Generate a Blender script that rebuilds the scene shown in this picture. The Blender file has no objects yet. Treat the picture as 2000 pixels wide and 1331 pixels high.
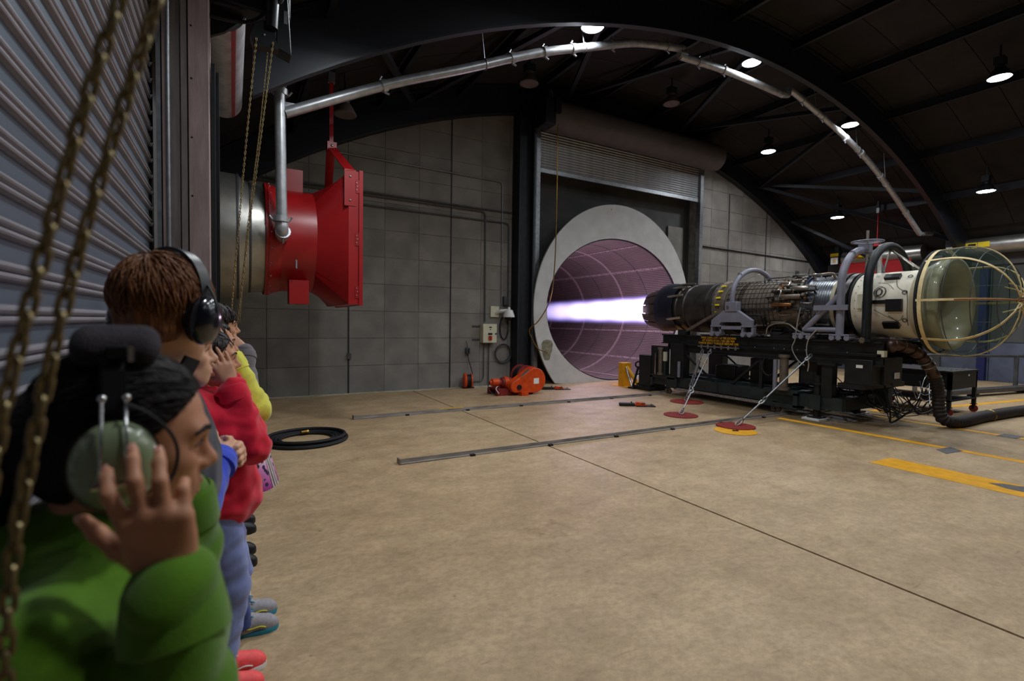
import bpy, math, random
import numpy as np
from mathutils import Vector, Matrix
random.seed(7)
SC = bpy.context.scene
COL = SC.collection
PI = math.pi

# ------------------------------------------------------------------ camera, world, exposure
cam_data = bpy.data.cameras.new('camera')
cam = bpy.data.objects.new('camera', cam_data)
COL.objects.link(cam)
cam_data.sensor_fit = 'HORIZONTAL'; cam_data.sensor_width = 36.0; cam_data.lens = 17.423
cam_data.clip_start = 0.02; cam_data.clip_end = 200
_r = Vector((0.8714, -0.4903, 0.0147)).normalized()
_f = Vector((0.4904, 0.8707, -0.0367)); _f = (_f - _r * _f.dot(_r)).normalized()
_u = _r.cross(_f)
cam.matrix_world = Matrix(((_r.x, _u.x, -_f.x, 0), (_r.y, _u.y, -_f.y, 0), (_r.z, _u.z, -_f.z, 1.65), (0, 0, 0, 1)))
cam_data.dof.use_dof = True
cam_data.dof.focus_distance = 5.5
cam_data.dof.aperture_fstop = 2.6
SC.camera = cam
W = bpy.data.worlds.new('world'); SC.world = W; W.use_nodes = True
W.node_tree.nodes['Background'].inputs[0].default_value = (0.02, 0.022, 0.03, 1)
W.node_tree.nodes['Background'].inputs[1].default_value = 0.3
SC.view_settings.view_transform = 'Standard'; SC.view_settings.look = 'None'
SC.view_settings.gamma = 1.0; SC.view_settings.use_curve_mapping = False
SC.view_settings.exposure = 0.0
LAMP_W = 58.0          # watts of each high bay lamp
FLAME_W = 60.0          # watts of each light inside the afterburner flame

# ------------------------------------------------------------------ helpers
def lin(c):
    c = c / 255.0
    return c / 12.92 if c <= 0.04045 else ((c + 0.055) / 1.055) ** 2.4
def rgb(r, g, b): return (lin(r), lin(g), lin(b))

MATS = {}
def mat(name, col, rough=0.55, metal=0.0, var=0.18, scale=6.0, bump=0.0, bscale=80.0, spec=0.4, coat=0.0, rnd=0.0, stretch=None, emit=None, col2=None, alpha=None, sheen=0.0, sub=0.0, detail=5.0):
    """plain procedural surface: noise between two tones, optional bump, optional per-object variation"""
    m = bpy.data.materials.new(name); m.use_nodes = True
    nt = m.node_tree; N = nt.nodes; L = nt.links
    b = N['Principled BSDF']
    tc = N.new('ShaderNodeTexCoord'); mp = N.new('ShaderNodeMapping')
    L.new(tc.outputs['Object'], mp.inputs[0])
    if stretch: mp.inputs['Scale'].default_value = stretch
    nz = N.new('ShaderNodeTexNoise'); nz.inputs['Scale'].default_value = scale; nz.inputs['Detail'].default_value = detail
    L.new(mp.outputs[0], nz.inputs['Vector'])
    rp = N.new('ShaderNodeValToRGB')
    a = tuple(max(0, x * (1 - var)) for x in col); c2 = col2 or tuple(min(1, x * (1 + var)) for x in col)
    rp.color_ramp.elements[0].position = 0.3; rp.color_ramp.elements[1].position = 0.7
    rp.color_ramp.elements[0].color = a + (1,); rp.color_ramp.elements[1].color = tuple(c2) + (1,)
    L.new(nz.outputs['Fac'], rp.inputs[0])
    out = rp.outputs[0]
    if rnd:
        oi = N.new('ShaderNodeObjectInfo'); mr = N.new('ShaderNodeMapRange')
        mr.inputs['To Min'].default_value = 1 - rnd; mr.inputs['To Max'].default_value = 1 + rnd
        L.new(oi.outputs['Random'], mr.inputs['Value'])
        mx = N.new('ShaderNodeVectorMath'); mx.operation = 'SCALE'
        L.new(out, mx.inputs[0]); L.new(mr.outputs[0], mx.inputs['Scale']); out = mx.outputs[0]
    L.new(out, b.inputs['Base Color'])
    b.inputs['Roughness'].default_value = rough; b.inputs['Metallic'].default_value = metal
    b.inputs['Specular IOR Level'].default_value = spec
    if coat: b.inputs['Coat Weight'].default_value = coat
    if sheen: b.inputs['Sheen Weight'].default_value = sheen
    if sub:
        b.inputs['Subsurface Weight'].default_value = sub; b.inputs['Subsurface Radius'].default_value = (0.012, 0.005, 0.003)
    if alpha is not None: b.inputs['Alpha'].default_value = alpha
    if emit:
        b.inputs['Emission Color'].default_value = tuple(emit[0]) + (1,); b.inputs['Emission Strength'].default_value = emit[1]
    if bump:
        n2 = N.new('ShaderNodeTexNoise'); n2.inputs['Scale'].default_value = bscale; n2.inputs['Detail'].default_value = 3
        L.new(mp.outputs[0], n2.inputs['Vector'])
        bp = N.new('ShaderNodeBump'); bp.inputs['Strength'].default_value = bump; bp.inputs['Distance'].default_value = 0.01
        L.new(n2.outputs['Fac'], bp.inputs['Height']); L.new(bp.outputs[0], b.inputs['Normal'])
    MATS[name] = m
    return m

def ortho(d):
    d = Vector(d).normalized()
    a = Vector((0, 0, 1)) if abs(d.z) < 0.9 else Vector((1, 0, 0))
    u = d.cross(a).normalized(); return d, u, d.cross(u).normalized()

class MB:
    """collects simple shapes; build() links them as one mesh object"""
    def __init__(s): s.v = []; s.f = []
    def add(s, vs, fs):
        n = len(s.v); s.v += [tuple(p) for p in vs]; s.f += [tuple(i + n for i in q) for q in fs]; return s
    def bx(s, x0, x1, y0, y1, z0, z1):
        return s.add([(x0, y0, z0), (x1, y0, z0), (x1, y1, z0), (x0, y1, z0), (x0, y0, z1), (x1, y0, z1), (x1, y1, z1), (x0, y1, z1)],
                     [(0, 3, 2, 1), (4, 5, 6, 7), (0, 1, 5, 4), (1, 2, 6, 5), (2, 3, 7, 6), (3, 0, 4, 7)])
    def bar(s, p0, p1, w, h, up=(0, 0, 1)):
        """rectangular bar from p0 to p1, w across, h along up"""
        p0 = Vector(p0); p1 = Vector(p1); d = (p1 - p0).normalized(); u = Vector(up)
        if abs(d.dot(u)) > 0.98: u = Vector((0, 1, 0))
        a = d.cross(u).normalized(); b = a.cross(d).normalized(); a = a * w / 2; b = b * h / 2
        vs = [p + x * a + y * b for p in (p0, p1) for x, y in ((-1, -1), (1, -1), (1, 1), (-1, 1))]
        return s.add(vs, [(0, 1, 2, 3), (7, 6, 5, 4), (0, 4, 5, 1), (1, 5, 6, 2), (2, 6, 7, 3), (3, 7, 4, 0)])
    def cyl(s, p0, p1, r, r2=None, n=14, cap=True):
        return s.tube([p0, p1], [r, r if r2 is None else r2], n, cap)
    def tube(s, pts, r, n=8, cap=True, closed=False):
        P = [Vector(p) for p in pts]; m = len(P)
        R = list(r) if isinstance(r, (list, tuple)) else [r] * m
        vs = []; fs = []
        d0 = (P[1] - P[0]).normalized(); _, u, w = ortho(d0)
        prev = d0
        for i, p in enumerate(P):
            if closed: d = (P[(i + 1) % m] - P[i - 1]).normalized()
            elif i == 0: d = d0
            elif i == m - 1: d = (P[-1] - P[-2]).normalized()
            else:
                d = ((P[i + 1] - P[i]).normalized() + (P[i] - P[i - 1]).normalized())
                d = d.normalized() if d.length > 1e-6 else prev
            q = prev.rotation_difference(d); u = q @ u; u = (u - d * u.dot(d)).normalized(); w = d.cross(u); prev = d
            for k in range(n):
                a = 2 * PI * k / n; vs.append(p + (u * math.cos(a) + w * math.sin(a)) * R[i])
        for i in range(m if closed else m - 1):
            j = (i + 1) % m
            for k in range(n):
                l = (k + 1) % n; fs.append((i * n + k, i * n + l, j * n + l, j * n + k))
        if cap and not closed: fs.append(tuple(range(n - 1, -1, -1))); fs.append(tuple((m - 1) * n + k for k in range(n)))
        return s.add(vs, fs)
    def lathe(s, prof, o, d, n=32, a0=0.0, a1=2 * PI, closed_prof=False, cap=False, sx=1.0, sy=1.0, up=None):
        """revolve (t, r) about the line o + t d"""
        o = Vector(o); d = Vector(d).normalized()
        if up is None: _, u, w = ortho(d)
        else: u = Vector(up).normalized(); w = d.cross(u).normalized()
        full = abs(a1 - a0 - 2 * PI) < 1e-6; m = n if full else n + 1
        vs = []; fs = []
        for t, r in prof:
            for k in range(m):
                a = a0 + (a1 - a0) * k / n
                vs.append(o + d * t + u * (math.cos(a) * r * sx) + w * (math.sin(a) * r * sy))
        L = len(prof)
        for i in range(L if closed_prof else L - 1):
            j = (i + 1) % L
            for k in range(n):
                l = (k + 1) % m if full else k + 1
                fs.append((i * m + k, i * m + l, j * m + l, j * m + k))
        if cap: fs.append(tuple(range(m - 1, -1, -1))); fs.append(tuple((L - 1) * m + k for k in range(m)))
        return s.add(vs, fs)
    def torus(s, o, d, R, r, n=24, m=8, a0=0, a1=2 * PI):
        return s.lathe([(r * math.sin(2 * PI * k / m), R + r * math.cos(2 * PI * k / m)) for k in range(m)], o, d, n, a0, a1, closed_prof=True)
    def ball(s, c, r, n=12, m=8):
        rx, ry, rz = r if isinstance(r, (tuple, list)) else (r, r, r)
        vs = [(c[0], c[1], c[2] - rz)]; fs = []
        for i in range(1, m):
            t = -PI / 2 + PI * i / m
            for k in range(n):
                a = 2 * PI * k / n
                vs.append((c[0] + rx * math.cos(t) * math.cos(a), c[1] + ry * math.cos(t) * math.sin(a), c[2] + rz * math.sin(t)))
        vs.append((c[0], c[1], c[2] + rz)); e = len(vs) - 1
        for k in range(n):
            l = (k + 1) % n
            fs.append((0, 1 + l, 1 + k)); fs.append((e, 1 + (m - 2) * n + k, 1 + (m - 2) * n + l))
            for i in range(m - 2): fs.append((1 + i * n + k, 1 + i * n + l, 1 + (i + 1) * n + l, 1 + (i + 1) * n + k))
        return s.add(vs, fs)
    def prism(s, poly, vec):
        """poly: 3d outline, extruded by vec"""
        n = len(poly); P = [Vector(p) for p in poly]; v = Vector(vec)
        vs = P + [p + v for p in P]
        return s.add(vs, [tuple(range(n - 1, -1, -1)), tuple(range(n, 2 * n))] + [(i, (i + 1) % n, n + (i + 1) % n, n + i) for i in range(n)])
    def grid(s, fn, nu, nv, wrapu=False):
        vs = [fn(i / (nu - (0 if wrapu else 1)), j / (nv - 1)) for j in range(nv) for i in range(nu)]
        fs = []
        for j in range(nv - 1):
            for i in range(nu if wrapu else nu - 1):
                k = (i + 1) % nu; fs.append((j * nu + i, j * nu + k, (j + 1) * nu + k, (j + 1) * nu + i))
        return s.add(vs, fs)
    def xf(s, M):
        s.v = [tuple(M @ Vector(p)) for p in s.v]; return s
    def build(s, name, m, parent=None, sharp=40, local=False, bevel=0.0, fixn=True):
        me = bpy.data.meshes.new(name)
        V = s.v
        o = bpy.data.objects.new(name, me)
        if parent is not None:
            o.parent = parent
            if not local:
                off = Vector((0, 0, 0)); q = parent
                while q is not None: off = off + q.location; q = q.parent
                V = [(a - off.x, b - off.y, c - off.z) for a, b, c in V]
        elif not local:
            xs = [p[0] for p in V]; ys = [p[1] for p in V]; zs = [p[2] for p in V]
            off = Vector(((min(xs) + max(xs)) / 2, (min(ys) + max(ys)) / 2, min(zs)))
            V = [(a - off.x, b - off.y, c - off.z) for a, b, c in V]; o.location = off
        me.from_pydata(V, [], s.f)
        me.validate(clean_customdata=False)
        if fixn:
            import bmesh
            bm = bmesh.new(); bm.from_mesh(me); bmesh.ops.recalc_face_normals(bm, faces=bm.faces); bm.to_mesh(me); bm.free()
        if sharp > 0:
            me.polygons.foreach_set('use_smooth', [True] * len(me.polygons)); me.set_sharp_from_angle(angle=math.radians(sharp))
        me.update()
        me.materials.append(m if not isinstance(m, str) else MATS[m])
        COL.objects.link(o)
        if bevel:
            b = o.modifiers.new('bevel', 'BEVEL'); b.width = bevel; b.segments = 2; b.limit_method = 'ANGLE'
        return o

def tag(o, label, cat, group=None, kind=None):
    o['label'] = label; o['category'] = cat
    if group: o['group'] = group
    if kind: o['kind'] = kind
    return o
def thing(name, label, cat, loc=(0, 0, 0), rz=0.0, group=None):
    o = bpy.data.objects.new(name, None); COL.objects.link(o); o.empty_display_size = 0.1
    o.location = loc; o.rotation_euler = (0, 0, rz)
    return tag(o, label, cat, group)
def struct(o, label=None):
    o['kind'] = 'structure'
    if label: o['label'] = label
    return o
def empty_struct(name, label, loc=(0, 0, 0)):
    o = bpy.data.objects.new(name, None); COL.objects.link(o); o.location = loc; return struct(o, label)
def clone(o, parent, loc=(0, 0, 0), rot=None, scale=None, name=None):
    c = o.copy(); COL.objects.link(c); c.parent = parent; c.location = loc
    if rot is not None: c.rotation_euler = rot
    if scale is not None: c.scale = scale
    if name: c.name = name
    return c
def sub(o, parent):
    """re-parent helper: keep the mesh where it is"""
    o.parent = parent; return o
def bez(pts, n=8):
    """Catmull-Rom through points"""
    P = [Vector(p) for p in pts]; out = []
    for i in range(len(P) - 1):
        p0 = P[max(i - 1, 0)]; p1 = P[i]; p2 = P[i + 1]; p3 = P[min(i + 2, len(P) - 1)]
        for k in range(n):
            t = k / n
            out.append(0.5 * ((2 * p1) + (p2 - p0) * t + (2 * p0 - 5 * p1 + 4 * p2 - p3) * t * t + (3 * p1 - p0 - 3 * p2 + p3) * t ** 3))
    out.append(P[-1]); return out

def text_mesh(txt, size, m, parent, M, name='lettering', align='CENTER', ext=0.0008, bold=False):
    cu = bpy.data.curves.new(name, 'FONT'); cu.body = txt; cu.size = size; cu.align_x = align; cu.align_y = 'CENTER'; cu.extrude = ext
    if bold: cu.offset = size * 0.012
    cu.resolution_u = 2
    o = bpy.data.objects.new(name, cu); COL.objects.link(o)
    dg = bpy.context.evaluated_depsgraph_get()
    me = bpy.data.meshes.new_from_object(o.evaluated_get(dg)); bpy.data.objects.remove(o); bpy.data.curves.remove(cu)
    off = Vector((0, 0, 0)); q = parent
    while q is not None: off = off + q.location; q = q.parent
    me.transform(Matrix.Translation(-off) @ M)
    me.materials.clear(); me.materials.append(MATS[m]); me.name = name
    r = bpy.data.objects.new(name, me); COL.objects.link(r); r.parent = parent
    return r
# ------------------------------------------------------------------ materials
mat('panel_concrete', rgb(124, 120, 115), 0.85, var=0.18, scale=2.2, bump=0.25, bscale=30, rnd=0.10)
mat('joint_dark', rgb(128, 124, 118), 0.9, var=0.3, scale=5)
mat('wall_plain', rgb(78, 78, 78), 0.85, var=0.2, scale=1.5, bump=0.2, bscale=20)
mat('roof_deck', rgb(30, 26, 24), 0.8, var=0.35, scale=3.0, rnd=0.22, bump=0.2, bscale=12)
mat('roof_steel', rgb(19, 23, 32), 0.5, metal=0.0, var=0.2, scale=4, spec=0.5)
mat('dark_steel', rgb(34, 37, 42), 0.5, metal=0.3, var=0.25, scale=6)
mat('galv', rgb(150, 152, 156), 0.42, metal=0.85, var=0.2, scale=14)
mat('galv_pipe', rgb(176, 178, 182), 0.38, metal=0.6, var=0.22, scale=9)
mat('stainless', rgb(168, 166, 160), 0.35, metal=0.85, var=0.15, scale=5)
mat('shutter_blue', rgb(92, 102, 114), 0.5, metal=0.35, var=0.14, scale=3, stretch=(1, 0.15, 6))
mat('shutter_bead', rgb(140, 136, 142), 0.45, metal=0.35, var=0.12, scale=4)
mat('shutter_galv', rgb(150, 154, 158), 0.4, metal=0.6, var=0.15, scale=6)
mat('pillar_paint', rgb(150, 132, 130), 0.6, var=0.22, scale=5, stretch=(4, 4, 0.6), bump=0.15, bscale=40)
mat('pillar_grey', rgb(120, 112, 110), 0.6, var=0.25, scale=5, stretch=(4, 4, 0.5))
mat('barrel_grey', rgb(88, 82, 82), 0.7, var=0.12, scale=3)
mat('red_paint', rgb(154, 18, 22), 0.38, var=0.10, scale=4, spec=0.5)
mat('black_plastic', rgb(18, 18, 22), 0.4, var=0.2)
mat('black_rubber', rgb(22, 22, 26), 0.65, var=0.25, scale=12)
mat('black_steel', rgb(26, 29, 31), 0.48, metal=0.2, var=0.3, scale=7)
mat('stand_green', rgb(40, 50, 50), 0.5, metal=0.2, var=0.3, scale=6)
mat('grey_paint', rgb(122, 122, 136), 0.42, var=0.1, scale=5, spec=0.5)
mat('yellow_paint', rgb(216, 154, 10), 0.6, var=0.14, scale=9)
mat('yellow_label', rgb(236, 208, 30), 0.5, var=0.06)
mat('orange_paint', rgb(204, 68, 16), 0.45, var=0.22, scale=7)
mat('white_label', rgb(225, 225, 222), 0.5, var=0.05)
mat('cream_box', rgb(200, 196, 172), 0.5, var=0.08)
mat('white_plastic', rgb(214, 214, 212), 0.35, var=0.05)
mat('smoked_dome', rgb(16, 16, 18), 0.15, var=0.1)
mat('maroon_disc', rgb(126, 36, 32), 0.6, var=0.2, scale=10)
mat('chrome', rgb(205, 205, 205), 0.2, metal=1.0, var=0.05)
mat('brass', rgb(150, 116, 58), 0.35, metal=0.9, var=0.2)
mat('lamp_dead', rgb(96, 84, 80), 0.5, var=0.1)
mat('lamp_lit', rgb(255, 255, 255), 0.5, var=0.0, emit=((0.86, 0.95, 1.0), 40.0))
mat('ring_paint', rgb(186, 186, 184), 0.55, var=0.10, scale=3, bump=0.05)
mat('skirt_paint', rgb(96, 98, 60), 0.7, var=0.3, scale=4)
mat('floor_patch', rgb(92, 90, 92), 0.7, var=0.3, scale=20)
mat('rail_steel', rgb(146, 138, 132), 0.5, metal=0.45, var=0.35, scale=9, stretch=(0.4, 3, 3))
mat('conduit', rgb(86, 88, 92), 0.45, metal=0.6, var=0.2)
mat('blue_paint', rgb(26, 34, 84), 0.5, var=0.15)
mat('door_bluegrey', rgb(84, 90, 108), 0.6, var=0.2, scale=3)

def floor_material():
    m = bpy.data.materials.new('floor_concrete'); m.use_nodes = True
    nt = m.node_tree; N = nt.nodes; L = nt.links; b = N['Principled BSDF']
    g = N.new('ShaderNodeNewGeometry')
    def noise(scale, det, sx=1, sy=1, rough=0.55, rot=0.0):
        mp = N.new('ShaderNodeMapping'); mp.inputs['Scale'].default_value = (sx, sy, 1); mp.inputs['Rotation'].default_value = (0, 0, rot)
        L.new(g.outputs['Position'], mp.inputs[0])
        n = N.new('ShaderNodeTexNoise'); n.inputs['Scale'].default_value = scale; n.inputs['Detail'].default_value = det; n.inputs['Roughness'].default_value = rough
        L.new(mp.outputs[0], n.inputs['Vector']); return n.outputs['Fac']
    def ramp(f, p0, p1, c0, c1):
        r = N.new('ShaderNodeValToRGB'); r.color_ramp.elements[0].position = p0; r.color_ramp.elements[1].position = p1
        r.color_ramp.elements[0].color = tuple(c0) + (1,); r.color_ramp.elements[1].color = tuple(c1) + (1,); L.new(f, r.inputs[0]); return r.outputs[0]
    def mixm(a, bb, fac=1.0):
        x = N.new('ShaderNodeMix'); x.data_type = 'RGBA'; x.blend_type = 'MULTIPLY'; x.inputs[0].default_value = fac
        L.new(a, x.inputs[6]); L.new(bb, x.inputs[7]); return x.outputs[2]
    base = ramp(noise(0.45, 8, 1, 1, 0.65), 0.3, 0.72, rgb(164, 138, 106), rgb(191, 167, 134))
    s1 = ramp(noise(2.6, 8, 0.8, 1.3, 0.75, 0.25), 0.30, 0.62, (0.72, 0.70, 0.66), (1.06, 1.05, 1.03))
    s2 = ramp(noise(22, 6, 0.75, 1.0, 0.8, 0.5), 0.36, 0.58, (0.78, 0.77, 0.75), (1.04, 1.04, 1.04))
    s3 = ramp(noise(1.1, 7, 1, 1, 0.75), 0.27, 0.40, (0.60, 0.53, 0.42), (1, 1, 1))
    s4 = ramp(noise(26, 3, 0.12, 1.0, 0.6, 0.9), 0.27, 0.33, (0.62, 0.60, 0.58), (1, 1, 1))
    c = mixm(mixm(mixm(mixm(base, s1), s2), s3), s4, 0.7)
    vo = N.new('ShaderNodeTexVoronoi'); vo.inputs['Scale'].default_value = 2.3; L.new(g.outputs['Position'], vo.inputs['Vector'])
    wob = N.new('ShaderNodeMath'); wob.operation = 'MULTIPLY_ADD'; wob.inputs[1].default_value = 0.05; L.new(noise(30, 3), wob.inputs[0]); L.new(vo.outputs['Distance'], wob.inputs[2])
    c = mixm(c, ramp(wob.outputs[0], 0.045, 0.062, (0.5, 0.46, 0.42), (1, 1, 1)), 0.8)
    # shade under the engine stand painted into the concrete, mixed with oil stain
    sx = N.new('ShaderNodeSeparateXYZ'); L.new(g.outputs['Position'], sx.inputs[0])
    def M(op, a, v=None, w=None):
        n = N.new('ShaderNodeMath'); n.operation = op
        for i, q in enumerate((a, v, w)):
            if q is None: continue
            if isinstance(q, (int, float)): n.inputs[i].default_value = q
            else: L.new(q, n.inputs[i])
        return n.outputs[0]
    dx = M('MULTIPLY', M('SUBTRACT', sx.outputs[0], 9.5), 0.48); dy = M('MULTIPLY', M('SUBTRACT', sx.outputs[1], 5.9), 0.30)
    d = M('SQRT', M('ADD', M('MULTIPLY', dx, dx), M('MULTIPLY', dy, dy)))
    dd = M('ADD', d, M('MULTIPLY', M('SUBTRACT', noise(0.9, 6), 0.5), 1.3))
    st = ramp(dd, 0.55, 1.0, (0.48, 0.46, 0.42), (1, 1, 1))
    c = mixm(c, st)
    L.new(c, b.inputs['Base Color'])
    rr = N.new('ShaderNodeMapRange'); rr.inputs['To Min'].default_value = 0.38; rr.inputs['To Max'].default_value = 0.7
    L.new(noise(3, 5), rr.inputs['Value']); L.new(rr.outputs[0], b.inputs['Roughness'])
    b.inputs['Specular IOR Level'].default_value = 0.35
    bp = N.new('ShaderNodeBump'); bp.inputs['Strength'].default_value = 0.12; bp.inputs['Distance'].default_value = 0.004
    L.new(noise(40, 4), bp.inputs['Height']); L.new(bp.outputs[0], b.inputs['Normal'])
    MATS['floor_concrete'] = m
floor_material()

def liner_material():
    """perforated liner sheet: fine rows along the tunnel"""
    m = bpy.data.materials.new('tunnel_liner'); m.use_nodes = True
    nt = m.node_tree; N = nt.nodes; L = nt.links; b = N['Principled BSDF']
    at = N.new('ShaderNodeAttribute'); at.attribute_name = 'uvw'
    wv = N.new('ShaderNodeTexWave'); wv.wave_type = 'BANDS'; wv.bands_direction = 'X'; wv.inputs['Scale'].default_value = 4.6; wv.inputs['Distortion'].default_value = 0.2
    L.new(at.outputs['Vector'], wv.inputs['Vector'])
    nz = N.new('ShaderNodeTexNoise'); nz.inputs['Scale'].default_value = 2.5; L.new(at.outputs['Vector'], nz.inputs['Vector'])
    r = N.new('ShaderNodeValToRGB'); r.color_ramp.elements[0].color = rgb(74, 63, 64) + (1,); r.color_ramp.elements[1].color = rgb(142, 124, 126) + (1,)
    L.new(wv.outputs['Fac'], r.inputs[0])
    r2 = N.new('ShaderNodeValToRGB'); r2.color_ramp.elements[0].position = 0.3; r2.color_ramp.elements[0].color = (0.7, 0.7, 0.7, 1); L.new(nz.outputs['Fac'], r2.inputs[0])
    x = N.new('ShaderNodeMix'); x.data_type = 'RGBA'; x.blend_type = 'MULTIPLY'; x.inputs[0].default_value = 1.0
    L.new(r.outputs[0], x.inputs[6]); L.new(r2.outputs[0], x.inputs[7]); L.new(x.outputs[2], b.inputs['Base Color'])
    b.inputs['Roughness'].default_value = 0.5; b.inputs['Metallic'].default_value = 0.25
    bp = N.new('ShaderNodeBump'); bp.inputs['Strength'].default_value = 0.4; bp.inputs['Distance'].default_value = 0.01
    L.new(wv.outputs['Fac'], bp.inputs['Height']); L.new(bp.outputs[0], b.inputs['Normal'])
    MATS['tunnel_liner'] = m
liner_material()
mat('liner_seam', rgb(150, 134, 138), 0.5, metal=0.3, var=0.3, scale=20)

# ------------------------------------------------------------------ room shell
XL, XR, YB, YF = -0.55, 21.0, 11.45, -9.0     # left wall, right wall, far wall, wall behind the camera
XC = 9.9
def vault(X, off=0.0): return -9.67 + math.sqrt(max((17.0 + off) ** 2 - (X - XC) ** 2, 0.01))
DECK = 0.75

floor = struct(MB().bx(XL, XR, YF, YB + 0.7, -0.30, -0.03).build('floor', 'black_rubber'), 'tan concrete floor slab with a dark expansion joint')
JX = 3.68
def slab(x0, x1):
    m = MB().bx(x0, x1, YF, YB + 0.7, -0.03, 0.0); return m.build('floor_slab', 'floor_concrete', floor)
slab(XL, JX - 0.012); slab(JX + 0.012, XR)
def paint(poly, m='yellow_paint', name='painted_stripe', z=0.002):
    return MB().prism([(x, y, 0.0005) for x, y in poly], (0, 0, z)).build(name, m, floor)
paint([(6.78, 3.08), (7.27, 3.06), (7.25, -3.0), (6.75, -3.0)])
paint([(8.46, 5.35), (8.60, 5.35), (8.78, -2.0), (8.60, -2.0)])
paint([(10.36, 4.7), (10.50, 4.7), (10.50, -2.0), (10.36, -2.0)])
paint([(11.0, 5.05), (12.6, 5.05), (12.6, 4.80), (11.0, 4.80)])
paint([(13.2, 4.62), (20.5, 3.75), (20.5, 3.62), (13.2, 4.46)])
paint([(8.9, 10.4), (10.9, 10.4), (10.9, 9.7), (8.9, 9.7)])
paint([(8.35, 2.99), (8.70, 2.96), (8.58, 2.78), (8.18, 2.82)], 'floor_patch', 'floor_patch', 0.004)
paint([(7.05, 2.06), (7.16, 1.98), (7.20, 1.86), (7.36, 1.74), (7.30, 1.5), (7.0, 1.5), (6.98, 1.9)], 'floor_patch', 'floor_patch', 0.004)
paint([(10.3, 2.95), (10.62, 2.95), (10.62, 2.72), (10.3, 2.72)], 'floor_patch', 'floor_patch', 0.004)
paint([(2.9 + 0.42, 8.75), (3.85, 8.78), (3.9, 8.62), (3.5, 8.58)], 'yellow_paint', 'paint_smear', 0.001)
# ragged screed edge along the foot of the far wall
mat('screed', rgb(176, 168, 148), 0.85, var=0.3, scale=6)
e = [(XL, 11.44)]; x = XL
poly = [(XL, 11.44), (6.4, 11.44)]
x = 6.4
while x > XL: poly.append((x, 11.28 + 0.07 * math.sin(x * 3.1) + random.uniform(-0.03, 0.05))); x -= 0.17
paint(poly, 'screed', 'screed_strip', 0.006)

# far wall of cast concrete panels round the tunnel opening
OX0, OX1, OZ = 7.10, 13.40, 6.95
wb = MB()
n = 44
def wallpiece(m, x0, x1, zbot, y0, y1, k=12):
    for i in range(k):
        a = x0 + (x1 - x0) * i / k; b = x0 + (x1 - x0) * (i + 1) / k
        m.add([(a, y0, zbot), (b, y0, zbot), (b, y0, vault(b, 1.0)), (a, y0, vault(a, 1.0)), (a, y1, zbot), (b, y1, zbot), (b, y1, vault(b, 1.0)), (a, y1, vault(a, 1.0))],
              [(0, 1, 2, 3), (7, 6, 5, 4), (0, 4, 5, 1), (3, 2, 6, 7), (0, 3, 7, 4), (1, 5, 6, 2)])
wallpiece(wb, XL - 0.4, OX0, 0, YB, YB + 0.3); wallpiece(wb, OX1, XR + 0.4, 0, YB, YB + 0.3); wallpiece(wb, OX0, OX1, OZ, YB, YB + 0.3)
wall_back = struct(wb.build('wall_back', 'joint_dark'), 'grey cast concrete panel wall with the exhaust tunnel opening')
PW, PH = 0.815, 0.62
def panel(x0, x1, z0, z1):
    g = 0.006; d = random.uniform(0.008, 0.015)
    x0 += g; x1 -= g; z0 += g; z1 -= g
    zl = min(z1, vault(x0, 0.6)); zr = min(z1, vault(x1, 0.6))
    if zl < z0 + 0.05 or zr < z0 + 0.05: return
    m = MB().add([(x0, YB - d, z0), (x1, YB - d, z0), (x1, YB - d, zr), (x0, YB - d, zl), (x0, YB, z0), (x1, YB, z0), (x1, YB, zr), (x0, YB, zl)],
                 [(0, 1, 2, 3), (0, 4, 5, 1), (3, 2, 6, 7), (0, 3, 7, 4), (1, 5, 6, 2)])
    m.build('concrete_panel', 'panel_concrete', wall_back, sharp=0, fixn=False)
edges = []
x = 4.68
while x > XL: edges.append(x); x -= PW
edges = [XL] + sorted(edges) + [5.5, 6.3, OX0 - 0.02]
edges2 = [OX1 + 0.02]
x = OX1 + 0.7
while x < XR: edges2.append(x); x += PW
edges2.append(XR)
for E_ in (edges, edges2):
    for a, b in zip(E_[:-1], E_[1:]):
        if b - a < 0.12: continue
        z = 0.0
        while z < 7.4: panel(a, b, z, min(z + PH, 7.6)); z += PH
for xx in (4.68, 2.25):
    MB().bx(xx - 0.012, xx + 0.012, YB - 0.03, YB, 0, 6.9 if xx > 4 else 1.95).build('joint_cover', 'dark_steel', wall_back)
for xx in (15.0, 17.1):
    MB().bx(xx - 0.02, xx + 0.02, YB - 0.03, YB, 0, 6.2).build('joint_cover', 'conduit', wall_back)

# recess behind the opening
rc = MB()
rc.bx(OX0 - 0.3, OX0, YB + 0.3, YB + 1.0, 0, OZ); rc.bx(OX1, OX1 + 0.3, YB + 0.3, YB + 1.0, 0, OZ); rc.bx(OX0 - 0.3, OX1 + 0.3, YB + 0.3, YB + 1.0, OZ, OZ + 0.2)
struct(rc.build('wall_recess', 'wall_plain'), 'plain concrete sides of the recess round the tunnel mouth')

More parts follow.
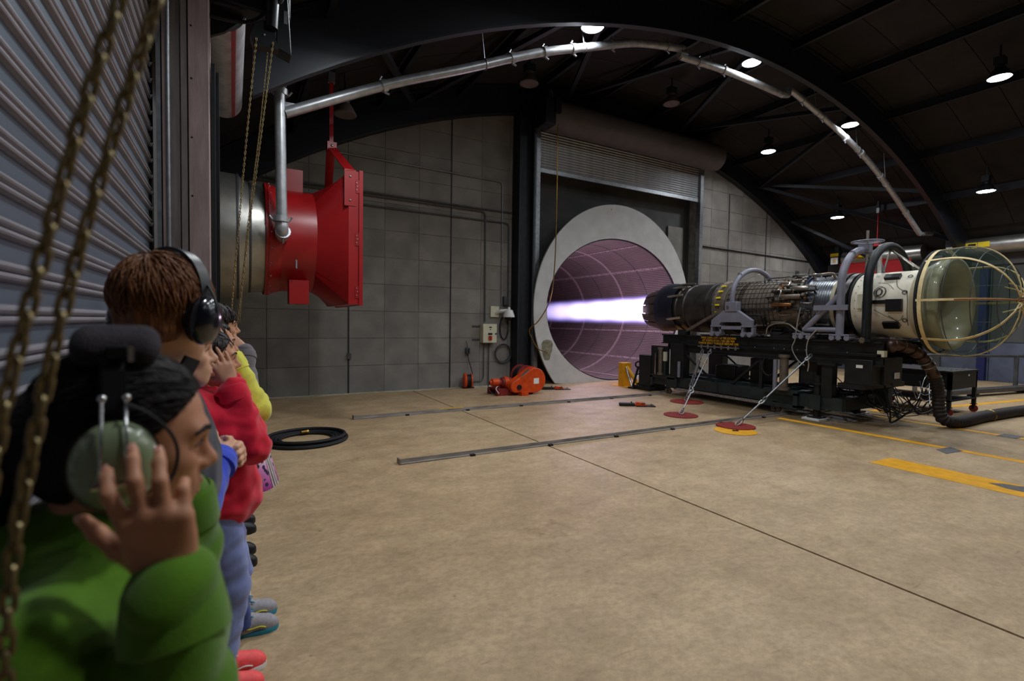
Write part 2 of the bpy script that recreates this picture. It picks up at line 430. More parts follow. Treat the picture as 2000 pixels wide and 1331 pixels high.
# left wall: shutter door, pillar, plain wall beyond
lw = MB(); lw.bx(XL - 0.4, XL - 0.1, 4.9, YB, 0, 6.0); lw.bx(XL - 0.4, XL - 0.1, YF, 4.9, 4.7, 6.0)
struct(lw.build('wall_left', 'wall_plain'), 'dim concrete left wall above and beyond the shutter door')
door1 = empty_struct('door_1', 'tall blue grey roller shutter of ribbed slats along the left wall', (XL, 0, 0))
PITCH = 0.120
def slat_profile(z, x):
    # flat blue band with two rounded beads at its top edge
    return z, x
def make_slat():
    m = MB(); h = PITCH
    prof = [(0.0, 0.0), (0.0, h * 0.52)]
    for cz in (0.62, 0.86):
        for k in range(7):
            a = -PI / 2 + PI * k / 6; prof.append((0.019 * math.cos(a), h * (cz + 0.115 * math.sin(a))))
    prof.append((0.0, h)); prof += [(-0.02, h), (-0.02, 0.0)]
    n = len(prof); y0, y1 = YF, 4.66
    m.add([(p[0], y0, p[1]) for p in prof] + [(p[0], y1, p[1]) for p in prof], [(i, (i + 1) % n, n + (i + 1) % n, n + i) for i in range(n)] + [tuple(range(n)), tuple(range(2 * n - 1, n - 1, -1))])
    return m
slat0 = make_slat().build('shutter_slat', 'shutter_blue', door1, local=True, sharp=30)
slat0.data.materials.append(MATS['shutter_bead'])
for p in slat0.data.polygons:
    c = p.center
    if 0.5 * PITCH < c.z < PITCH and c.x > -0.001: p.material_index = 1
NSL = 40
for i in range(1, NSL): clone(slat0, door1, (0, 0, i * PITCH))
clip = MB()
clip.lathe([(-0.012, 0.0), (-0.012, 0.03), (0.012, 0.03), (0.012, 0.0)], (0.0, 4.672, PITCH * 0.74), (0, 1, 0), 10, 0, PI)
clip0 = clip.build('end_lock', 'galv', door1, local=True)
for i in range(1, NSL): clone(clip0, door1, (0, 0, i * PITCH))
door1.location = (XL, 0, 0.0)

pil = empty_struct('trim_1', 'scuffed pinkish grey door jamb pillar beside the roller shutter', (-0.35, 4.8, 0))
MB().bx(-0.60, -0.535, 4.70, 4.80, 0, 5.6).build('guide_back', 'black_steel', pil)
MB().bx(-0.495, -0.465, 4.62, 4.78, 0, 5.6).build('guide_edge', 'galv', pil)
MB().bx(-0.455, -0.44, 4.60, 4.78, 0, 5.6).build('guide_edge', 'pillar_paint', pil)
MB().cyl((-0.42, 4.60, 0), (-0.42, 4.60, 5.6), 0.016, n=10).build('conduit', 'galv', pil)
MB().bx(-0.44, -0.345, 4.66, 5.0, 0, 5.6).build('jamb_face', 'pillar_grey', pil)
MB().bx(-0.34, -0.30, 4.64, 5.0, 0, 4.42).build('jamb_flange', 'pillar_grey', pil)
MB().bx(-0.292, -0.155, 4.63, 5.0, 0, 4.30).build('jamb_cover', 'pillar_paint', pil, bevel=0.004)
for z in (2.05, 2.6, 3.05, 3.5, 3.9):
    MB().ball((-0.27, 4.63, z), (0.008, 0.006, 0.008), 8, 6).build('bolt', 'dark_steel', pil)
MB().bx(-0.15, -0.12, 4.86, 5.1, 0, 3.75).build('guide_post', 'dark_steel', pil)
MB().bx(-0.118, -0.095, 5.02, 5.2, 0, 3.75).build('guide_post', 'black_steel', pil)
MB().bx(-0.30, -0.16, 5.0, 5.25, 3.6, 4.35).build('guide_plate', 'pillar_grey', pil)

# right wall with coiling doors
rw = MB(); rw.bx(XR, XR + 0.4, YF, YB, 3.7, 6.0); rw.bx(XR, XR + 0.4, 7.55, 8.0, 0, 3.7); rw.bx(XR, XR + 0.4, 10.9, YB, 0, 3.7); rw.bx(XR, XR + 0.4, YF, 2.6, 0, 3.7)
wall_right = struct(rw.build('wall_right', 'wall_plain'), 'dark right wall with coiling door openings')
for i, (y0, y1) in enumerate(((2.6, 7.55), (8.0, 10.9))):
    d = empty_struct('door_%d' % (3 + i), ('blue grey door leaf behind the inlet screen under the numbered silver drum', 'blue grey door leaf at the far end of the right wall')[i], (XR + 0.2, (y0 + y1) / 2, 0))
    k = int((y1 - y0) / 1.1)
    for j in range(k):
        a = y0 + (y1 - y0) * j / k; b = y0 + (y1 - y0) * (j + 1) / k
        MB().bx(XR + 0.10, XR + 0.16, a + 0.01, b - 0.01, 1.25, 3.7).build('door_panel', 'wall_plain', d)
        MB().bx(XR + 0.09, XR + 0.16, a + 0.01, b - 0.01, 0.0, 1.23).build('door_panel', 'door_bluegrey', d)
for y in (5.05, 6.45, 8.3):
    struct(MB().bx(XR - 0.12, XR + 0.06, y - 0.10, y + 0.10, 0, 3.7).build('trim_2', 'blue_paint'), 'blue painted steel post on the right wall')

# wall behind the camera
fb = MB(); wallpiece(fb, XL - 0.4, XR + 0.4, 0, YF - 0.3, YF, 16)
struct(fb.build('wall_front', 'wall_plain'), 'concrete wall behind the viewer')

# ------------------------------------------------------------------ vaulted ceiling
def arc(X, off, Y): return (X, Y, vault(X, off))
cm = MB()
NX = 30
cm.grid(lambda u, v: arc(XL - 0.4 + (XR - XL + 0.8) * u, DECK + 0.12, YF + (YB + 0.3 - YF) * v), NX + 1, 2)
ceiling = struct(cm.build('ceiling', 'roof_deck'), 'dark barrel vaulted ceiling of steel deck and arched ribs')
# purlin angles
PUR = [XC + 17.5 * math.sin(math.radians(a)) for a in (-36.0, -30.2, -23.6, -16.9, -10.1, -3.4, 3.4, 10.1, 16.9, 23.6, 30.2, 36.0)]
ys = []
y = YB
while y > YF: ys.append(y); y -= 0.97
deckcache = {}
for i in range(len(PUR) - 1):
    for j in range(len(ys) - 1):
        y1, y0 = ys[j] - 0.008, ys[j + 1] + 0.008
        if y1 < -2.2: continue
        if i not in deckcache:
            m = MB(); a, b = PUR[i], PUR[i + 1]
            K = 4
            top = [(a + (b - a) * k / K, vault(a + (b - a) * k / K, DECK + 0.02)) for k in range(K + 1)]
            vs = [(X, yy, Z) for yy in (0, y1 - y0) for X, Z in top] + [(X, yy, Z + 0.05) for yy in (0, y1 - y0) for X, Z in top]
            q = K + 1; fs = [(k, k + 1, q + k + 1, q + k) for k in range(K)] + [(k, 2 * q + k, 2 * q + k + 1, k + 1) for k in range(K)] + [(q + k, q + k + 1, 3 * q + k + 1, 3 * q + k) for k in range(K)]
            m.add(vs, fs); o = m.build('roof_panel', 'roof_deck', ceiling, local=True, fixn=False)
            o.location = Vector((0, y0, 0)) - ceiling.location; deckcache[i] = o
        else:
            clone(deckcache[i], ceiling, Vector((0, y0, 0)) - ceiling.location)
for X in PUR[1:-1]:
    z = vault(X, DECK - 0.02)
    m = MB(); m.bx(X - 0.012, X + 0.012, YF, YB, z - 0.20, z); m.bx(X - 0.04, X + 0.04, YF, YB, z - 0.212, z - 0.20)
    m.build('purlin', 'roof_steel', ceiling)
def rib(Y, w=0.24, lo=0.0, x0=XL):
    m = MB(); K = 40
    def band(o0, o1, y0, y1):
        P = []
        for k in range(K + 1):
            X = x0 + (XR - x0) * k / K
            for yy, oo in ((y0, o0), (y1, o0), (y1, o1), (y0, o1)): P.append((X, yy, vault(X, oo)))
        F = []
        for k in range(K):
            for q in range(4): F.append((4 * k + q, 4 * k + (q + 1) % 4, 4 * k + 4 + (q + 1) % 4, 4 * k + 4 + q))
        F += [(0, 1, 2, 3), (4 * K + 3, 4 * K + 2, 4 * K + 1, 4 * K)]
        m.add(P, F)
    band(lo, lo + 0.03, Y - w / 2, Y + w / 2); band(lo + 0.02, DECK, Y - 0.012, Y + 0.012); band(DECK - 0.04, DECK, Y - w / 2, Y + w / 2)
    return m.build('arched_rib', 'roof_steel', ceiling)
rib(11.32, 0.2, 0.05); rib(6.83, 0.12, x0=0.22); rib(2.3); rib(-2.2)
# wind bracing between the ribs
def brace(xa, ya, xb, yb, o=0.42):
    MB().bar((xa, ya, vault(xa, o)), (xb, yb, vault(xb, o)), 0.10, 0.10).build('brace', 'roof_steel', ceiling)
FN = [3.65, 7.9, 12.1, 16.25]; RN = [1.6, 5.75, 9.9, 14.05, 18.2]
for i, a in enumerate(FN):
    brace(a, 11.2, RN[i], 6.9); brace(a, 11.2, RN[i + 1], 6.9, 0.5)
brace(16.25, 11.2, 20.2, 6.9, 0.45); brace(18.2, 11.2, 20.4, 9.4, 0.35)

# ------------------------------------------------------------------ ceiling lamps
def lamp(X, Y, lit, label):
    z = vault(X, 0.10)
    t = thing('ceiling_lamp', label, 'lamp', (X, Y, z), 0, 'high bay lamps under the vault')
    m = MB(); m.lathe([(0.42, 0.0), (0.42, 0.07), (0.20, 0.085), (0.17, 0.12), (0.02, 0.205), (0.0, 0.21), (0.0, 0.195)], (X, Y, z), (0, 0, 1), 20)
    m.build('housing', 'lamp_dead' if not lit else 'dark_steel', t)
    MB().bx(X - 0.11, X + 0.11, Y - 0.08, Y + 0.08, z + 0.26, z + 0.42).build('ballast_box', 'roof_steel' if lit else 'dark_steel', t)
    top = vault(X, DECK)
    MB().cyl((X, Y, z + 0.4), (X, Y, top), 0.02, n=8).build('hanger', 'dark_steel', t)
    m = MB(); m.lathe([(0.012, 0.0), (0.004, 0.10), (-0.004, 0.18), (0.012, 0.198)], (X, Y, z), (0, 0, 1), 20)
    m.build('lens', 'lamp_lit' if lit else 'lamp_dead', t)
    if lit:
        ld = bpy.data.lights.new('lamp_light', 'AREA'); ld.shape = 'DISK'; ld.size = 0.40; ld.energy = LAMP_W; ld.color = (0.93, 0.97, 1.0); ld.spread = math.radians(165)
        lo = bpy.data.objects.new('lamp_light', ld); COL.objects.link(lo); lo.parent = t; lo.location = (0, 0, -0.03)
    return t
LAMPS = [
    (5.55, 7.12, 1, 'glaring lit ceiling lamp just above the middle of the silver arched pipe'),
    (9.97, 7.14, 1, 'lit ceiling lamp above the first elbow of the silver arched pipe'),
    (14.03, 4.25, 1, 'lit ceiling lamp nearest the upper right edge of the vault'),
    (14.05, 7.14, 1, 'lit ceiling lamp right beside the arched pipe halfway down its right side'),
    (14.10, 9.45, 1, 'lit ceiling lamp between the tunnel shutter and the arched pipe'),
    (17.95, 5.60, 1, 'lit ceiling lamp with a visible ballast box low on the right side'),
    (18.00, 9.45, 1, 'lowest lit ceiling lamp, over the middle of the jet engine'),
    (1.65, 5.40, 1, 'lit ceiling lamp cut by the top edge left of centre'),
    (10.05, 4.20, 1, 'lit ceiling lamp just out of the top right edge'),
    (5.72, 9.55, 0, 'unlit reddish ceiling lamp hanging left of the tunnel shutter drum'),
    (10.04, 9.50, 0, 'unlit ceiling lamp hanging right above the tunnel shutter drum'),
    (1.80, 9.53, 0, 'unlit ceiling lamp behind the red hood hanger strap'),
    (5.6, 4.2, 1, 'lit ceiling lamp above the open floor outside the picture'),
    (5.6, 1.2, 1, 'lit ceiling lamp over the open floor near the viewer'),
    (10.0, 1.2, 1, 'lit ceiling lamp over the right of the floor near the viewer'),
    (14.0, 1.2, 1, 'lit ceiling lamp right of the near floor'),
    (1.7, 1.0, 1, 'lit ceiling lamp high above the row of people'),
    (18.0, 1.7, 1, 'lit ceiling lamp by the near right wall'),
    (5.6, -2.2, 1, 'lit ceiling lamp behind the viewer'),
    (10.0, -2.2, 1, 'lit ceiling lamp behind the viewer, right of centre'),
]
for a in LAMPS: lamp(*a)
# ------------------------------------------------------------------ exhaust tunnel, its ring and the shutter above
TX, TZ = 9.75, 2.05
TA, TB = 2.50, 2.05
tun = thing('exhaust_tunnel', 'oval perforated exhaust tunnel with a broad pale ring round its mouth', 'tunnel', (TX, 11.3, 0))
def ell(a, b, t, y, zc=TZ): return (TX + a * math.cos(t), y, zc + b * math.sin(t))
m = MB(); K = 96
RA, RB, RZ = 2.90, 3.04, 2.02
pts_o = []; pts_i = []
for k in range(K):
    t = 2 * PI * k / K
    x, y, z = ell(TA, TB, t, 11.03); pts_i.append((x, y, max(z, 0.005)))
    # same direction on the outer outline, cut off by the floor
    dx, dz = math.cos(t) * TA, math.sin(t) * TB + (TZ - RZ)
    l = math.hypot(dx / RA, dz / RB); ox, oz = TX + dx / l, RZ + dz / l
    if oz < 0.0:
        c = (0.0 - RZ) / (oz - RZ); oz = 0.0; ox = TX + (ox - TX) * c
    pts_o.append((ox, 11.03, oz))
vs = pts_o + pts_i + [(x, y + 0.05, z) for x, y, z in pts_o] + [(x, y + 0.05, z) for x, y, z in pts_i]
fs = []
for k in range(K):
    l = (k + 1) % K
    fs += [(k, l, K + l, K + k), (2 * K + l, 2 * K + k, 3 * K + k, 3 * K + l), (k, 2 * K + k, 2 * K + l, l), (K + l, 3 * K + l, 3 * K + k, K + k)]
m.add(vs, fs); m.build('mouth_ring', 'ring_paint', tun)
m = MB()
m.add([(x, 11.08, z) for x, y, z in pts_o] + [(TX + (x - TX) * 0.90, 11.75, max(0, 2.0 + (z - 2.0) * 0.90)) for x, y, z in pts_o],
      [(k, (k + 1) % K, K + (k + 1) % K, K + k) for k in range(K) if max(pts_o[k][2], pts_o[(k + 1) % K][2]) > 0.001])
sk = m.build('ring_skirt', 'skirt_paint', tun)
# stained patch on the ring
mat('ring_stain', rgb(120, 116, 96), 0.8, var=0.4, scale=12)
pt = [(TX - 2.46 + 0.16 * math.cos(a) * (1 + .25 * math.sin(3 * a)), 11.026, 0.93 + 0.34 * math.sin(a) * (1 + .2 * math.cos(2 * a))) for a in [2 * PI * k / 16 for k in range(16)]]
MB().prism(pt, (0, -0.002, 0)).build('stain_patch', 'ring_stain', tun)
MB().cyl((TX - 0.35, 11.02, RZ + RB - 0.16), (TX - 0.35, 11.035, RZ + RB - 0.16), 0.02).build('bolt', 'brass', tun)
# liner panels: 12 round x 7 long
NA = 12; rings = [11.05, 13.55, 15.85, 18.2, 20.6, 23.0, 25.4]
def liner(t0, t1, y0, y1):
    m = MB(); K = 6; g = 0.006
    P = []; A = []
    for yy in (y0 + 0.01, y1 - 0.01):
        for k in range(K + 1):
            t = t0 + g + (t1 - t0 - 2 * g) * k / K; P.append(ell(TA, TB, t, yy)); A.append((t * 2.3, yy, 0))
    q = K + 1
    m.add(P, [(k, q + k, q + k + 1, k + 1) for k in range(K)])
    o = m.build('liner_panel', 'tunnel_liner', tun, sharp=60, fixn=False)
    at = o.data.attributes.new('uvw', 'FLOAT_VECTOR', 'POINT')
    for i, v in enumerate(A): at.data[i].vector = v
    return o
T0 = math.radians(12)
for j in range(len(rings) - 1):
    for k in range(NA):
        t0 = T0 + 2 * PI * k / NA; liner(t0, t0 + 2 * PI / NA, rings[j], rings[j + 1])
m = MB(); m.grid(lambda u, v: ell(TA + 0.03, TB + 0.03, 2 * PI * u, 11.05 + 14.4 * v), 64, 2, wrapu=True)
m.build('tunnel_shell', 'dark_steel', tun)
m = MB(); m.prism([ell(TA + 0.03, TB + 0.03, 2 * PI * k / 48, 25.45) for k in range(48)], (0, 0.05, 0)); m.build('tunnel_end', 'dark_steel', tun)
def hoop(y, w, d, name='ring_seam', m_='liner_seam'):
    m = MB(); K = 72
    for yy in (0,):
        P = []
        for k in range(K):
            t = 2 * PI * k / K
            P += [ell(TA, TB, t, y - w / 2), ell(TA - d, TB - d, t, y - w / 2), ell(TA - d, TB - d, t, y + w / 2), ell(TA, TB, t, y + w / 2)]
        F = []
        for k in range(K):
            l = (k + 1) % K
            for q in range(3): F.append((4 * k + q, 4 * k + q + 1, 4 * l + q + 1, 4 * l + q))
        m.add(P, F)
    return m.build(name, m_, tun)
for y in rings[1:-1]: hoop(y, 0.10, 0.02)
hoop(11.09, 0.05, 0.03, 'mouth_rim', 'dark_steel')
for y in (12.35, 14.7, 17.0): hoop(y, 0.035, 0.006, 'ring_joint', 'conduit')
for k in range(NA):
    t = T0 + 2 * PI * k / NA
    a = Vector(ell(TA - 0.008, TB - 0.008, t, 11.12)); b = Vector(ell(TA - 0.008, TB - 0.008, t, 25.4))
    nrm = Vector((math.cos(t) * TB, 0, math.sin(t) * TA)).normalized()
    st = MB().bar(a, b, 0.07, 0.016, nrm).build('seam_strip', 'liner_seam', tun)
    if 0 <= k <= 3 or k >= 10:
        mm = MB()
        for q in range(22):
            y = 11.3 + q * 0.34
            for s in (-1, 1):
                p = Vector(ell(TA - 0.02, TB - 0.02, t + 0.006 * s, y + 0.04 * s)); mm.ball(p, 0.013, 6, 4)
        o = mm.build('bolt_row', 'dark_steel', tun); o['kind'] = 'stuff'

# coiling shutter over the tunnel opening
sh = empty_struct('door_2', 'half raised galvanised roller shutter with a long grey drum above the tunnel mouth', (10.25, 11.4, 5.7))
def tslat():
    m = MB(); pr = [(-0.012, 0.0)] + [(-0.012 - 0.022 * math.sin(PI * k / 6), 0.004 + 0.064 * k / 6) for k in range(7)] + [(-0.012, 0.07), (0.0, 0.07), (0, 0)]
    n = len(pr)
    m.add([(OX0 + 0.06 - 10.25, p[0], p[1]) for p in pr] + [(OX1 - 0.04 - 10.25, p[0], p[1]) for p in pr], [(i, (i + 1) % n, n + (i + 1) % n, n + i) for i in range(n)] + [tuple(range(n)), tuple(range(2 * n - 1, n - 1, -1))])
    return m
s0 = tslat().build('shutter_slat', 'shutter_galv', sh, local=True, sharp=50); s0.location = (0, 0.0, 0.10)
for i in range(1, 14): clone(s0, sh, (0, 0.0, 0.10 + i * 0.071))
MB().bx(OX0 + 0.06, OX1 - 0.04, 11.36, 11.42, 5.69, 5.80).build('bottom_bar', 'galv', sh)
MB().bx(6.98, 7.15, 11.28, 11.44, 0, 6.78).build('guide_rail', 'galv', sh)
MB().bx(13.36, 13.50, 11.28, 11.44, 0, 6.78).build('guide_rail', 'galv', sh)
m = MB(); m.lathe([(0, 0.0), (0, 0.34), (0.06, 0.40), (6.55, 0.40), (6.62, 0.34), (6.62, 0.0)], (7.05, 10.92, 7.02), (1, 0, 0), 36)
m.build('drum_hood', 'barrel_grey', sh)
mb = thing('shutter_motor', 'small black motor box at the left end of the tunnel shutter drum', 'motor', (7.0, 10.75, 6.9))
MB().bx(6.78, 7.10, 10.5, 10.95, 6.62, 7.28).build('gear_housing', 'black_steel', mb, bevel=0.02)
MB().bx(7.06, 7.22, 10.45, 10.62, 6.92, 7.28).build('switch_box', 'black_plastic', mb)
MB().bx(7.225, 7.228, 10.47, 10.6, 7.16, 7.24).build('yellow_label', 'yellow_label', mb)
MB().bx(7.225, 7.228, 10.48, 10.56, 6.97, 7.13).build('white_label', 'white_label', mb)
MB().tube(bez([(7.0, 10.6, 7.28), (6.95, 10.6, 7.42), (7.02, 10.62, 7.5), (7.08, 10.65, 7.36)]), 0.012, 6).build('cable_loop', 'galv', mb)
# pull rope down the left of the tunnel
rope = MB().tube(bez([(7.08, 10.40, 6.6), (7.1, 10.42, 4.5), (7.12, 10.5, 3.0), (7.02, 10.55, 2.2), (6.80, 10.7, 1.7), (6.65, 10.9, 1.45), (6.90, 10.9, 1.0), (7.28, 10.98, 0.85)]), 0.014, 6).build('pull_rope', 'brass')
tag(rope, 'thin pull rope hanging down beside the tunnel ring', 'rope')
# deep dark column left of the opening
c = MB(); c.bx(6.38, 6.42, 11.05, 11.4, 0, 7.0); c.bx(6.80, 6.84, 11.05, 11.4, 0, 7.0); c.bx(6.42, 6.80, 11.2, 11.23, 0, 7.0)
struct(c.build('trim_3', 'dark_steel'), 'dark steel wide flange column left of the tunnel opening')
struct(MB().bx(6.88, 6.95, 11.15, 11.42, 0, 6.9).build('trim_4', 'conduit'), 'grey steel angle beside the tunnel shutter guide')
# back of the recess behind the ring
rb = MB()
for k in range(K):
    l = (k + 1) % K
    def outp(k):
        t = 2 * PI * k / K; dx, dz = math.cos(t), math.sin(t); s = 9
        for lim, comp, base in ((OX1 + 0.3 - TX, dx, 0), (-(TX - OX0 + 0.3), dx, 0), (OZ + 0.2 - TZ, dz, 0), (-TZ, dz, 0)):
            if comp * lim > 1e-9: s = min(s, lim / comp)
        return (TX + dx * s, 11.9, TZ + dz * s)
    a, b = ell(TA, TB, 2 * PI * k / K, 11.9), ell(TA, TB, 2 * PI * l / K, 11.9)
    rb.add([outp(k), outp(l), b, a], [(0, 1, 2, 3)])
struct(rb.build('wall_recess_back', 'wall_plain'), 'concrete face behind the tunnel ring')
MB().bx(12.5, 13.2, 11.82, 11.88, 3.4, 4.9).build('hatch_panel', 'panel_concrete', wall_back)

# ------------------------------------------------------------------ jet engine
EX, EZ = 9.75, 2.04
mat('petal', rgb(92, 84, 78), 0.45, metal=0.7, var=0.3, scale=8, rnd=0.15)
mat('burnt', rgb(74, 70, 68), 0.4, metal=0.7, var=0.3, scale=5)
mat('burnt_blue', rgb(60, 62, 80), 0.35, metal=0.8, var=0.25, scale=4)
mat('casing', rgb(112, 102, 92), 0.5, metal=0.5, var=0.25, scale=10)
mat('fan_case', rgb(120, 124, 130), 0.3, metal=0.8, var=0.2, scale=30, stretch=(1, 0.2, 1))
mat('inlet_white', rgb(222, 214, 196), 0.5, var=0.10, scale=4)
mat('cream_fibre', rgb(178, 168, 140), 0.4, var=0.10, scale=5, coat=0.3)
mat('tape', rgb(224, 202, 150), 0.6, var=0.16, scale=12)
mat('tape_brown', rgb(150, 96, 60), 0.6, var=0.2, scale=20)
mat('wire', rgb(190, 190, 188), 0.35, metal=0.7, var=0.1)
mat('black_wire', rgb(20, 20, 20), 0.5, var=0.1)
mat('steel_tube', rgb(176, 170, 160), 0.3, metal=0.9, var=0.15)
mat('copper_tube', rgb(150, 104, 66), 0.35, metal=0.9, var=0.2)
def screen_material():
    m = bpy.data.materials.new('green_netting'); m.use_nodes = True
    nt = m.node_tree; N = nt.nodes; L = nt.links; b = N['Principled BSDF']
    b.inputs['Base Color'].default_value = rgb(14, 58, 44) + (1,); b.inputs['Roughness'].default_value = 0.7
    tr = N.new('ShaderNodeBsdfTransparent'); tr.inputs[0].default_value = (0.86, 0.9, 0.87, 1)
    mx = N.new('ShaderNodeMixShader'); mx.inputs[0].default_value = 0.20
    L.new(tr.outputs[0], mx.inputs[1]); L.new(b.outputs[0], mx.inputs[2]); L.new(mx.outputs[0], N['Material Output'].inputs[0])
    MATS['green_netting'] = m
screen_material()
eng = thing('jet_engine', 'long bare jet engine firing into the exhaust tunnel', 'jet engine', (EX, 6.2, 1.4))
def ax(prof, name, m_, n=48, parent=None, a0=0, a1=2 * PI, sharp=35):
    return MB().lathe(prof, (EX, 0, EZ), (0, 1, 0), n, a0, a1, up=(0, 0, 1)).build(name, m_, parent or eng, sharp=sharp)
def pol(Y, r, deg): a = math.radians(deg); return Vector((EX + r * math.sin(a), Y, EZ + r * math.cos(a)))   # deg 0 top, -90 towards viewer
# nozzle petals
for k in range(14):
    a0 = 2 * PI * (k + 0.06) / 14; a1 = 2 * PI * (k + 0.94) / 14; jag = random.uniform(-0.03, 0.03)
    prof = [(9.0, 0.555), (9.2, 0.545), (9.4, 0.51), (9.62 + jag, 0.455), (9.62 + jag, 0.435), (9.4, 0.49), (9.0, 0.53)]
    MB().lathe(prof, (EX, 0, EZ), (0, 1, 0), 6, a0, a1, closed_prof=True, up=(0, 0, 1)).build('nozzle_petal', 'petal', eng, sharp=40)
ax([(9.0, 0.52), (9.3, 0.50), (9.55, 0.42), (9.3, 0.40), (8.6, 0.42)], 'inner_nozzle', 'burnt')
ax([(8.93, 0.575), (9.03, 0.60), (9.05, 0.635), (9.0, 0.645), (8.86, 0.64), (8.55, 0.60), (8.5, 0.60), (8.55, 0.59), (8.86, 0.625), (8.98, 0.60), (8.93, 0.575)], 'tail_shroud', 'burnt_blue', a0=math.radians(-150), a1=math.radians(150))
ax([(9.0, 0.53), (8.5, 0.53), (8.48, 0.555), (8.44, 0.555), (8.42, 0.535), (8.28, 0.535), (8.26, 0.56), (8.2, 0.56), (8.18, 0.545)], 'afterburner_rear', 'burnt')
ax([(8.18, 0.545), (8.1, 0.565), (7.62, 0.56), (7.6, 0.585), (7.56, 0.585), (7.55, 0.56), (7.46, 0.56), (7.44, 0.585), (7.40, 0.585), (7.38, 0.555)], 'afterburner_duct', 'burnt')
for deg, ext in ((-62, 0.02), (-35, 0.0), (-115, 0.0), (20, 0), (-10, 0)):
    o = MB().tube([pol(8.85, 0.565, deg), pol(8.62, 0.60, deg), pol(8.25, 0.60, deg + 4)], [0.02, 0.032, 0.026], 8).build('actuator', 'steel_tube', eng)
    MB().cyl(pol(8.85, 0.565, deg), pol(8.98, 0.56, deg), 0.012).build('actuator_rod', 'chrome', o)
# flange with yellow clips
ax([(7.38, 0.555), (7.35, 0.60), (7.30, 0.60), (7.28, 0.57), (7.16, 0.57), (7.14, 0.60), (7.08, 0.60), (7.06, 0.56)], 'mid_flange', 'casing')
for k in range(30):
    p = pol(7.33, 0.605, k * 12); MB().ball(p, (0.012, 0.02, 0.012), 6, 4).build('flange_bolt', 'steel_tube', eng)
for k in range(5):
    d = -100 + k * 15; p0, p1 = pol(7.26, 0.60, d), pol(7.15, 0.61, d)
    MB().bar(p0, p1, 0.035, 0.02, p0 - Vector((EX, 7.2, EZ))).build('yellow_clip', 'yellow_label', eng)
# core casing with a raised grid of strips
ax([(7.06, 0.55), (5.45, 0.535)], 'core_casing', 'casing')
for k in range(30):
    d = k * 12
    MB().bar(pol(7.04, 0.552, d), pol(5.95, 0.542, d), 0.008, 0.010, pol(6.5, 1, d) - Vector((EX, 6.5, EZ))).build('casing_strip', 'burnt', eng)
for k in range(13):
    y = 7.0 - k * 0.085; r = 0.552 - 0.01 * (7.06 - y)
    ax([(y - 0.004, r), (y - 0.004, r + 0.006), (y + 0.004, r + 0.006), (y + 0.004, r)], 'casing_band', 'burnt')
MB().bar(pol(7.04, 0.56, -96), pol(5.5, 0.55, -96), 0.05, 0.03, (1, 0, 0)).build('casing_split_rail', 'burnt', eng)
# accessories and plumbing on the visible side
rs = random.Random(3)
for k in range(46):
    y0 = rs.uniform(4.95, 6.6); d0 = rs.uniform(-165, 10)
    if d0 > -100 and y0 > 6.05: y0 = rs.uniform(5.35, 5.95)
    pts = [pol(y0, 0.53, d0)]; y = y0; d = d0; r = rs.uniform(0.57, 0.64)
    pts.append(pol(y, r, d))
    for q in range(rs.randint(2, 4)):
        if rs.random() < 0.55: y += rs.uniform(-0.28, 0.28)
        else: d += rs.uniform(-26, 26)
        y = min(max(y, 4.95), 6.5); pts.append(pol(y, r, d))
    pts.append(pol(y, 0.53, d))
    MB().tube(bez(pts, 5), rs.choice([0.008, 0.011, 0.015, 0.02]), 6).build('fluid_line', rs.choice(['steel_tube', 'steel_tube', 'copper_tube', 'black_wire', 'burnt']), eng)
for k in range(30):
    y = rs.uniform(5.3, 6.1); d = rs.uniform(-160, 5); p = pol(y, 0.58, d); s = rs.uniform(0.03, 0.06)
    q = pol(y + rs.uniform(-.07, .07), 0.60, d + rs.uniform(-6, 6))
    MB().cyl(p, pol(y, 0.58 + s, d), s * 0.7, s * 0.5, 8).build('fitting', rs.choice(['steel_tube', 'casing', 'copper_tube', 'burnt', 'fan_case']), eng)
for (y0, y1, d, r, m_) in ((5.95, 5.55, -88, 0.04, 'copper_tube'), (5.78, 5.4, -74, 0.05, 'casing'), (5.62, 5.3, -58, 0.045, 'steel_tube'), (6.0, 5.6, -62, 0.035, 'burnt')):
    o = MB().lathe([(0, 0.0), (0, r * .7), (0.03, r), (abs(y1 - y0) - 0.03, r), (abs(y1 - y0), r * .7), (abs(y1 - y0), 0)], pol(y0, 0.61, d), (0, -1, 0), 14).build('accumulator', m_, eng)
MB().bx(EX - 0.42, EX + 0.30, 4.9, 6.1, EZ - 0.72, EZ - 0.50).build('accessory_gearbox', 'burnt', eng, bevel=0.03)
for k in range(16):
    y = rs.uniform(4.9, 6.3); x = EX - rs.uniform(0.25, 0.5); z = EZ - rs.uniform(0.42, 0.68)
    pts = [(x, y, z), (x - rs.uniform(0, .06), y + rs.uniform(-.15, .15), z - rs.uniform(0, .08)), (x, y + rs.uniform(-.3, .3), z + rs.uniform(-.05, .1)), (x + .05, y + rs.uniform(-.35, .35), z)]
    MB().tube(bez(pts, 5), rs.choice([0.008, 0.012, 0.018]), 6).build('lower_line', rs.choice(['steel_tube', 'copper_tube', 'black_wire', 'black_wire']), eng)
MB().tube(bez([(9.16, 6.05, 1.45), (9.12, 6.0, 1.62), (9.12, 5.85, 1.70), (9.12, 5.6, 1.70), (9.12, 5.42, 1.58), (9.12, 5.25, 1.52)], 6), 0.016, 8).build('drain_line', 'steel_tube', eng)
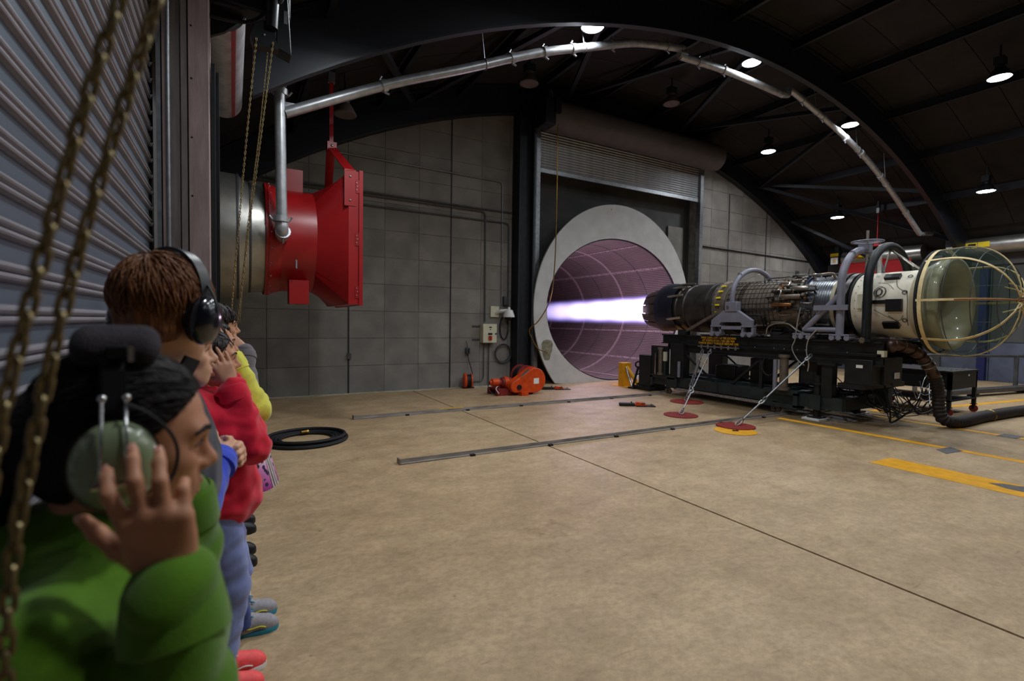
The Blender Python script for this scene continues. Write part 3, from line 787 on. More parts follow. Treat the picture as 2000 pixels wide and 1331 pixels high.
# grey fan case with bands
ax([(5.45, 0.535), (5.40, 0.555), (5.36, 0.555), (5.34, 0.54), (4.92, 0.535)], 'fan_case', 'fan_case')
for k in range(9):
    y = 5.30 - k * 0.043; ax([(y - 0.008, 0.536), (y - 0.006, 0.545), (y + 0.006, 0.545), (y + 0.008, 0.536)], 'fan_case_band', 'fan_case')
MB().tube([pol(5.42, 0.57, d) for d in range(-60, 61, 8)], 0.022, 8).build('blue_harness', 'blue_paint', eng)
# collar rings
ax([(4.92, 0.535), (4.90, 0.56), (4.84, 0.56), (4.84, 0.54)], 'collar_ring', 'cream_fibre')
ax([(4.84, 0.54), (4.83, 0.58), (4.74, 0.585), (4.73, 0.55)], 'collar_ring', 'black_rubber')
ax([(4.73, 0.55), (4.71, 0.575), (4.63, 0.575), (4.62, 0.545)], 'collar_ring', 'burnt')
ax([(4.62, 0.545), (4.60, 0.565), (4.57, 0.565), (4.56, 0.54)], 'collar_ring', 'black_rubber')
# white inlet duct
ax([(4.57, 0.548), (3.70, 0.556)], 'inlet_duct', 'inlet_white')
ax([(3.70, 0.50), (4.6, 0.49)], 'inlet_lining', 'inlet_white')
ax([(4.55, 0.0), (4.55, 0.49)], 'fan_face', 'black_steel')
for k in range(26):
    p = pol(4.50, 0.552, k * 360 / 26); MB().ball(p, (0.008, 0.008, 0.008), 6, 4).build('rivet', 'steel_tube', eng)
def padbox(y0, y1, d, h, t, name, m_):
    c = pol((y0 + y1) / 2, 0.556 + t / 2, d); n_ = (c - Vector((EX, c.y, EZ))).normalized()
    return MB().bar(pol(y0, 0.556 + t / 2, d), pol(y1, 0.556 + t / 2, d), h, t, n_).build(name, m_, eng)
padbox(4.02, 3.80, -93, 0.20, 0.05, 'sensor_box', 'black_plastic')
MB().bar((9.19, 4.22, 2.07), (9.17, 3.98, 2.07), 0.03, 0.06, (0, 0, 1)).build('sensor_arm', 'black_steel', eng)
padbox(4.10, 3.88, -127, 0.12, 0.04, 'lower_nameplate', 'black_plastic')
padbox(4.14, 3.92, -40, 0.10, 0.05, 'junction_strip', 'black_plastic')
padbox(4.46, 4.38, -85, 0.24, 0.012, 'bracket_plate', 'cream_box')
for k in range(5):
    d = -50 - k * 9 + rs.uniform(-3, 3); y = 4.16 + rs.uniform(-.05, .03); r = 0.05 + 0.012 * k
    c = pol(y, 0.562, -70); n_ = (c - Vector((EX, y, EZ))).normalized(); u = Vector((0, 1, 0)); w = n_.cross(u)
    pts = [c + u * (r * 0.8 * math.cos(a)) + w * (r * math.sin(a)) for a in [2 * PI * q / 18 for q in range(18)]]
    MB().tube(pts, 0.004, 5, closed=True).build('sensor_wire', 'black_wire', eng)
for pts in ([pol(3.95, .58, -48), pol(3.9, .57, -62), pol(3.80, .57, -70), pol(3.76, .57, -72)], [pol(3.8, .57, -110), pol(3.86, .58, -118), pol(4.0, .58, -112), pol(4.2, .57, -100)],
            [pol(3.76, .57, -70), pol(3.73, .58, -90), pol(3.74, .58, -110), pol(3.76, .57, -128)], [pol(4.2, .57, -52), pol(4.05, .58, -56), pol(3.95, .57, -66)], [pol(4.0, .57, -110), pol(3.85, .58, -125), pol(3.9, .58, -131)]):
    MB().tube(bez(pts, 6), 0.004, 5).build('sensor_wire', 'black_wire', eng)
for d in (-118, -72, -40):
    c = pol(3.79, 0.57, d); MB().torus(c, c - Vector((EX, c.y, EZ)), 0.03, 0.006, 12, 5).build('wire_coil', 'black_wire', eng)
# bellmouth
bell = [(t_ + 0.03 if t_ < 3.7 else t_, r_) for t_, r_ in [(3.72, 0.50), (3.62, 0.505), (3.50, 0.525), (3.40, 0.56), (3.32, 0.615), (3.285, 0.66), (3.29, 0.70), (3.33, 0.72), (3.40, 0.715), (3.48, 0.68), (3.58, 0.62), (3.72, 0.575)]]
ax(bell, 'bellmouth', 'cream_fibre', 64, sharp=60)
ax([(4.54, 0.0), (4.1, 0.10), (4.02, 0.0)], 'fan_cone', 'black_steel', 20)

# inlet screen: netting dome, hoops and taped straps
scr = thing('inlet_screen', 'domed green netting screen with taped straps over the engine inlet', 'inlet screen', (EX, 3.2, 1.2))
def dome(t):      # t 0 hoop .. 1 apex -> (Y, r)
    if t < 0.35: return 3.55 - 0.34 * (t / 0.35), 0.80 + 0.025 * math.sin(PI * t / 0.7)
    a = (t - 0.35) / 0.65 * PI / 2
    return 3.21 - 0.60 * math.sin(a) ** 1.05, 0.825 * math.cos(a) ** 0.85 if t < 1 else 0.0
prof = [dome(k / 28) for k in range(28)] + [(2.60, 0.02)]
nm = MB().lathe(prof, (EX, 0, EZ + 0.03), (0, 1, 0), 56, up=(0, 0, 1)).build('netting', 'green_netting', scr, sharp=80)
def onscr(t, d, e=0.0):
    y, r = dome(t) if t < 0.999 else (2.60, 0.0); a = math.radians(d); r += e
    return Vector((EX + r * math.sin(a), y - (e if t > .9 else 0), EZ + 0.03 + r * math.cos(a)))
def strap(d, m_, w=0.034):
    pts = [onscr(k / 24 * 0.985, d, 0.008) for k in range(25)]
    m = MB(); vs = []; fs = []
    for i, p in enumerate(pts):
        tg = (pts[min(i + 1, 24)] - pts[max(i - 1, 0)]).normalized(); rad = Vector((math.sin(math.radians(d)), -0.2, math.cos(math.radians(d))))
        s_ = tg.cross(rad).normalized() * (w / 2 if i < 20 else w / 2 * (1 - 0.1 * (i - 19))); n_ = s_.cross(tg).normalized() * 0.006
        vs += [p - s_ - n_, p + s_ - n_, p + s_ + n_, p - s_ + n_]
    for i in range(24):
        for q in range(4): fs.append((4 * i + q, 4 * i + (q + 1) % 4, 4 * i + 4 + (q + 1) % 4, 4 * i + 4 + q))
    m.add(vs, fs); return m.build('strap', m_, scr)
for d in (-90, -42, 0, 48, 90, 138, 180, -135): strap(d, 'tape')
MB().tube([onscr(0.45 + k * 0.027, -90, 0.018) for k in range(20)], 0.011, 6).build('strap_binding', 'tape_brown', scr)
MB().torus((EX, 3.55, EZ + 0.03), (0, 1, 0), 0.80, 0.022, 56, 8).build('base_hoop', 'black_rubber', scr)
for d0 in (-180,):
    m = MB().lathe([(3.515, 0.812), (3.465, 0.817), (3.465, 0.825), (3.515, 0.82)], (EX, 0, EZ + 0.03), (0, 1, 0), 56, closed_prof=True, up=(0, 0, 1)); m.build('tape_hoop', 'tape', scr)
for t in (0.34, 0.56, 0.76):
    y, r = dome(t); MB().torus((EX, y, EZ + 0.03), (0, 1, 0), r, 0.006, 56, 6).build('hoop_wire', 'conduit', scr)
for d in (-20, -158, 70, 112):
    MB().tube([onscr(k / 20 * 0.97, d) for k in range(21)], 0.004, 5).build('rib_wire', 'conduit', scr)
for d in (-42, -135, 0, 138):
    a = math.radians(d); c, s_ = math.cos(a), math.sin(a)
    pts = [(EX + s_ * r, y, EZ + 0.03 + c * r) for r, y in ((0.03, 2.63), (0.10, 2.575), (0.17, 2.60), (0.22, 2.68), (0.25, 2.74))]
    MB().tube(bez(pts, 5), 0.009, 6).build('apex_loop', 'tape', scr)
MB().cyl((EX, 2.65, EZ + 0.03), (EX, 2.53, EZ + 0.03), 0.03, 0.012, 8).build('apex_knot', 'tape_brown', scr)

# afterburner flame
def flame_material():
    m = bpy.data.materials.new('flame'); m.use_nodes = True
    nt = m.node_tree; N = nt.nodes; L = nt.links; N.clear()
    out = N.new('ShaderNodeOutputMaterial'); em = N.new('ShaderNodeEmission'); L.new(em.outputs[0], out.inputs['Volume'])
    tc = N.new('ShaderNodeTexCoord'); sp = N.new('ShaderNodeSeparateXYZ'); L.new(tc.outputs['Object'], sp.inputs[0])
    def M(op, a, b=None, c=None):
        n = N.new('ShaderNodeMath'); n.operation = op
        for i, q in enumerate((a, b, c)):
            if q is None: continue
            if isinstance(q, (int, float)): n.inputs[i].default_value = q
            else: L.new(q, n.inputs[i])
        return n.outputs[0]
    def MR(v, a, b, c, d, smooth=True):
        n = N.new('ShaderNodeMapRange'); n.interpolation_type = 'SMOOTHSTEP' if smooth else 'LINEAR'
        for i, q in enumerate((a, b, c, d)): n.inputs[i + 1].default_value = q
        L.new(v, n.inputs[0]); return n.outputs[0]
    x, y, z = sp.outputs
    R = MR(y, 0.0, 6.5, 0.41, 0.37, False)
    r = M('DIVIDE', M('SQRT', M('ADD', M('MULTIPLY', x, x), M('MULTIPLY', z, z))), R)
    core = MR(r, 0.45, 1.0, 1.0, 0.0)
    halo = MR(r, 0.75, 1.10, 1.0, 0.0)
    ln = MR(y, 0.2, 6.2, 1.0, 0.12, False)
    ln2 = M('ADD', M('MULTIPLY', M('POWER', ln, 1.5), 1.0), 0.02)
    sh_ = M('ADD', 1.0, M('MULTIPLY', M('SINE', M('MULTIPLY', y, 6.0)), 0.22))
    mx = N.new('ShaderNodeMix'); mx.data_type = 'RGBA'; mx.inputs[6].default_value = (0.36, 0.28, 1.0, 1); mx.inputs[7].default_value = (1.0, 0.84, 0.92, 1)
    L.new(M('MULTIPLY', core, MR(y, 0.0, 4.5, 1.0, 0.45, False)), mx.inputs[0]); L.new(mx.outputs[2], em.inputs[0])
    tailc = MR(y, 5.0, 6.6, 1.0, 0.0)
    st = M('MULTIPLY', M('ADD', M('MULTIPLY', core, 5.5), M('MULTIPLY', halo, 0.9)), M('MULTIPLY', M('MULTIPLY', ln2, sh_), tailc))
    L.new(st, em.inputs[1])
    MATS['flame'] = m
flame_material()
fl = MB().lathe([(-0.12, 0.0), (-0.12, 0.41), (0.1, 0.47), (6.7, 0.46), (6.7, 0.0)], (0, 0, 0), (0, 1, 0), 32, up=(0, 0, 1)).build('exhaust_flame', 'flame', None, local=True)
fl.location = (EX, 9.58, EZ)
tag(fl, 'bright violet white afterburner flame shooting into the tunnel', 'flame')
for i, y in enumerate((2.0, 3.2, 4.5)):
    ld = bpy.data.lights.new('flame_light', 'POINT'); ld.energy = FLAME_W * (1.0, 1.0, 0.7)[i]; ld.color = (1.0, 0.72, 0.90); ld.shadow_soft_size = 0.25
    lo = bpy.data.objects.new('flame_light', ld); COL.objects.link(lo); lo.parent = fl; lo.location = (0, y, 0)
# ------------------------------------------------------------------ engine stand
st = thing('engine_stand', 'black steel thrust stand on casters carrying the jet engine', 'engine stand', (EX, 6.3, 0))
def SB(name, m_, *boxes, bevel=0.0):
    m = MB()
    for b in boxes: m.bx(*b)
    return m.build(name, m_, st, bevel=bevel)
def ibeam(name, x, y0, y1, z0, z1, w=0.14, m_='black_steel'):
    m = MB(); m.bx(x - w / 2, x + w / 2, y0, y1, z1 - 0.025, z1); m.bx(x - w / 2, x + w / 2, y0, y1, z0, z0 + 0.025); m.bx(x - 0.02, x + 0.02, y0, y1, z0 + 0.02, z1 - 0.02)
    return m.build(name, m_, st)
for x in (9.10, 10.45):
    ibeam('top_beam', x, 4.0, 8.66, 1.20, 1.42)
    ibeam('under_beam', x, 4.0, 7.9, 1.02, 1.20, 0.12)
    SB('base_beam', 'stand_green', (x - 0.07, x + 0.07, 4.55, 9.0, 0.20, 0.42))
for y in (8.5, 7.2, 5.9, 4.6): SB('cross_beam', 'black_steel', (9.15, 10.40, y - 0.06, y + 0.06, 1.06, 1.30))
for y in (8.75, 5.5, 4.65): SB('base_cross_beam', 'stand_green', (9.1, 10.5, y - 0.08, y + 0.08, 0.20, 0.42))
SB('floor_channel', 'stand_green', (9.35, 9.47, 5.6, 8.4, 0.36, 0.46)); SB('floor_channel', 'stand_green', (9.95, 10.1, 5.6, 8.4, 0.36, 0.46))
SB('drip_tray', 'black_steel', (9.2, 10.3, 5.9, 8.2, 0.14, 0.17))
SB('tray_lip', 'rail_steel', (8.98, 9.02, 5.6, 8.2, 0.13, 0.18))
# columns
for x in (9.10, 10.45):
    SB('rear_column', 'black_steel', (x - 0.10, x + 0.10, 7.95, 8.35, 0.42, 1.22))
    SB('front_column', 'black_steel', (x - 0.08, x + 0.08, 4.72, 4.90, 0.42, 1.05), (x - 0.11, x + 0.11, 4.66, 4.96, 0.98, 1.03))
    m = MB(); m.cyl((x - 0.04, 4.98, 0.06), (x - 0.04, 4.98, 0.78), 0.06, n=12); m.cyl((x - 0.04, 4.98, 0.62), (x - 0.04, 4.98, 0.66), 0.085, n=12); m.bx(x - 0.15, x + 0.07, 4.87, 5.09, 0.03, 0.06)
    m.build('screw_jack', 'black_steel', st)
    SB('jack_sleeve', 'stand_green', (x - 0.13, x + 0.05, 4.88, 5.08, 0.18, 0.44))
    SB('floor_pad', 'white_label', (x - 0.22, x + 0.14, 4.84, 5.14, 0.0, 0.03))
    SB('mid_strut', 'black_steel', (x - 0.03, x + 0.03, 6.05, 6.12, 0.4, 1.05))
    MB().bar((x, 6.1, 1.0), (x, 6.75, 0.42), 0.05, 0.05).build('diagonal_brace', 'black_steel', st)
    MB().bar((x, 7.95, 0.95), (x, 7.2, 0.42), 0.04, 0.04).build('diagonal_brace', 'black_steel', st)
# left end gear: plates, rams, gauge rod
SB('end_plate', 'black_steel', (9.0, 9.06, 8.42, 8.96, 0.40, 1.13))
SB('end_box', 'black_steel', (8.98, 9.5, 8.95, 9.35, 0.10, 0.88))
SB('end_foot', 'black_steel', (8.92, 9.55, 8.9, 9.45, 0.0, 0.10))
SB('caster_bracket', 'stand_green', (8.98, 9.2, 8.18, 8.96, 0.36, 0.44), (8.98, 9.04, 8.88, 8.96, 0.16, 0.40), (8.98, 9.2, 8.12, 8.42, 0.16, 0.40))
def ram(y, z0, z1, r, name='air_ram'):
    m = MB(); m.lathe([(0, 0.0), (0, r * 1.5), (0.05, r * 1.5), (0.05, r), (z1 - z0 - 0.05, r), (z1 - z0 - 0.05, r * 1.35), (z1 - z0, r * 1.35), (z1 - z0, 0)], (8.97, y, z0), (0, 0, 1), 12)
    return m.build(name, 'casing', st)
ram(8.62, 0.44, 1.10, 0.05)
ram(5.55, 0.46, 1.12, 0.075)
MB().cyl((8.97, 8.78, 0.44), (8.97, 8.78, 0.96), 0.02, n=8).build('guide_rod', 'chrome', st)
MB().cyl((8.97, 5.72, 0.44), (8.97, 5.72, 1.02), 0.04, n=10).build('guide_rod', 'grey_paint', st)
MB().cyl((8.97, 8.05, 0.44), (8.97, 8.05, 0.80), 0.035, n=10).build('guide_rod', 'grey_paint', st)
MB().bx(8.95, 9.0, 8.44, 8.52, 0.78, 1.0).build('sight_glass', 'cream_box', st)
MB().cyl((8.97, 8.48, 0.44), (8.97, 8.48, 0.78), 0.03, n=8).build('guide_rod', 'stand_green', st)
SB('caster_bracket', 'stand_green', (8.96, 9.2, 5.28, 5.95, 0.38, 0.46), (8.96, 9.2, 5.28, 5.36, 0.16, 0.42), (8.96, 9.2, 5.28, 5.95, 0.13, 0.20))
for y in (8.45, 5.75):
    for x in (9.08, 10.47):
        c = MB(); c.bx(x - 0.05, x + 0.05, y - 0.04, y + 0.04, 0.13, 0.22)
        o = c.build('caster', 'black_steel', st)
        for s_ in (-0.035, 0.035):
            MB().lathe([(-0.022, 0.0), (-0.022, 0.05), (-0.018, 0.062), (0.018, 0.062), (0.022, 0.05), (0.022, 0.0)], (x, y + s_, 0.065), (0, 1, 0) if False else (1, 0, 0), 14).build('wheel', 'casing', o)
# boxes and cabinets under the front
SB('control_cabinet', 'black_steel', (9.0, 9.3, 4.10, 4.52, 0.70, 1.12), bevel=0.01)
SB('cabinet_label', 'white_label', (8.996, 8.999, 4.24, 4.34, 0.98, 1.03))
SB('rear_cabinet', 'black_steel', (9.15, 9.6, 5.05, 5.35, 0.62, 1.05))
SB('front_shelf', 'black_steel', (9.0, 10.4, 4.22, 4.62, 0.62, 0.70))
SB('front_plate', 'black_steel', (9.3, 9.9, 4.06, 4.12, 0.70, 1.15))
SB('hydraulic_block', 'black_steel', (9.4, 9.9, 6.9, 7.4, 0.48, 0.78), bevel=0.02)
SB('hydraulic_block', 'black_steel', (9.5, 9.9, 6.3, 6.62, 0.48, 0.98), bevel=0.02)
SB('instrument_box', 'stand_green', (9.9, 10.05, 4.25, 4.45, 0.28, 0.60))
SB('paper_tag', 'white_label', (9.62, 9.78, 4.04, 4.05, 0.80, 0.90))
SB('cream_valve', 'cream_box', (9.04, 9.14, 3.96, 4.06, 1.18, 1.28))
for (y, x, z) in ((7.35, 9.02, 0.86), (7.42, 9.04, 0.78), (7.5, 9.02, 0.92)):
    MB().ball((x, y, z), (0.02, 0.03, 0.05), 8, 6).build('valve_body', 'yellow_paint' if z < .9 else 'brass', st)
for y in (6.6, 6.75, 7.0): MB().tube([(9.05, y, 0.25), (9.05, y - 0.12, 0.27), (9.05, y - 0.2, 0.24)], 0.018, 6).build('brass_valve', 'brass', st)
for y in (4.5, 5.2, 5.35, 5.6, 5.8, 6.2): MB().ball((9.03, y, 1.225), 0.011, 6, 4).build('bolt_head', 'galv', st)
# drilled bar with pegs under the warning text
MB().bar((8.99, 7.55, 1.185), (8.99, 6.52, 1.185), 0.012, 0.025).build('peg_bar', 'galv', st)
for k in range(6): MB().bx(8.98, 9.0, 7.45 - k * 0.17 - 0.02, 7.45 - k * 0.17 + 0.02, 1.14, 1.225).build('peg', 'galv', st)
def txt_near(txt, size, y, z, x, m_, parent, **kw):
    # lettering on a face that looks towards -X, reading along -Y
    M_ = Matrix(((0, 0, -1, x), (-1, 0, 0, y), (0, 1, 0, z), (0, 0, 0, 1)))
    return text_mesh(txt, size, m_, parent, M_, **kw)
for i, t_ in enumerate(('MAX CAPACITY OF TIE DOWN', 'AT SUSPENSION 7.5K LBS PER', 'CHECK BOLT TORQUE BEFORE USE')):
    txt_near(t_, 0.062, 7.06, 1.375 - i * 0.058, 9.025, 'yellow_paint', st, name='warning_text', bold=True)
SB('warning_plate', 'black_steel', (9.026, 9.032, 6.78, 7.34, 1.235, 1.405))
# hoses and cables under the stand
rs = random.Random(11)
for k in range(26):
    y0 = rs.uniform(3.9, 5.3); x0 = rs.uniform(9.25, 10.4)
    pts = [(x0, y0, rs.uniform(0.55, 0.95)), (x0 + rs.uniform(-.2, .3), y0 + rs.uniform(-.3, .2), rs.uniform(0.25, 0.5)), (x0 + rs.uniform(.0, .6), y0 + rs.uniform(-.5, .1), rs.uniform(0.03, 0.2)), (x0 + rs.uniform(.2, .9), y0 + rs.uniform(-.5, .2), rs.uniform(0.12, 0.5))]
    MB().tube(bez(pts, 6), rs.choice([0.008, 0.012, 0.016]), 6).build('control_cable', 'black_wire' if k % 9 else 'wire', st)
for k in range(5):
    pts = [(10.3 + rs.uniform(0, .2), 4.1, 0.62), (10.7, 4.05 + rs.uniform(-.1, .1), rs.uniform(0.3, 0.6)), (10.9 + rs.uniform(-.1, .3), 4.1 + rs.uniform(-.2, .1), rs.uniform(0.5, 0.75)), (11.3, 4.2, 0.82)]
    MB().tube(bez(pts, 6), 0.0045, 5).build('white_cable', 'wire', st)
for k in range(10):
    x = 9.25 + 0.1 * k
    pts = [(x, 5.9, 0.5), (x + rs.uniform(-.2, .2), 5.4, 0.48 + rs.uniform(0, .08)), (x + rs.uniform(-.2, .2), 4.9, 0.45 + rs.uniform(0, .1)), (x + 0.2, 4.4, 0.5)]
    MB().tube(bez(pts, 5), 0.014, 6).build('supply_hose', rs.choice(['black_wire', 'black_rubber', 'blue_paint']), st)
MB().tube(bez([(8.98, 5.95, 1.05), (8.95, 5.98, 0.85), (8.95, 5.9, 0.72), (8.95, 5.78, 0.72), (8.96, 5.72, 0.82)], 6), 0.014, 6).build('hose_loop', 'black_rubber', st)
for pts in ([(9.0, 5.30, 2.0), (8.98, 5.34, 1.7), (8.97, 5.36, 1.42), (8.95, 5.40, 1.25), (8.96, 5.30, 1.05), (8.98, 5.18, 0.95)], [(9.0, 5.0, 1.6), (8.97, 5.12, 1.42), (8.96, 5.14, 1.2), (8.97, 5.10, 1.0), (8.98, 5.12, 0.85)]):
    MB().tube(bez(pts, 6), 0.010, 6).build('bleed_hose', 'wire', st)
# feet of the thrust arm, extension to the mount pin
MB().bar((9.06, 8.05, 1.46), (9.02, 6.95, 1.98), 0.05, 0.06).build('thrust_link', 'casing', st)
SB('link_block', 'dark_steel', (8.98, 9.16, 7.92, 8.12, 1.42, 1.54))

# ------------------------------------------------------------------ grey mount frames
def arch(x0, x1, y, z0, zs, r, m_='grey_paint', name='arch_tube', parent=None, top=None):
    cx = (x0 + x1) / 2; R = (x1 - x0) / 2; Rz = (top - zs) if top else R
    pts = [(x0, y, z0)] + [(x0, y, z0 + (zs - z0) * 0.5)] + [(cx - R * math.cos(PI * k / 20), y, zs + Rz * math.sin(PI * k / 20)) for k in range(21)] + [(x1, y, z0 + (zs - z0) * 0.5), (x1, y, z0)]
    return MB().tube(pts, r, 14).build(name, m_, parent)
def star_knob(c, parent, m_='grey_paint'):
    m = MB(); pts = []
    for k in range(16):
        a = 2 * PI * k / 16; r = 0.055 if k % 2 else 0.035; pts.append((c[0], c[1] + r * math.cos(a), c[2] + r * math.sin(a)))
    m.prism(pts, (-0.03, 0, 0)); return m.build('star_knob', m_, parent)
fm = thing('front_mount_frame', 'grey tubular mount frame with a handwheel arching over the front of the engine', 'mount frame', (EX, 4.7, 1.42))
arch(9.08, 10.46, 4.66, 1.52, 2.38, 0.062, parent=fm, top=3.02)
for x in (9.08, 10.46):
    MB().tube([(x, 4.68, 2.20), (x, 5.25, 1.60)], 0.05, 12).build('diagonal_tube', 'grey_paint', fm)
    MB().tube([(x, 4.66, 1.60), (x, 5.28, 1.60)], 0.045, 12).build('bottom_tube', 'grey_paint', fm)
    MB().bx(x - 0.10, x - 0.07, 4.50, 5.06, 1.94, 2.03).build('side_plate', 'grey_paint', fm)
    for y in (4.62, 5.26):
        MB().bx(x - 0.1, x + 0.1, y - 0.16, y + 0.16, 1.50, 1.53).build('foot_plate', 'grey_paint', fm)
        MB().lathe([(-0.10, 0.0), (-0.10, 0.045), (0.10, 0.045), (0.10, 0.0)], (x, y + 0.12, 1.465), (1, 0, 0), 12).build('roller', 'grey_paint', fm)
        MB().lathe([(-0.10, 0.0), (-0.10, 0.045), (0.10, 0.045), (0.10, 0.0)], (x, y - 0.12, 1.465), (1, 0, 0), 12).build('roller', 'grey_paint', fm)
        if x < 10: star_knob((x - 0.09, y, 1.47), fm)
MB().torus((EX, 4.6, 3.16), (0, 0, 1), 0.235, 0.014, 32, 8).build('handwheel_rim', 'grey_paint', fm)
for k in range(4):
    a = PI * k / 2 + 0.4; MB().cyl((EX, 4.6, 3.16), (EX + 0.235 * math.cos(a), 4.6 + 0.235 * math.sin(a), 3.16), 0.010, n=6).build('handwheel_spoke', 'grey_paint', fm)
MB().cyl((EX, 4.6, 2.60), (EX, 4.6, 3.36), 0.022, n=10).build('lift_screw', 'rail_steel', fm)
MB().bx(EX - 0.06, EX + 0.06, 4.54, 4.72, 2.98, 3.12).build('screw_block', 'grey_paint', fm)
MB().cyl((EX + 0.12, 4.45, 2.6), (EX + 0.12, 4.45, 3.10), 0.03, n=10).build('white_post', 'white_label', fm)
MB().torus((9.36, 4.64, 2.93), (1, 0, 0.4), 0.045, 0.010, 14, 6).build('lifting_eye', 'grey_paint', fm)

rm = thing('rear_mount_frame', 'grey tubular arch with a roller trolley at the middle of the engine', 'mount frame', (EX, 6.7, 1.42))
arch(9.02, 10.48, 6.74, 2.05, 2.24, 0.050, parent=rm, top=2.84)
for x in (9.02, 10.48):
    for e in (0.05,):
        poly = [(x - e, 7.20, 1.66), (x - e, 7.20, 1.76), (x - e, 6.92, 1.96), (x - e, 6.58, 1.96), (x - e, 6.26, 1.76), (x - e, 6.26, 1.66), (x - e, 6.45, 1.66), (x - e, 6.50, 1.72), (x - e, 6.96, 1.72), (x - e, 7.0, 1.66)]
        MB().prism(poly, (2 * e, 0, 0)).build('trolley_plate', 'grey_paint', rm)
    MB().bx(x - 0.07, x + 0.07, 6.58, 6.86, 1.94, 2.14).build('clevis', 'grey_paint', rm, bevel=0.008)
    MB().cyl((x - 0.10, 6.78, 2.04), (x + 0.1, 6.78, 2.04), 0.028, n=10).build('pivot_pin', 'steel_tube', rm)
    MB().bx(x - 0.05, x + 0.05, 6.45, 7.0, 1.57, 1.64).build('trolley_bar', 'grey_paint', rm)
    for y in (7.08, 6.34):
        MB().bx(x - 0.06, x + 0.06, y - 0.13, y + 0.13, 1.62, 1.66).build('axle_plate', 'grey_paint', rm)
        MB().bx(x - 0.05, x + 0.05, y - 0.13, y - 0.09, 1.48, 1.63).build('axle_bracket', 'grey_paint', rm)
        MB().bx(x - 0.05, x + 0.05, y + 0.09, y + 0.13, 1.48, 1.63).build('axle_bracket', 'grey_paint', rm)
        for s_ in (-0.075, 0.075):
            MB().lathe([(-0.09, 0.0), (-0.09, 0.05), (0.09, 0.05), (0.09, 0.0)], (x, y + s_, 1.47), (1, 0, 0), 12).build('roller', 'grey_paint', rm)
for x in (9.25, 10.25):
    MB().torus((x, 6.74, 2.72), (1, 0, 0.5), 0.04, 0.010, 12, 6).build('lifting_eye', 'grey_paint', rm)
MB().tube(bez([(9.6, 6.9, 2.62), (9.85, 6.85, 2.72), (10.15, 6.80, 2.80), (10.3, 6.75, 2.74), (10.35, 6.74, 2.6)], 6), 0.007, 6).build('tie_cord', 'wire', rm)

bh = thing('black_hoop_frame', 'black tubular hoop standing over the white inlet duct', 'mount frame', (EX, 4.22, 1.42))
arch(9.06, 10.46, 4.24, 1.46, 2.36, 0.066, 'black_steel', parent=bh, top=3.04)
MB().bx(8.94, 10.56, 4.12, 4.36, 1.42, 1.455).build('hoop_base', 'black_steel', bh)
for a, b in (((EX, 4.24, 2.98), (EX - 0.1, 3.86, 2.66)), ((EX, 4.24, 2.98), (EX - 0.28, 4.20, 2.60)), ((EX, 4.24, 2.98), (EX + 0.3, 3.9, 2.62))):
    MB().cyl(a, b, 0.016, n=8).build('stay_rod', 'steel_tube', bh)
MB().tube([(9.0, 4.24, 1.5), (9.0, 4.24, 1.78)], 0.03, 8).build('hoop_strut', 'black_steel', bh)
star_knob((8.96, 4.24, 1.44), bh, 'casing')

# ------------------------------------------------------------------ black duct hose
hs = thing('duct_hose', 'black corrugated duct hose bending down to the floor and away to the right', 'hose', (10.2, 3.7, 0))
path = bez([(9.35, 3.98, 1.38), (9.60, 3.86, 1.32), (9.85, 3.78, 1.18), (10.06, 3.73, 0.98), (10.20, 3.70, 0.78), (10.26, 3.68, 0.55), (10.27, 3.67, 0.32), (10.30, 3.62, 0.15), (10.46, 3.52, 0.095), (10.9, 3.50, 0.095), (11.5, 3.52, 0.095), (12.2, 3.50, 0.095), (13.0, 3.46, 0.095), (14.5, 3.3, 0.095), (16.0, 2.9, 0.095)], 14)
n = len(path); rr = []
dist = 0.0; prevp = path[0]; fine = [path[0]]
step = 0.0105
L_ = [0.0]
for p in path[1:]: L_.append(L_[-1] + (p - prevp).length); prevp = p
k = 0; s_ = 0.0; pts = []; rad = []
while s_ < L_[-1]:
    while L_[k + 1] < s_: k += 1
    t_ = (s_ - L_[k]) / max(1e-9, L_[k + 1] - L_[k]); pts.append(path[k].lerp(path[k + 1], t_))
    rad.append(0.082 + 0.018 * (0.5 + 0.5 * math.cos(2 * PI * s_ / 0.063)) + (0.006 if s_ < 0.9 else 0)); s_ += step
cut = next(i for i, p in enumerate(pts) if i * step > 1.05)
mat('hose_black', rgb(44, 36, 36), 0.6, var=0.3, scale=14)
mat('hose_bronze', rgb(84, 66, 60), 0.35, metal=0.6, var=0.25, scale=10)
MB().tube(pts[cut - 1:], rad[cut - 1:], 16).build('corrugated_tube', 'hose_black', hs, sharp=80)
MB().tube(pts[:cut], [0.085 + 0.006 * math.sin(i * 0.35) for i in range(cut)], 16).build('metal_sleeve', 'hose_bronze', hs, sharp=80)
for i in (16, 34, 52, 66, 76):
    d = (pts[i + 1] - pts[i]).normalized(); MB().torus(pts[i], d, 0.09, 0.012, 20, 6).build('hose_clamp', 'galv' if i > 60 else 'hose_bronze', hs)
i = min(range(len(pts)), key=lambda q: abs(pts[q].x - 11.9) + abs(pts[q].z - 0.095))
MB().torus(pts[i], (1, 0, 0), 0.093, 0.014, 20, 6).build('rope_tie', 'brass', hs)
MB().ball((9.33, 3.98, 1.36), (0.10, 0.08, 0.11), 14, 10).build('hose_collar', 'hose_bronze', hs)

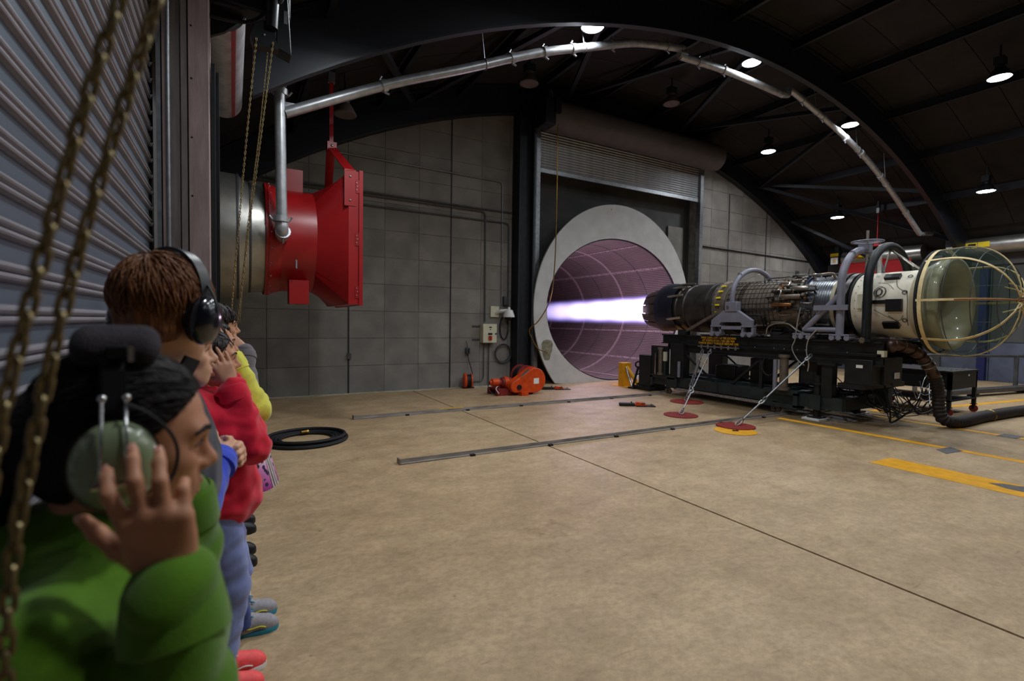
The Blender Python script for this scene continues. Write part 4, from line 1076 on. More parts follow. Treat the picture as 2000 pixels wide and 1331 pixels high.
# ------------------------------------------------------------------ instrument cart
ct = thing('instrument_cart', 'low black steel cart on red casters behind the duct hose', 'cart', (12.3, 4.8, 0))
x0, x1, y0, y1 = 11.72, 12.92, 4.02, 5.5
MB().bx(x0 - 0.02, x1 + 0.02, y0 - 0.02, y1 + 0.02, 0.82, 0.85).build('cart_top', 'black_steel', ct)
MB().bx(x0, x1, y0, y0 + 0.02, 0.50, 0.82).build('front_panel', 'black_steel', ct)
MB().bx(x0, x0 + 0.02, y0, y1, 0.50, 0.82).build('side_panel', 'black_steel', ct)
MB().bx(x1 - 0.02, x1, y0, y1, 0.50, 0.82).build('side_panel', 'black_steel', ct)
MB().bx(x0, x1, y0, y1, 0.27, 0.29).build('lower_shelf', 'black_steel', ct)
for x in (x0 + 0.03, x1 - 0.03):
    for y in (y0 + 0.03, y1 - 0.03):
        MB().bx(x - 0.03, x + 0.03, y - 0.03, y + 0.03, 0.16, 0.82).build('leg', 'black_steel', ct)
        c_ = MB(); c_.bx(x - 0.045, x + 0.045, y - 0.045, y + 0.045, 0.15, 0.165); c_.bx(x - 0.035, x - 0.028, y - 0.02, y + 0.02, 0.06, 0.15); c_.bx(x + 0.028, x + 0.035, y - 0.02, y + 0.02, 0.06, 0.15)
        o = c_.build('caster', 'dark_steel', ct)
        MB().lathe([(-0.02, 0.0), (-0.02, 0.07), (0.02, 0.07), (0.02, 0.0)], (x, y, 0.07), (1, 0.3, 0), 16).build('wheel', 'maroon_disc', o)
MB().bx(12.42, 12.47, y0 - 0.024, y0 - 0.02, 0.74, 0.77).build('front_label', 'white_label', ct)
for k in range(10):
    MB().cyl((x0 + 0.1 + (k % 5) * 0.26, y0 + 0.15 + (k // 5) * 0.9, 0.85), (x0 + 0.1 + (k % 5) * 0.26, y0 + 0.15 + (k // 5) * 0.9, 0.862), 0.022, n=8).build('top_stud', 'galv', ct)
rs = random.Random(5)
for k in range(12):
    y = rs.uniform(4.2, 5.2)
    pts = [(x0 - 0.02, y, rs.uniform(0.55, 0.75)), (x0 - rs.uniform(.08, .25), y + rs.uniform(-.1, .1), rs.uniform(0.35, 0.6)), (x0 - rs.uniform(.0, .3), y + rs.uniform(-.2, .2), 0.1), (x0 - rs.uniform(.2, .5), y + rs.uniform(-.2, .2), 0.02)]
    MB().tube(bez(pts, 6), rs.choice([0.01, 0.014]), 6).build('cart_cable', 'black_wire', ct)

# ------------------------------------------------------------------ tie downs
def disc(x, y, r, m_, label, z=0.012):
    o = MB().lathe([(0, 0), (0, r), (z, r), (z, 0)], (x, y, 0.001), (0, 0, 1), 36).build('anchor_disc', m_)
    return tag(o, label, 'floor disc', 'tie down discs on the floor')
disc(7.10, 6.30, 0.30, 'maroon_disc', 'dark red floor disc with a tie down rod, nearer the tunnel')
disc(7.14, 5.20, 0.30, 'maroon_disc', 'dark red floor disc beside the yellow disc on the rail').location.z += 0.0065
disc(8.45, 7.35, 0.34, 'maroon_disc', 'dark red floor disc half under the stand')
o = disc(6.84, 4.98, 0.31, 'yellow_paint', 'yellow floor disc with a black mark in its centre', 0.006)
MB().bx(6.78, 6.90, 4.96, 5.0, 0.008, 0.010).build('centre_mark', 'black_plastic', o)
MB().bx(6.82, 6.86, 4.93, 5.03, 0.008, 0.010).build('centre_mark', 'black_plastic', o)
def link_at(c, d, s, r, parent, m_='galv', name='shackle', flat=0):
    d, u, w = ortho(d); 
    if flat: u, w = w, u
    c = Vector(c); pts = [c + d * (s * 1.6 * math.cos(a)) + u * (s * math.sin(a)) for a in [2 * PI * k / 12 for k in range(12)]]
    return MB().tube(pts, r, 6, closed=True).build(name, m_, parent)
def tiedown(base, top, label, turnbuckle=False):
    base = Vector(base); top = Vector(top); d = (top - base).normalized(); L = (top - base).length
    t = thing('tie_down_rod', label, 'tie down', base, 0, 'tie down rods of the engine stand')
    link_at(base + d * 0.06 + Vector((0, 0, 0.01)), d, 0.04, 0.012, t, 'rail_steel'); link_at(base + d * 0.14, d, 0.032, 0.010, t, 'rail_steel', flat=1)
    MB().cyl(base + d * 0.18, base + d * (L * 0.30), 0.014, n=8).build('cable', 'galv', t)
    link_at(base + d * (L * 0.32), d, 0.035, 0.012, t); link_at(base + d * (L * 0.36), d, 0.03, 0.010, t, flat=1)
    if turnbuckle:
        for k in range(3): link_at(base + d * (L * 0.40 + 0.055 * k), d, 0.034, 0.012, t, flat=k % 2)
        a, b = base + d * (L * 0.52), base + d * (L * 0.80)
        MB().cyl(a, b, 0.016, n=8).build('turnbuckle_screw', 'rail_steel', t)
        u = d.cross(Vector((0, 1, 0))).normalized() * 0.035
        MB().tube([a, a + (b - a) * 0.08 + u, b - (b - a) * 0.08 + u, b], 0.013, 6).build('turnbuckle_frame', 'galv', t)
        MB().tube([a, a + (b - a) * 0.08 - u, b - (b - a) * 0.08 - u, b], 0.013, 6).build('turnbuckle_frame', 'galv', t)
        MB().cyl(b, base + d * (L * 0.9), 0.014, n=8).build('turnbuckle_stud', 'rail_steel', t)
    else:
        MB().cyl(base + d * (L * 0.38), base + d * (L * 0.93), 0.014, n=8).build('cable', 'galv', t)
    link_at(base + d * (L * 0.95), d, 0.035, 0.012, t); link_at(top - d * 0.02, d, 0.03, 0.012, t, flat=1)
    return t
tiedown((7.10, 6.30, 0.015), (8.96, 7.18, 1.12), 'steel tie down cable rising from the middle red disc')
tiedown((8.42, 7.35, 0.015), (8.97, 7.40, 1.10), 'tie down chain with a long turnbuckle beside the stand', True)
tiedown((7.16, 5.20, 0.015), (8.96, 5.06, 1.14), 'steel tie down cable rising from the red disc on the rail')

# yellow jack and strut by the tunnel mouth
yj = thing('yellow_jack', 'yellow steel post with a slanting silver strut at the tunnel mouth', 'jack post', (9.1, 9.75, 0))
MB().bx(8.98, 9.26, 9.92, 10.12, 0, 0.62).build('post', 'yellow_paint', yj, bevel=0.01)
MB().cyl((9.12, 9.95, 0.50), (9.05, 9.45, 0.12), 0.05, n=10).build('yellow_arm', 'yellow_paint', yj)
MB().cyl((9.05, 9.90, 0.50), (8.95, 9.55, 0.03), 0.025, n=10).build('silver_strut', 'chrome', yj)
MB().cyl((8.93, 9.50, 0.05), (9.02, 9.42, 0.55), 0.03, n=10).build('black_strut', 'black_steel', yj)
MB().torus((9.02, 9.42, 0.62), (0.5, 1, 0), 0.07, 0.022, 16, 6).build('strut_eye', 'black_steel', yj)
MB().bx(8.85, 9.1, 9.38, 9.60, 0, 0.04).build('foot', 'black_steel', yj)

# ------------------------------------------------------------------ rails in the floor
def rail(x0, x1, y, label):
    t = thing('floor_rail', label, 'rail', ((x0 + x1) / 2, y, 0), 0, 'steel rails laid across the floor')
    m = MB(); pr = [(-0.055, 0.001), (-0.055, 0.012), (-0.012, 0.012), (-0.006, 0.052), (0.006, 0.052), (0.012, 0.012), (0.055, 0.012), (0.055, 0.001)]
    n = len(pr); m.add([(x0, y + p[0], p[1]) for p in pr] + [(x1, y + p[0], p[1]) for p in pr], [(i, (i + 1) % n, n + (i + 1) % n, n + i) for i in range(n)] + [tuple(range(n)), tuple(range(2 * n - 1, n - 1, -1))])
    m.build('rail_bar', 'rail_steel', t)
    MB().bx(x0 - 0.01, x0 + 0.008, y - 0.06, y + 0.06, 0.001, 0.065).build('end_stop', 'rail_steel', t)
    x = x0 + 0.9; k = 0
    while x < x1:
        MB().bx(x - 0.03, x + 0.03, y - 0.085, y - 0.04, 0.001, 0.022).build('rail_clip', 'dark_steel', t); x += 1.15
    return t
rail(1.66, 8.95, 5.55, 'long steel floor rail nearer the viewer')
rail(1.74, 8.85, 8.42, 'long steel floor rail nearer the far wall')
# ------------------------------------------------------------------ red hoods with their ducts
def red_hood(mx, label, glabel):
    """duct along +X from the left wall; mx mirrors it to the right wall"""
    X = (lambda x: x) if not mx else (lambda x: 2 * XC - x)
    Y0, Z0, H_ = 8.40, 2.84, 0.955
    t = thing('red_duct_hood', label, 'duct hood', (X(0.9), Y0, 1.85), 0, 'red duct hoods on the side walls')
    d = (1, 0, 0) if not mx else (-1, 0, 0)
    o = (X(0), Y0, Z0)
    def L(prof, name, m_, n=48): return MB().lathe(prof, o, d, n, up=(0, 0, 1)).build(name, m_, t)
    L([(-1.19 if mx else -0.64, 0.90), (-0.20, 0.90), (0.05, 0.895), (0.05, 0.905)], 'steel_duct', 'stainless')
    L([(0.05, 0.90), (0.20, 0.80), (0.42, 0.79), (0.42, 0.80)], 'steel_collar', 'stainless')
    L([(0.05, 0.903), (0.065, 0.907), (0.08, 0.903)], 'duct_seam', 'conduit'); L([(0.20, 0.803), (0.215, 0.807), (0.23, 0.803)], 'duct_seam', 'conduit')
    L([(0.40, 0.83), (0.44, 0.83), (0.60, 0.765), (0.62, 0.765), (1.07, 0.76), (1.07, 0.765)], 'red_collar', 'red_paint')
    L([(0.44, 0.835), (0.47, 0.82), (0.60, 0.775)], 'collar_flange', 'red_paint')
    # round to square transition
    m = MB(); K = 64; P = []
    for k in range(K):
        a = 2 * PI * k / K + PI / 4; c, s = math.cos(a), math.sin(a); q = H_ / max(abs(c), abs(s))
        P.append((X(1.06), Y0 + 0.755 * c, Z0 + 0.755 * s))
    for k in range(K):
        a = 2 * PI * k / K + PI / 4; c, s = math.cos(a), math.sin(a); q = H_ / max(abs(c), abs(s))
        P.append((X(1.47), Y0 + q * c, Z0 + q * s))
    m.add(P, [(k, (k + 1) % K, K + (k + 1) % K, K + k) for k in range(K)]); m.build('square_transition', 'red_paint', t, sharp=22)
    def sq(x0, x1, h, name):
        m = MB(); w = 0.012
        for (a0, a1, b0, b1) in ((Y0 - h, Y0 + h, Z0 + h - w, Z0 + h), (Y0 - h, Y0 + h, Z0 - h, Z0 - h + w), (Y0 - h, Y0 - h + w, Z0 - h + w, Z0 + h - w), (Y0 + h - w, Y0 + h, Z0 - h + w, Z0 + h - w)):
            xa, xb = sorted((X(x0), X(x1))); m.bx(xa, xb, a0, a1, b0, b1)
        return m.build(name, 'red_paint', t)
    sq(1.46, 1.60, H_ + 0.003, 'square_rim'); sq(1.605, 1.66, H_ + 0.02, 'rim_flange')
    xa, xb = sorted((X(1.61), X(1.63))); MB().bx(xa, xb, Y0 - H_, Y0 + H_, Z0 - H_, Z0 + H_).build('hood_cover', 'red_paint', t)
    # hinges with rivets on the viewer's side
    for z in (Z0 + 0.74, Z0 - 0.02, Z0 - 0.78):
        xa, xb = sorted((X(1.555), X(1.612))); hg = MB().bx(xa, xb, Y0 - H_ - 0.012, Y0 - H_ - 0.003, z - 0.09, z + 0.09).build('hinge', 'red_paint', t)
        for q in range(3):
            MB().ball((X(1.572 + 0.012 * (q % 2)), Y0 - H_ - 0.014, z - 0.05 + 0.05 * q), 0.010, 6, 4).build('rivet', 'galv', hg)
    # hanger straps
    for s in (-1, 1):
        y = Y0 + s * (H_ + 0.012); zt = Z0 + H_
        sp = MB().bx(min(X(1.40), X(1.56)), max(X(1.40), X(1.56)), min(y, y - s * 0.008), max(y, y - s * 0.008), zt - 0.50, zt + 0.02).build('hanger_plate', 'red_paint', t)
        for z in (zt - 0.08, zt - 0.42): MB().ball((X(1.48), y + s * 0.004, z), (0.016, 0.01, 0.016), 8, 5).build('bolt', 'galv', sp)
        MB().bar((X(1.48), y, zt), (X(1.38), Y0 + s * 0.07, 4.36), 0.15 if False else 0.012, 0.13, (1, 0, 0.2)).build('hanger_strap', 'red_paint', t)
    MB().bx(min(X(1.31), X(1.45)), max(X(1.31), X(1.45)), Y0 - 0.07, Y0 + 0.07, 4.33, 4.46).build('hanger_block', 'red_paint', t)
    MB().ball((X(1.38), Y0 - 0.075, 4.40), (0.022, 0.012, 0.022), 8, 5).build('hanger_bolt', 'chrome', t)
    MB().bar((X(1.38), Y0, 4.44), (X(1.38), Y0, 5.42), 0.012, 0.06, (1, 0, 0)).build('hanger_rod', 'red_paint', t)
    MB().bx(min(X(1.33), X(1.43)), max(X(1.33), X(1.43)), Y0 - 0.04, Y0 + 0.04, 5.40, 5.56).build('clevis', 'galv', t)
    MB().bx(min(X(1.33), X(1.43)), max(X(1.33), X(1.43)), Y0 - 0.03, Y0 + 0.03, 5.56, vault(X(1.38), DECK - 0.1)).build('clevis_strap', 'dark_steel', t)
    # stub fins on the collar
    for dy, dz, h in ((0.15, 0.93, 0.19), (-0.55, -0.80, 0.17)):
        MB().bx(min(X(0.70), X(0.96)), max(X(0.70), X(0.96)), Y0 + dy - 0.14, Y0 + dy + 0.14, Z0 + dz - h, Z0 + dz + h).build('square_stub', 'red_paint', t)
    for k in range(24):
        a = 2 * PI * k / 24; MB().ball((X(0.47), Y0 + 0.825 * math.cos(a), Z0 + 0.825 * math.sin(a)), 0.011, 6, 4).build('rivet', 'galv', t)
    # test cock
    MB().tube([(X(0.78), Y0 - 0.76, 2.48), (X(0.78), Y0 - 0.82, 2.47), (X(0.78), Y0 - 0.82, 2.36)], 0.014, 6).build('test_cock', 'galv', t)
    return t
red_hood(False, 'red square hood on a steel duct sticking out of the left wall', None)
red_hood(True, 'red square hood half hidden behind the front of the engine', None)

# ------------------------------------------------------------------ silver pipe that follows the arched rib
sp = thing('arched_pipe', 'long silver fire pipe following the arched roof rib', 'pipe', (9.9, 7.4, 4.3))
PY = 7.42
def parc(X): return (X, PY, vault(X, -0.02 if X < 8.4 or X > 11.6 else 0.02))
run1 = [(0.62, PY, 4.42), (1.7, PY, 4.98), (3.2, PY, 5.68), (5.9, PY, 6.80), (6.9, PY, 7.10), (7.6, PY, 7.26), (8.15, PY, 7.33)]
run2 = [(8.15, PY - 0.06, 7.10), (9.6, PY - 0.06, 7.18), (11.55, PY - 0.06, 7.10)]
run1 = [(0.62, PY, 4.42), (2.0, PY, 5.13), (3.2, PY, 5.66), (4.6, PY, 6.30), (5.9, PY, 6.78)]
crown = [(5.9, PY, 6.78), (6.9, PY, 7.12), (8.05, PY, 7.34)]
drop = [(8.05, PY, 7.34), (8.17, PY, 7.34), (8.17, PY - .02, 7.22), (8.0, PY - 0.02, 7.2)]
run2 = [(8.04, PY - 0.02, 7.17), (9.6, PY - 0.02, 7.24), (11.55, PY, 7.22)]
rise = [(11.55, PY, 7.22), (11.75, PY, 7.26), (11.80, PY, 7.40), (12.0, PY, 7.38)]
run3 = [(12.0, PY, 7.38), (13.6, PY, 6.98), (14.8, PY, 6.62), (15.9, PY, 6.20), (17.2, PY, 5.55), (18.85, PY, 4.62)]
for nm_, r_ in (('pipe_run', bez(run1, 4)), ('pipe_run', bez(crown, 6)), ('pipe_elbow', drop), ('pipe_run', bez(run2, 5)), ('pipe_elbow', rise), ('pipe_run', bez(run3, 5))):
    MB().tube(r_, 0.072 if nm_ == 'pipe_run' else 0.078, 14).build(nm_, 'galv_pipe', sp)
def collar(p, d, parent=None, r=0.088, m_='galv_pipe'):
    p = Vector(p); d = Vector(d).normalized()
    o = MB().lathe([(-0.04, 0.07), (-0.04, r), (0.04, r), (0.04, 0.07)], p, d, 14).build('coupling', m_, parent or sp)
    up = Vector((0, 0, 1)) if abs(d.z) < .8 else Vector((1, 0, 0))
    u = (up - d * up.dot(d)).normalized()
    for s in (-1, 1): MB().cyl(p + u * (s * r) - d * 0.03, p + u * (s * (r + 0.045)) - d * 0.03 + d * 0.06, 0.016, n=6).build('coupling_bolt', 'galv', o)
    return o
for a, b in (((1.95, PY, 5.10), (1, 0, .5)), ((4.1, PY, 6.08), (1, 0, .45)), ((4.75, PY, 6.36), (1, 0, .42)), ((5.35, PY, 6.58), (1, 0, .36)), ((6.25, PY, 6.91), (1, 0, .33)), ((7.7, PY, 7.28), (1, 0, .18)),
             ((8.6, PY - 0.02, 7.195), (1, 0, .05)), ((9.4, PY - .02, 7.235), (1, 0, 0)), ((12.4, PY, 7.28), (1, 0, -.25)), ((13.3, PY, 7.06), (1, 0, -.25)), ((14.4, PY, 6.74), (1, 0, -.3)), ((15.2, PY, 6.48), (1, 0, -.36)), ((16.3, PY, 6.02), (1, 0, -.45)), ((17.9, PY, 5.17), (1, 0, -.56))):
    collar(a, b)
for X in (3.6, 5.6, 9.0, 13.0, 15.0, 16.6):
    z = np.interp(X, [0.62, 2, 3.2, 4.6, 5.9, 6.9, 8.05, 9.6, 11.55, 12, 13.6, 14.8, 15.9, 17.2, 18.85], [4.42, 5.13, 5.66, 6.3, 6.78, 7.12, 7.34, 7.24, 7.22, 7.38, 6.98, 6.62, 6.2, 5.55, 4.62])
    MB().cyl((X, PY, z), (X - 0.12, PY + 0.02, vault(X, DECK - 0.05)), 0.010, n=6).build('hanger_rod', 'galv', sp)
    MB().torus((X, PY, z), (1, 0, 0.3), 0.08, 0.009, 16, 5).build('hanger_clip', 'galv', sp)
dp = thing('drop_pipe', 'upright silver pipe with clamp couplings dropping to the red duct', 'pipe', (0.57, 7.42, 2.9))
MB().cyl((0.585, PY + 0.02, 2.92), (0.555, PY - 0.03, 4.76), 0.070, n=14).build('pipe_run', 'galv_pipe', dp)
for z in (4.68, 3.0):
    c = (0.57, PY, z); collar(c, (0, 0, 1), dp, 0.095)
MB().lathe([(0, 0.0), (0, 0.085), (0.12, 0.085), (0.12, 0.0)], (0.556, PY - 0.03, 4.74), (0, 0, 1), 14).build('end_cap', 'galv_pipe', dp)
MB().tube(bez([(0.585, PY + 0.02, 2.96), (0.587, PY + 0.02, 2.86), (0.60, PY + 0.10, 2.80), (0.60, PY + 0.24, 2.80)], 5), 0.082, 12).build('pipe_elbow', 'galv_pipe', dp)
collar((0.60, PY + 0.06, 2.83), (0, 1, -0.3), dp, 0.098)
MB().bx(0.60, 0.80, PY - 0.03, PY + 0.03, 4.50, 4.56).build('support_arm', 'galv', dp)

# ------------------------------------------------------------------ left coiling door drum and chain hoist
dr = thing('door_drum', 'galvanised coiling door drum with a faded red stripe at the top left', 'door drum', (-0.10, 6.2, 4.2))
mat('drum_metal', rgb(170, 170, 174), 0.45, metal=0.55, var=0.25, scale=7)
mat('faded_red', rgb(150, 96, 100), 0.55, metal=0.3, var=0.35, scale=14, col2=rgb(160, 50, 62))
MB().lathe([(0, 0.0), (0, 0.205), (2.15, 0.205), (2.15, 0.0)], (-0.09, 5.12, 4.36), (0, 1, 0), 28).build('drum_tube', 'drum_metal', dr)
MB().lathe([(0.0, 0.2065), (2.15, 0.2065)], (-0.09, 5.12, 4.36), (0, 1, 0), 4, math.radians(52), math.radians(64), up=(1, 0, 0)).build('red_stripe', 'faded_red', dr, fixn=False)
MB().bx(-0.36, -0.31, 5.1, 7.3, 3.98, 4.4).build('drum_bracket', 'black_steel', dr)
MB().prism([(-0.52, 5.06, 4.02), (-0.30, 5.06, 3.98), (-0.05, 5.06, 4.13), (0.08, 5.06, 4.26), (0.16, 5.06, 4.45), (0.16, 5.06, 4.75), (-0.52, 5.06, 4.75)], (0, 0.04, 0)).build('end_plate', 'black_steel', dr)
for q in range(3): MB().tube(bez([(-0.45 + 0.1 * q, 4.98, 4.22 + .1 * q), (-0.1, 4.9, 4.15 + .12 * q), (0.15, 4.95, 4.22 + .1 * q), (0.3, 4.9, 4.36)], 6), 0.015, 6).build('motor_cable', 'black_rubber', dr)
ho = thing('chain_hoist', 'dark chain wheel housing of the shutter, hung at the top left', 'chain hoist', (0.3, 4.85, 3.9))
MB().prism([(0.14, 4.82, 4.05), (0.18, 4.82, 4.16), (0.24, 4.82, 4.20), (0.32, 4.82, 4.12), (0.36, 4.82, 3.98), (0.16, 4.82, 3.97)], (0, 0.10, 0)).build('wheel_guard', 'black_steel', ho)
MB().ball((0.245, 4.815, 4.07), 0.012, 8, 6).build('axle_bolt', 'galv', ho)
MB().prism([(0.34, 4.84, 4.60), (0.43, 4.84, 4.50), (0.46, 4.84, 4.00), (0.46, 4.84, 3.96), (0.34, 4.84, 4.0)], (0, 0.16, 0)).build('motor_cover', 'black_steel', ho, bevel=0.008)
MB().bx(0.40, 0.43, 4.835, 4.84, 4.22, 4.33).build('rating_plate', 'galv', ho)
MB().bx(-0.10, 0.46, 4.9, 5.1, 4.30, 4.75).build('gearbox', 'black_steel', ho, bevel=0.02)
MB().cyl((0.30, 4.80, 4.13), (0.32, 4.80, 4.5), 0.05, n=12).build('brake_tube', 'black_plastic', ho)
for q in range(2): MB().tube(bez([(0.22 + .1 * q, 4.78, 4.6), (0.26 + .05 * q, 4.78, 4.42), (0.36, 4.78, 4.36), (0.40, 4.78, 4.5), (0.38, 4.8, 4.65)], 6), 0.018, 6).build('flex_conduit', 'black_rubber', ho)
mat('old_brass', rgb(150, 132, 92), 0.4, metal=0.85, var=0.3, scale=40)
mat('near_chain', rgb(118, 104, 72), 0.45, metal=0.7, var=0.35, scale=90)
def link_mesh(pitch, wire, wid):
    a = pitch / 2 + wire; R_ = wid / 2 - wire; Ls = a - R_ - wire * 0.2; pts = []
    for k in range(7): t = PI * k / 6; pts.append((R_ * math.cos(t), 0, Ls + R_ * math.sin(t)))
    for k in range(7): t = PI + PI * k / 6; pts.append((R_ * math.cos(t), 0, -Ls + R_ * math.sin(t)))
    return MB().tube(pts, wire, 6, closed=True)
def chain_curve(pts, pitch):
    P = bez(pts, 24); out = []; L = 0; k = 0; cum = [0]
    for a, b in zip(P[:-1], P[1:]): cum.append(cum[-1] + (b - a).length)
    s = pitch / 2
    while s < cum[-1]:
        while cum[k + 1] < s: k += 1
        t = (s - cum[k]) / (cum[k + 1] - cum[k]); out.append((P[k].lerp(P[k + 1], t), (P[k + 1] - P[k]).normalized())); s += pitch
    return out
def far_chain(pts, label, pitch=0.0255, wire=0.0034, wid=0.017):
    m = MB(); base = link_mesh(pitch, wire, wid)
    for i, (c, d) in enumerate(chain_curve(pts, pitch)):
        q = Vector((0, 0, 1)).rotation_difference(d).to_matrix().to_4x4()
        M_ = Matrix.Translation(c) @ q @ Matrix.Rotation(0.3 + (i % 2) * PI / 2, 4, 'Z')
        m.add([M_ @ Vector(v) for v in base.v], base.f)
    o = m.build('hoist_chain', 'old_brass'); return tag(o, label, 'chain', 'hand chains of the shutter hoist', 'stuff')
far_chain([(0.185, 4.80, 4.02), (0.11, 4.79, 3.2), (0.045, 4.78, 2.4), (-0.008, 4.77, 1.72), (0.01, 4.77, 1.55)], 'left brass hand chain hanging slantwise from the hoist')
far_chain([(0.312, 4.80, 4.02), (0.215, 4.79, 3.2), (0.12, 4.78, 2.4), (0.045, 4.77, 1.72), (0.02, 4.77, 1.55)], 'right brass hand chain hanging slantwise from the hoist')
far_chain([(0.275, 4.86, 3.95), (0.20, 4.86, 3.2), (0.11, 4.85, 2.4), (0.05, 4.85, 1.62)], 'thin middle chain between the two brass hand chains', 0.014, 0.0022, 0.010)

# the blurred chain in front of the viewer: two strands of separate links
base_o = None
def near_chain(pts, label, pitch=0.0195, wire=0.0027, wid=0.0140, seed=1):
    t = thing('door_chain', label, 'chain', pts[-1], 0, 'door chain strands beside the viewer')
    rs = random.Random(seed); first = None
    for i, (c, d) in enumerate(chain_curve(pts, pitch)):
        e = Vector((0, 0, 1)).rotation_difference(d).to_matrix() @ Matrix.Rotation((i % 2) * PI / 2 + 0.5 + rs.uniform(-.25, .25), 3, 'Z')
        if first is None:
            first = link_mesh(pitch, wire, wid).build('chain_link', 'near_chain', t, local=True); o = first
        else: o = clone(first, t)
        o.location = c - t.location; o.rotation_euler = e.to_euler()
    return t
NC1 = [(-0.051, 0.589, 1.990), (-0.090, 0.593, 1.843), (-0.129, 0.598, 1.687), (-0.158, 0.603, 1.540), (-0.178, 0.607, 1.402), (-0.187, 0.612, 1.199)]
NC2 = [(-0.069, 0.561, 1.990), (-0.109, 0.566, 1.843), (-0.145, 0.570, 1.687), (-0.175, 0.575, 1.540), (-0.191, 0.580, 1.402), (-0.198, 0.584, 1.199)]
near_chain(NC1, 'blurred brass door chain close to the viewer, right strand')
near_chain(NC2, 'blurred brass door chain close to the viewer, left strand', seed=2)

# ------------------------------------------------------------------ conduits and boxes on the far wall
def conduit(pts, label, r=0.018, m_='conduit'):
    o = MB().tube(pts, r, 8).build('wall_conduit', m_); return tag(o, label, 'conduit', 'conduits on the far wall')
WY = YB - 0.045
def rnd(pts, r=0.12):
    out = [Vector(pts[0])]
    for i in range(1, len(pts) - 1):
        p = Vector(pts[i]); a = (Vector(pts[i - 1]) - p).normalized(); b = (Vector(pts[i + 1]) - p).normalized()
        for k in range(6):
            t = k / 5; out.append((p + a * r * (1 - t) ** 2 + b * r * t ** 2))
    out.append(Vector(pts[-1])); return out
conduit(rnd([(1.22, WY, 5.36), (2.0, WY, 5.30), (6.08, WY, 5.26), (6.10, WY, 2.10)]), 'thin light conduit crossing the wall high up and dropping to the camera', 0.014, 'galv')
conduit(rnd([(-0.4, WY, 4.55), (6.42, WY, 4.50), (6.42, WY, 6.6)]), 'dark conduit across the wall that turns up beside the steel column')
conduit(rnd([(-0.4, WY - 0.0, 4.48), (5.60, WY, 4.44), (5.62, WY, 1.66)]), 'dark conduit that turns down to the cream switch box')
conduit(rnd([(0.6, WY, 4.24), (6.28, WY, 4.22), (6.30, WY, 1.40)]), 'lower dark conduit that drops to a small cream box')
conduit(rnd([(5.60, WY, 1.10), (5.60, WY, 0.14), (5.15, WY, 0.14)]), 'short conduit from the switch box down to the floor, left one', 0.014)
conduit([(5.74, WY, 1.10), (5.74, WY, 0.05)], 'short conduit from the switch box down to the floor, right one', 0.014)
conduit(rnd([(13.7, WY, 4.28), (20.6, WY, 4.20)]), 'dark pipe across the wall right of the tunnel', 0.024, 'black_steel')
for z, x in ((1.55, 2.25), (1.05, 2.25)): pass
o = MB().bx(2.22, 2.30, WY - 0.03, YB - 0.015, 0.78, 0.90).build('wall_socket', 'conduit'); tag(o, 'small grey socket on the wall seam below the red hood', 'socket')
sb = thing('switch_box', 'cream switch box with an orange rotary switch on the far wall', 'switch box', (5.7, YB - 0.1, 1.1))
MB().bx(5.49, 5.88, YB - 0.22, YB - 0.02, 1.12, 1.60).build('box_body', 'cream_box', sb, bevel=0.01)
MB().bx(5.64, 5.74, YB - 0.24, YB - 0.22, 1.19, 1.30).build('rotary_plate', 'orange_paint', sb)
MB().bx(5.675, 5.705, YB - 0.26, YB - 0.24, 1.19, 1.30).build('rotary_handle', 'maroon_disc', sb)
MB().bx(5.63, 5.75, YB - 0.223, YB - 0.22, 1.32, 1.37).build('black_label', 'black_plastic', sb)
MB().bx(5.66, 5.73, YB - 0.223, YB - 0.22, 1.50, 1.53).build('black_label', 'black_plastic', sb)
MB().cyl((5.695, YB - 0.224, 1.46), (5.695, YB - 0.22, 1.46), 0.015).build('keyhole', 'black_plastic', sb)
MB().cyl((5.85, YB - 0.235, 1.35), (5.85, YB - 0.22, 1.35), 0.02).build('latch', 'black_plastic', sb)
for z in (1.20, 1.54): MB().bx(5.28, 5.98, YB - 0.035, YB - 0.015, z - 0.015, z + 0.015).build('mounting_rail', 'conduit', sb)
def dome_camera(x, z, label, dx=1, Y=YB):
    t = thing('dome_camera', label, 'camera', (x, Y - 0.2, z - 0.15), 0, 'white dome cameras on the walls')
    MB().bx(x - 0.30 * dx - 0.12, x - 0.30 * dx + 0.12, Y - 0.06, Y - 0.015, z - 0.10, z + 0.18).build('wall_plate', 'cream_box', t)
    MB().tube([(x - 0.26 * dx, Y - 0.06, z), (x - 0.20 * dx, Y - 0.18, z + 0.06), (x, Y - 0.24, z + 0.08)], 0.04, 8).build('bracket_arm', 'white_plastic', t)
    MB().lathe([(0.16, 0.0), (0.16, 0.03), (0.10, 0.045), (0.08, 0.10), (-0.06, 0.15), (-0.10, 0.15), (-0.10, 0.0)], (x, Y - 0.26, z), (0, 0, 1), 24).build('housing', 'white_plastic', t)
    MB().lathe([(-0.10, 0.11), (-0.14, 0.10), (-0.18, 0.06), (-0.195, 0.0)], (x, Y - 0.26, z), (0, 0, 1), 20).build('dome', 'smoked_dome', t)
    MB().bx(x - 0.06, x + 0.06, Y - 0.10, Y - 0.02, z + 0.22, z + 0.44).build('cable_box', 'conduit', t)
    return t
dome_camera(6.20, 1.88, 'white dome camera on the far wall left of the tunnel')
MB_ = MB().tube([(6.18 + 0.12 * math.cos(a), WY, 1.50 + 0.30 * math.sin(a)) for a in [PI * .5 + 2 * PI * k / 20 for k in range(21)]], 0.016, 6).build('cable_loop', 'black_rubber'); tag(MB_, 'black cable loop hanging under the dome camera', 'cable')
o = MB().bx(6.40, 6.50, YB - 0.09, YB - 0.015, 1.20, 1.44).build('terminal_box', 'cream_box'); tag(o, 'small cream terminal box under the dropped conduit', 'terminal box')
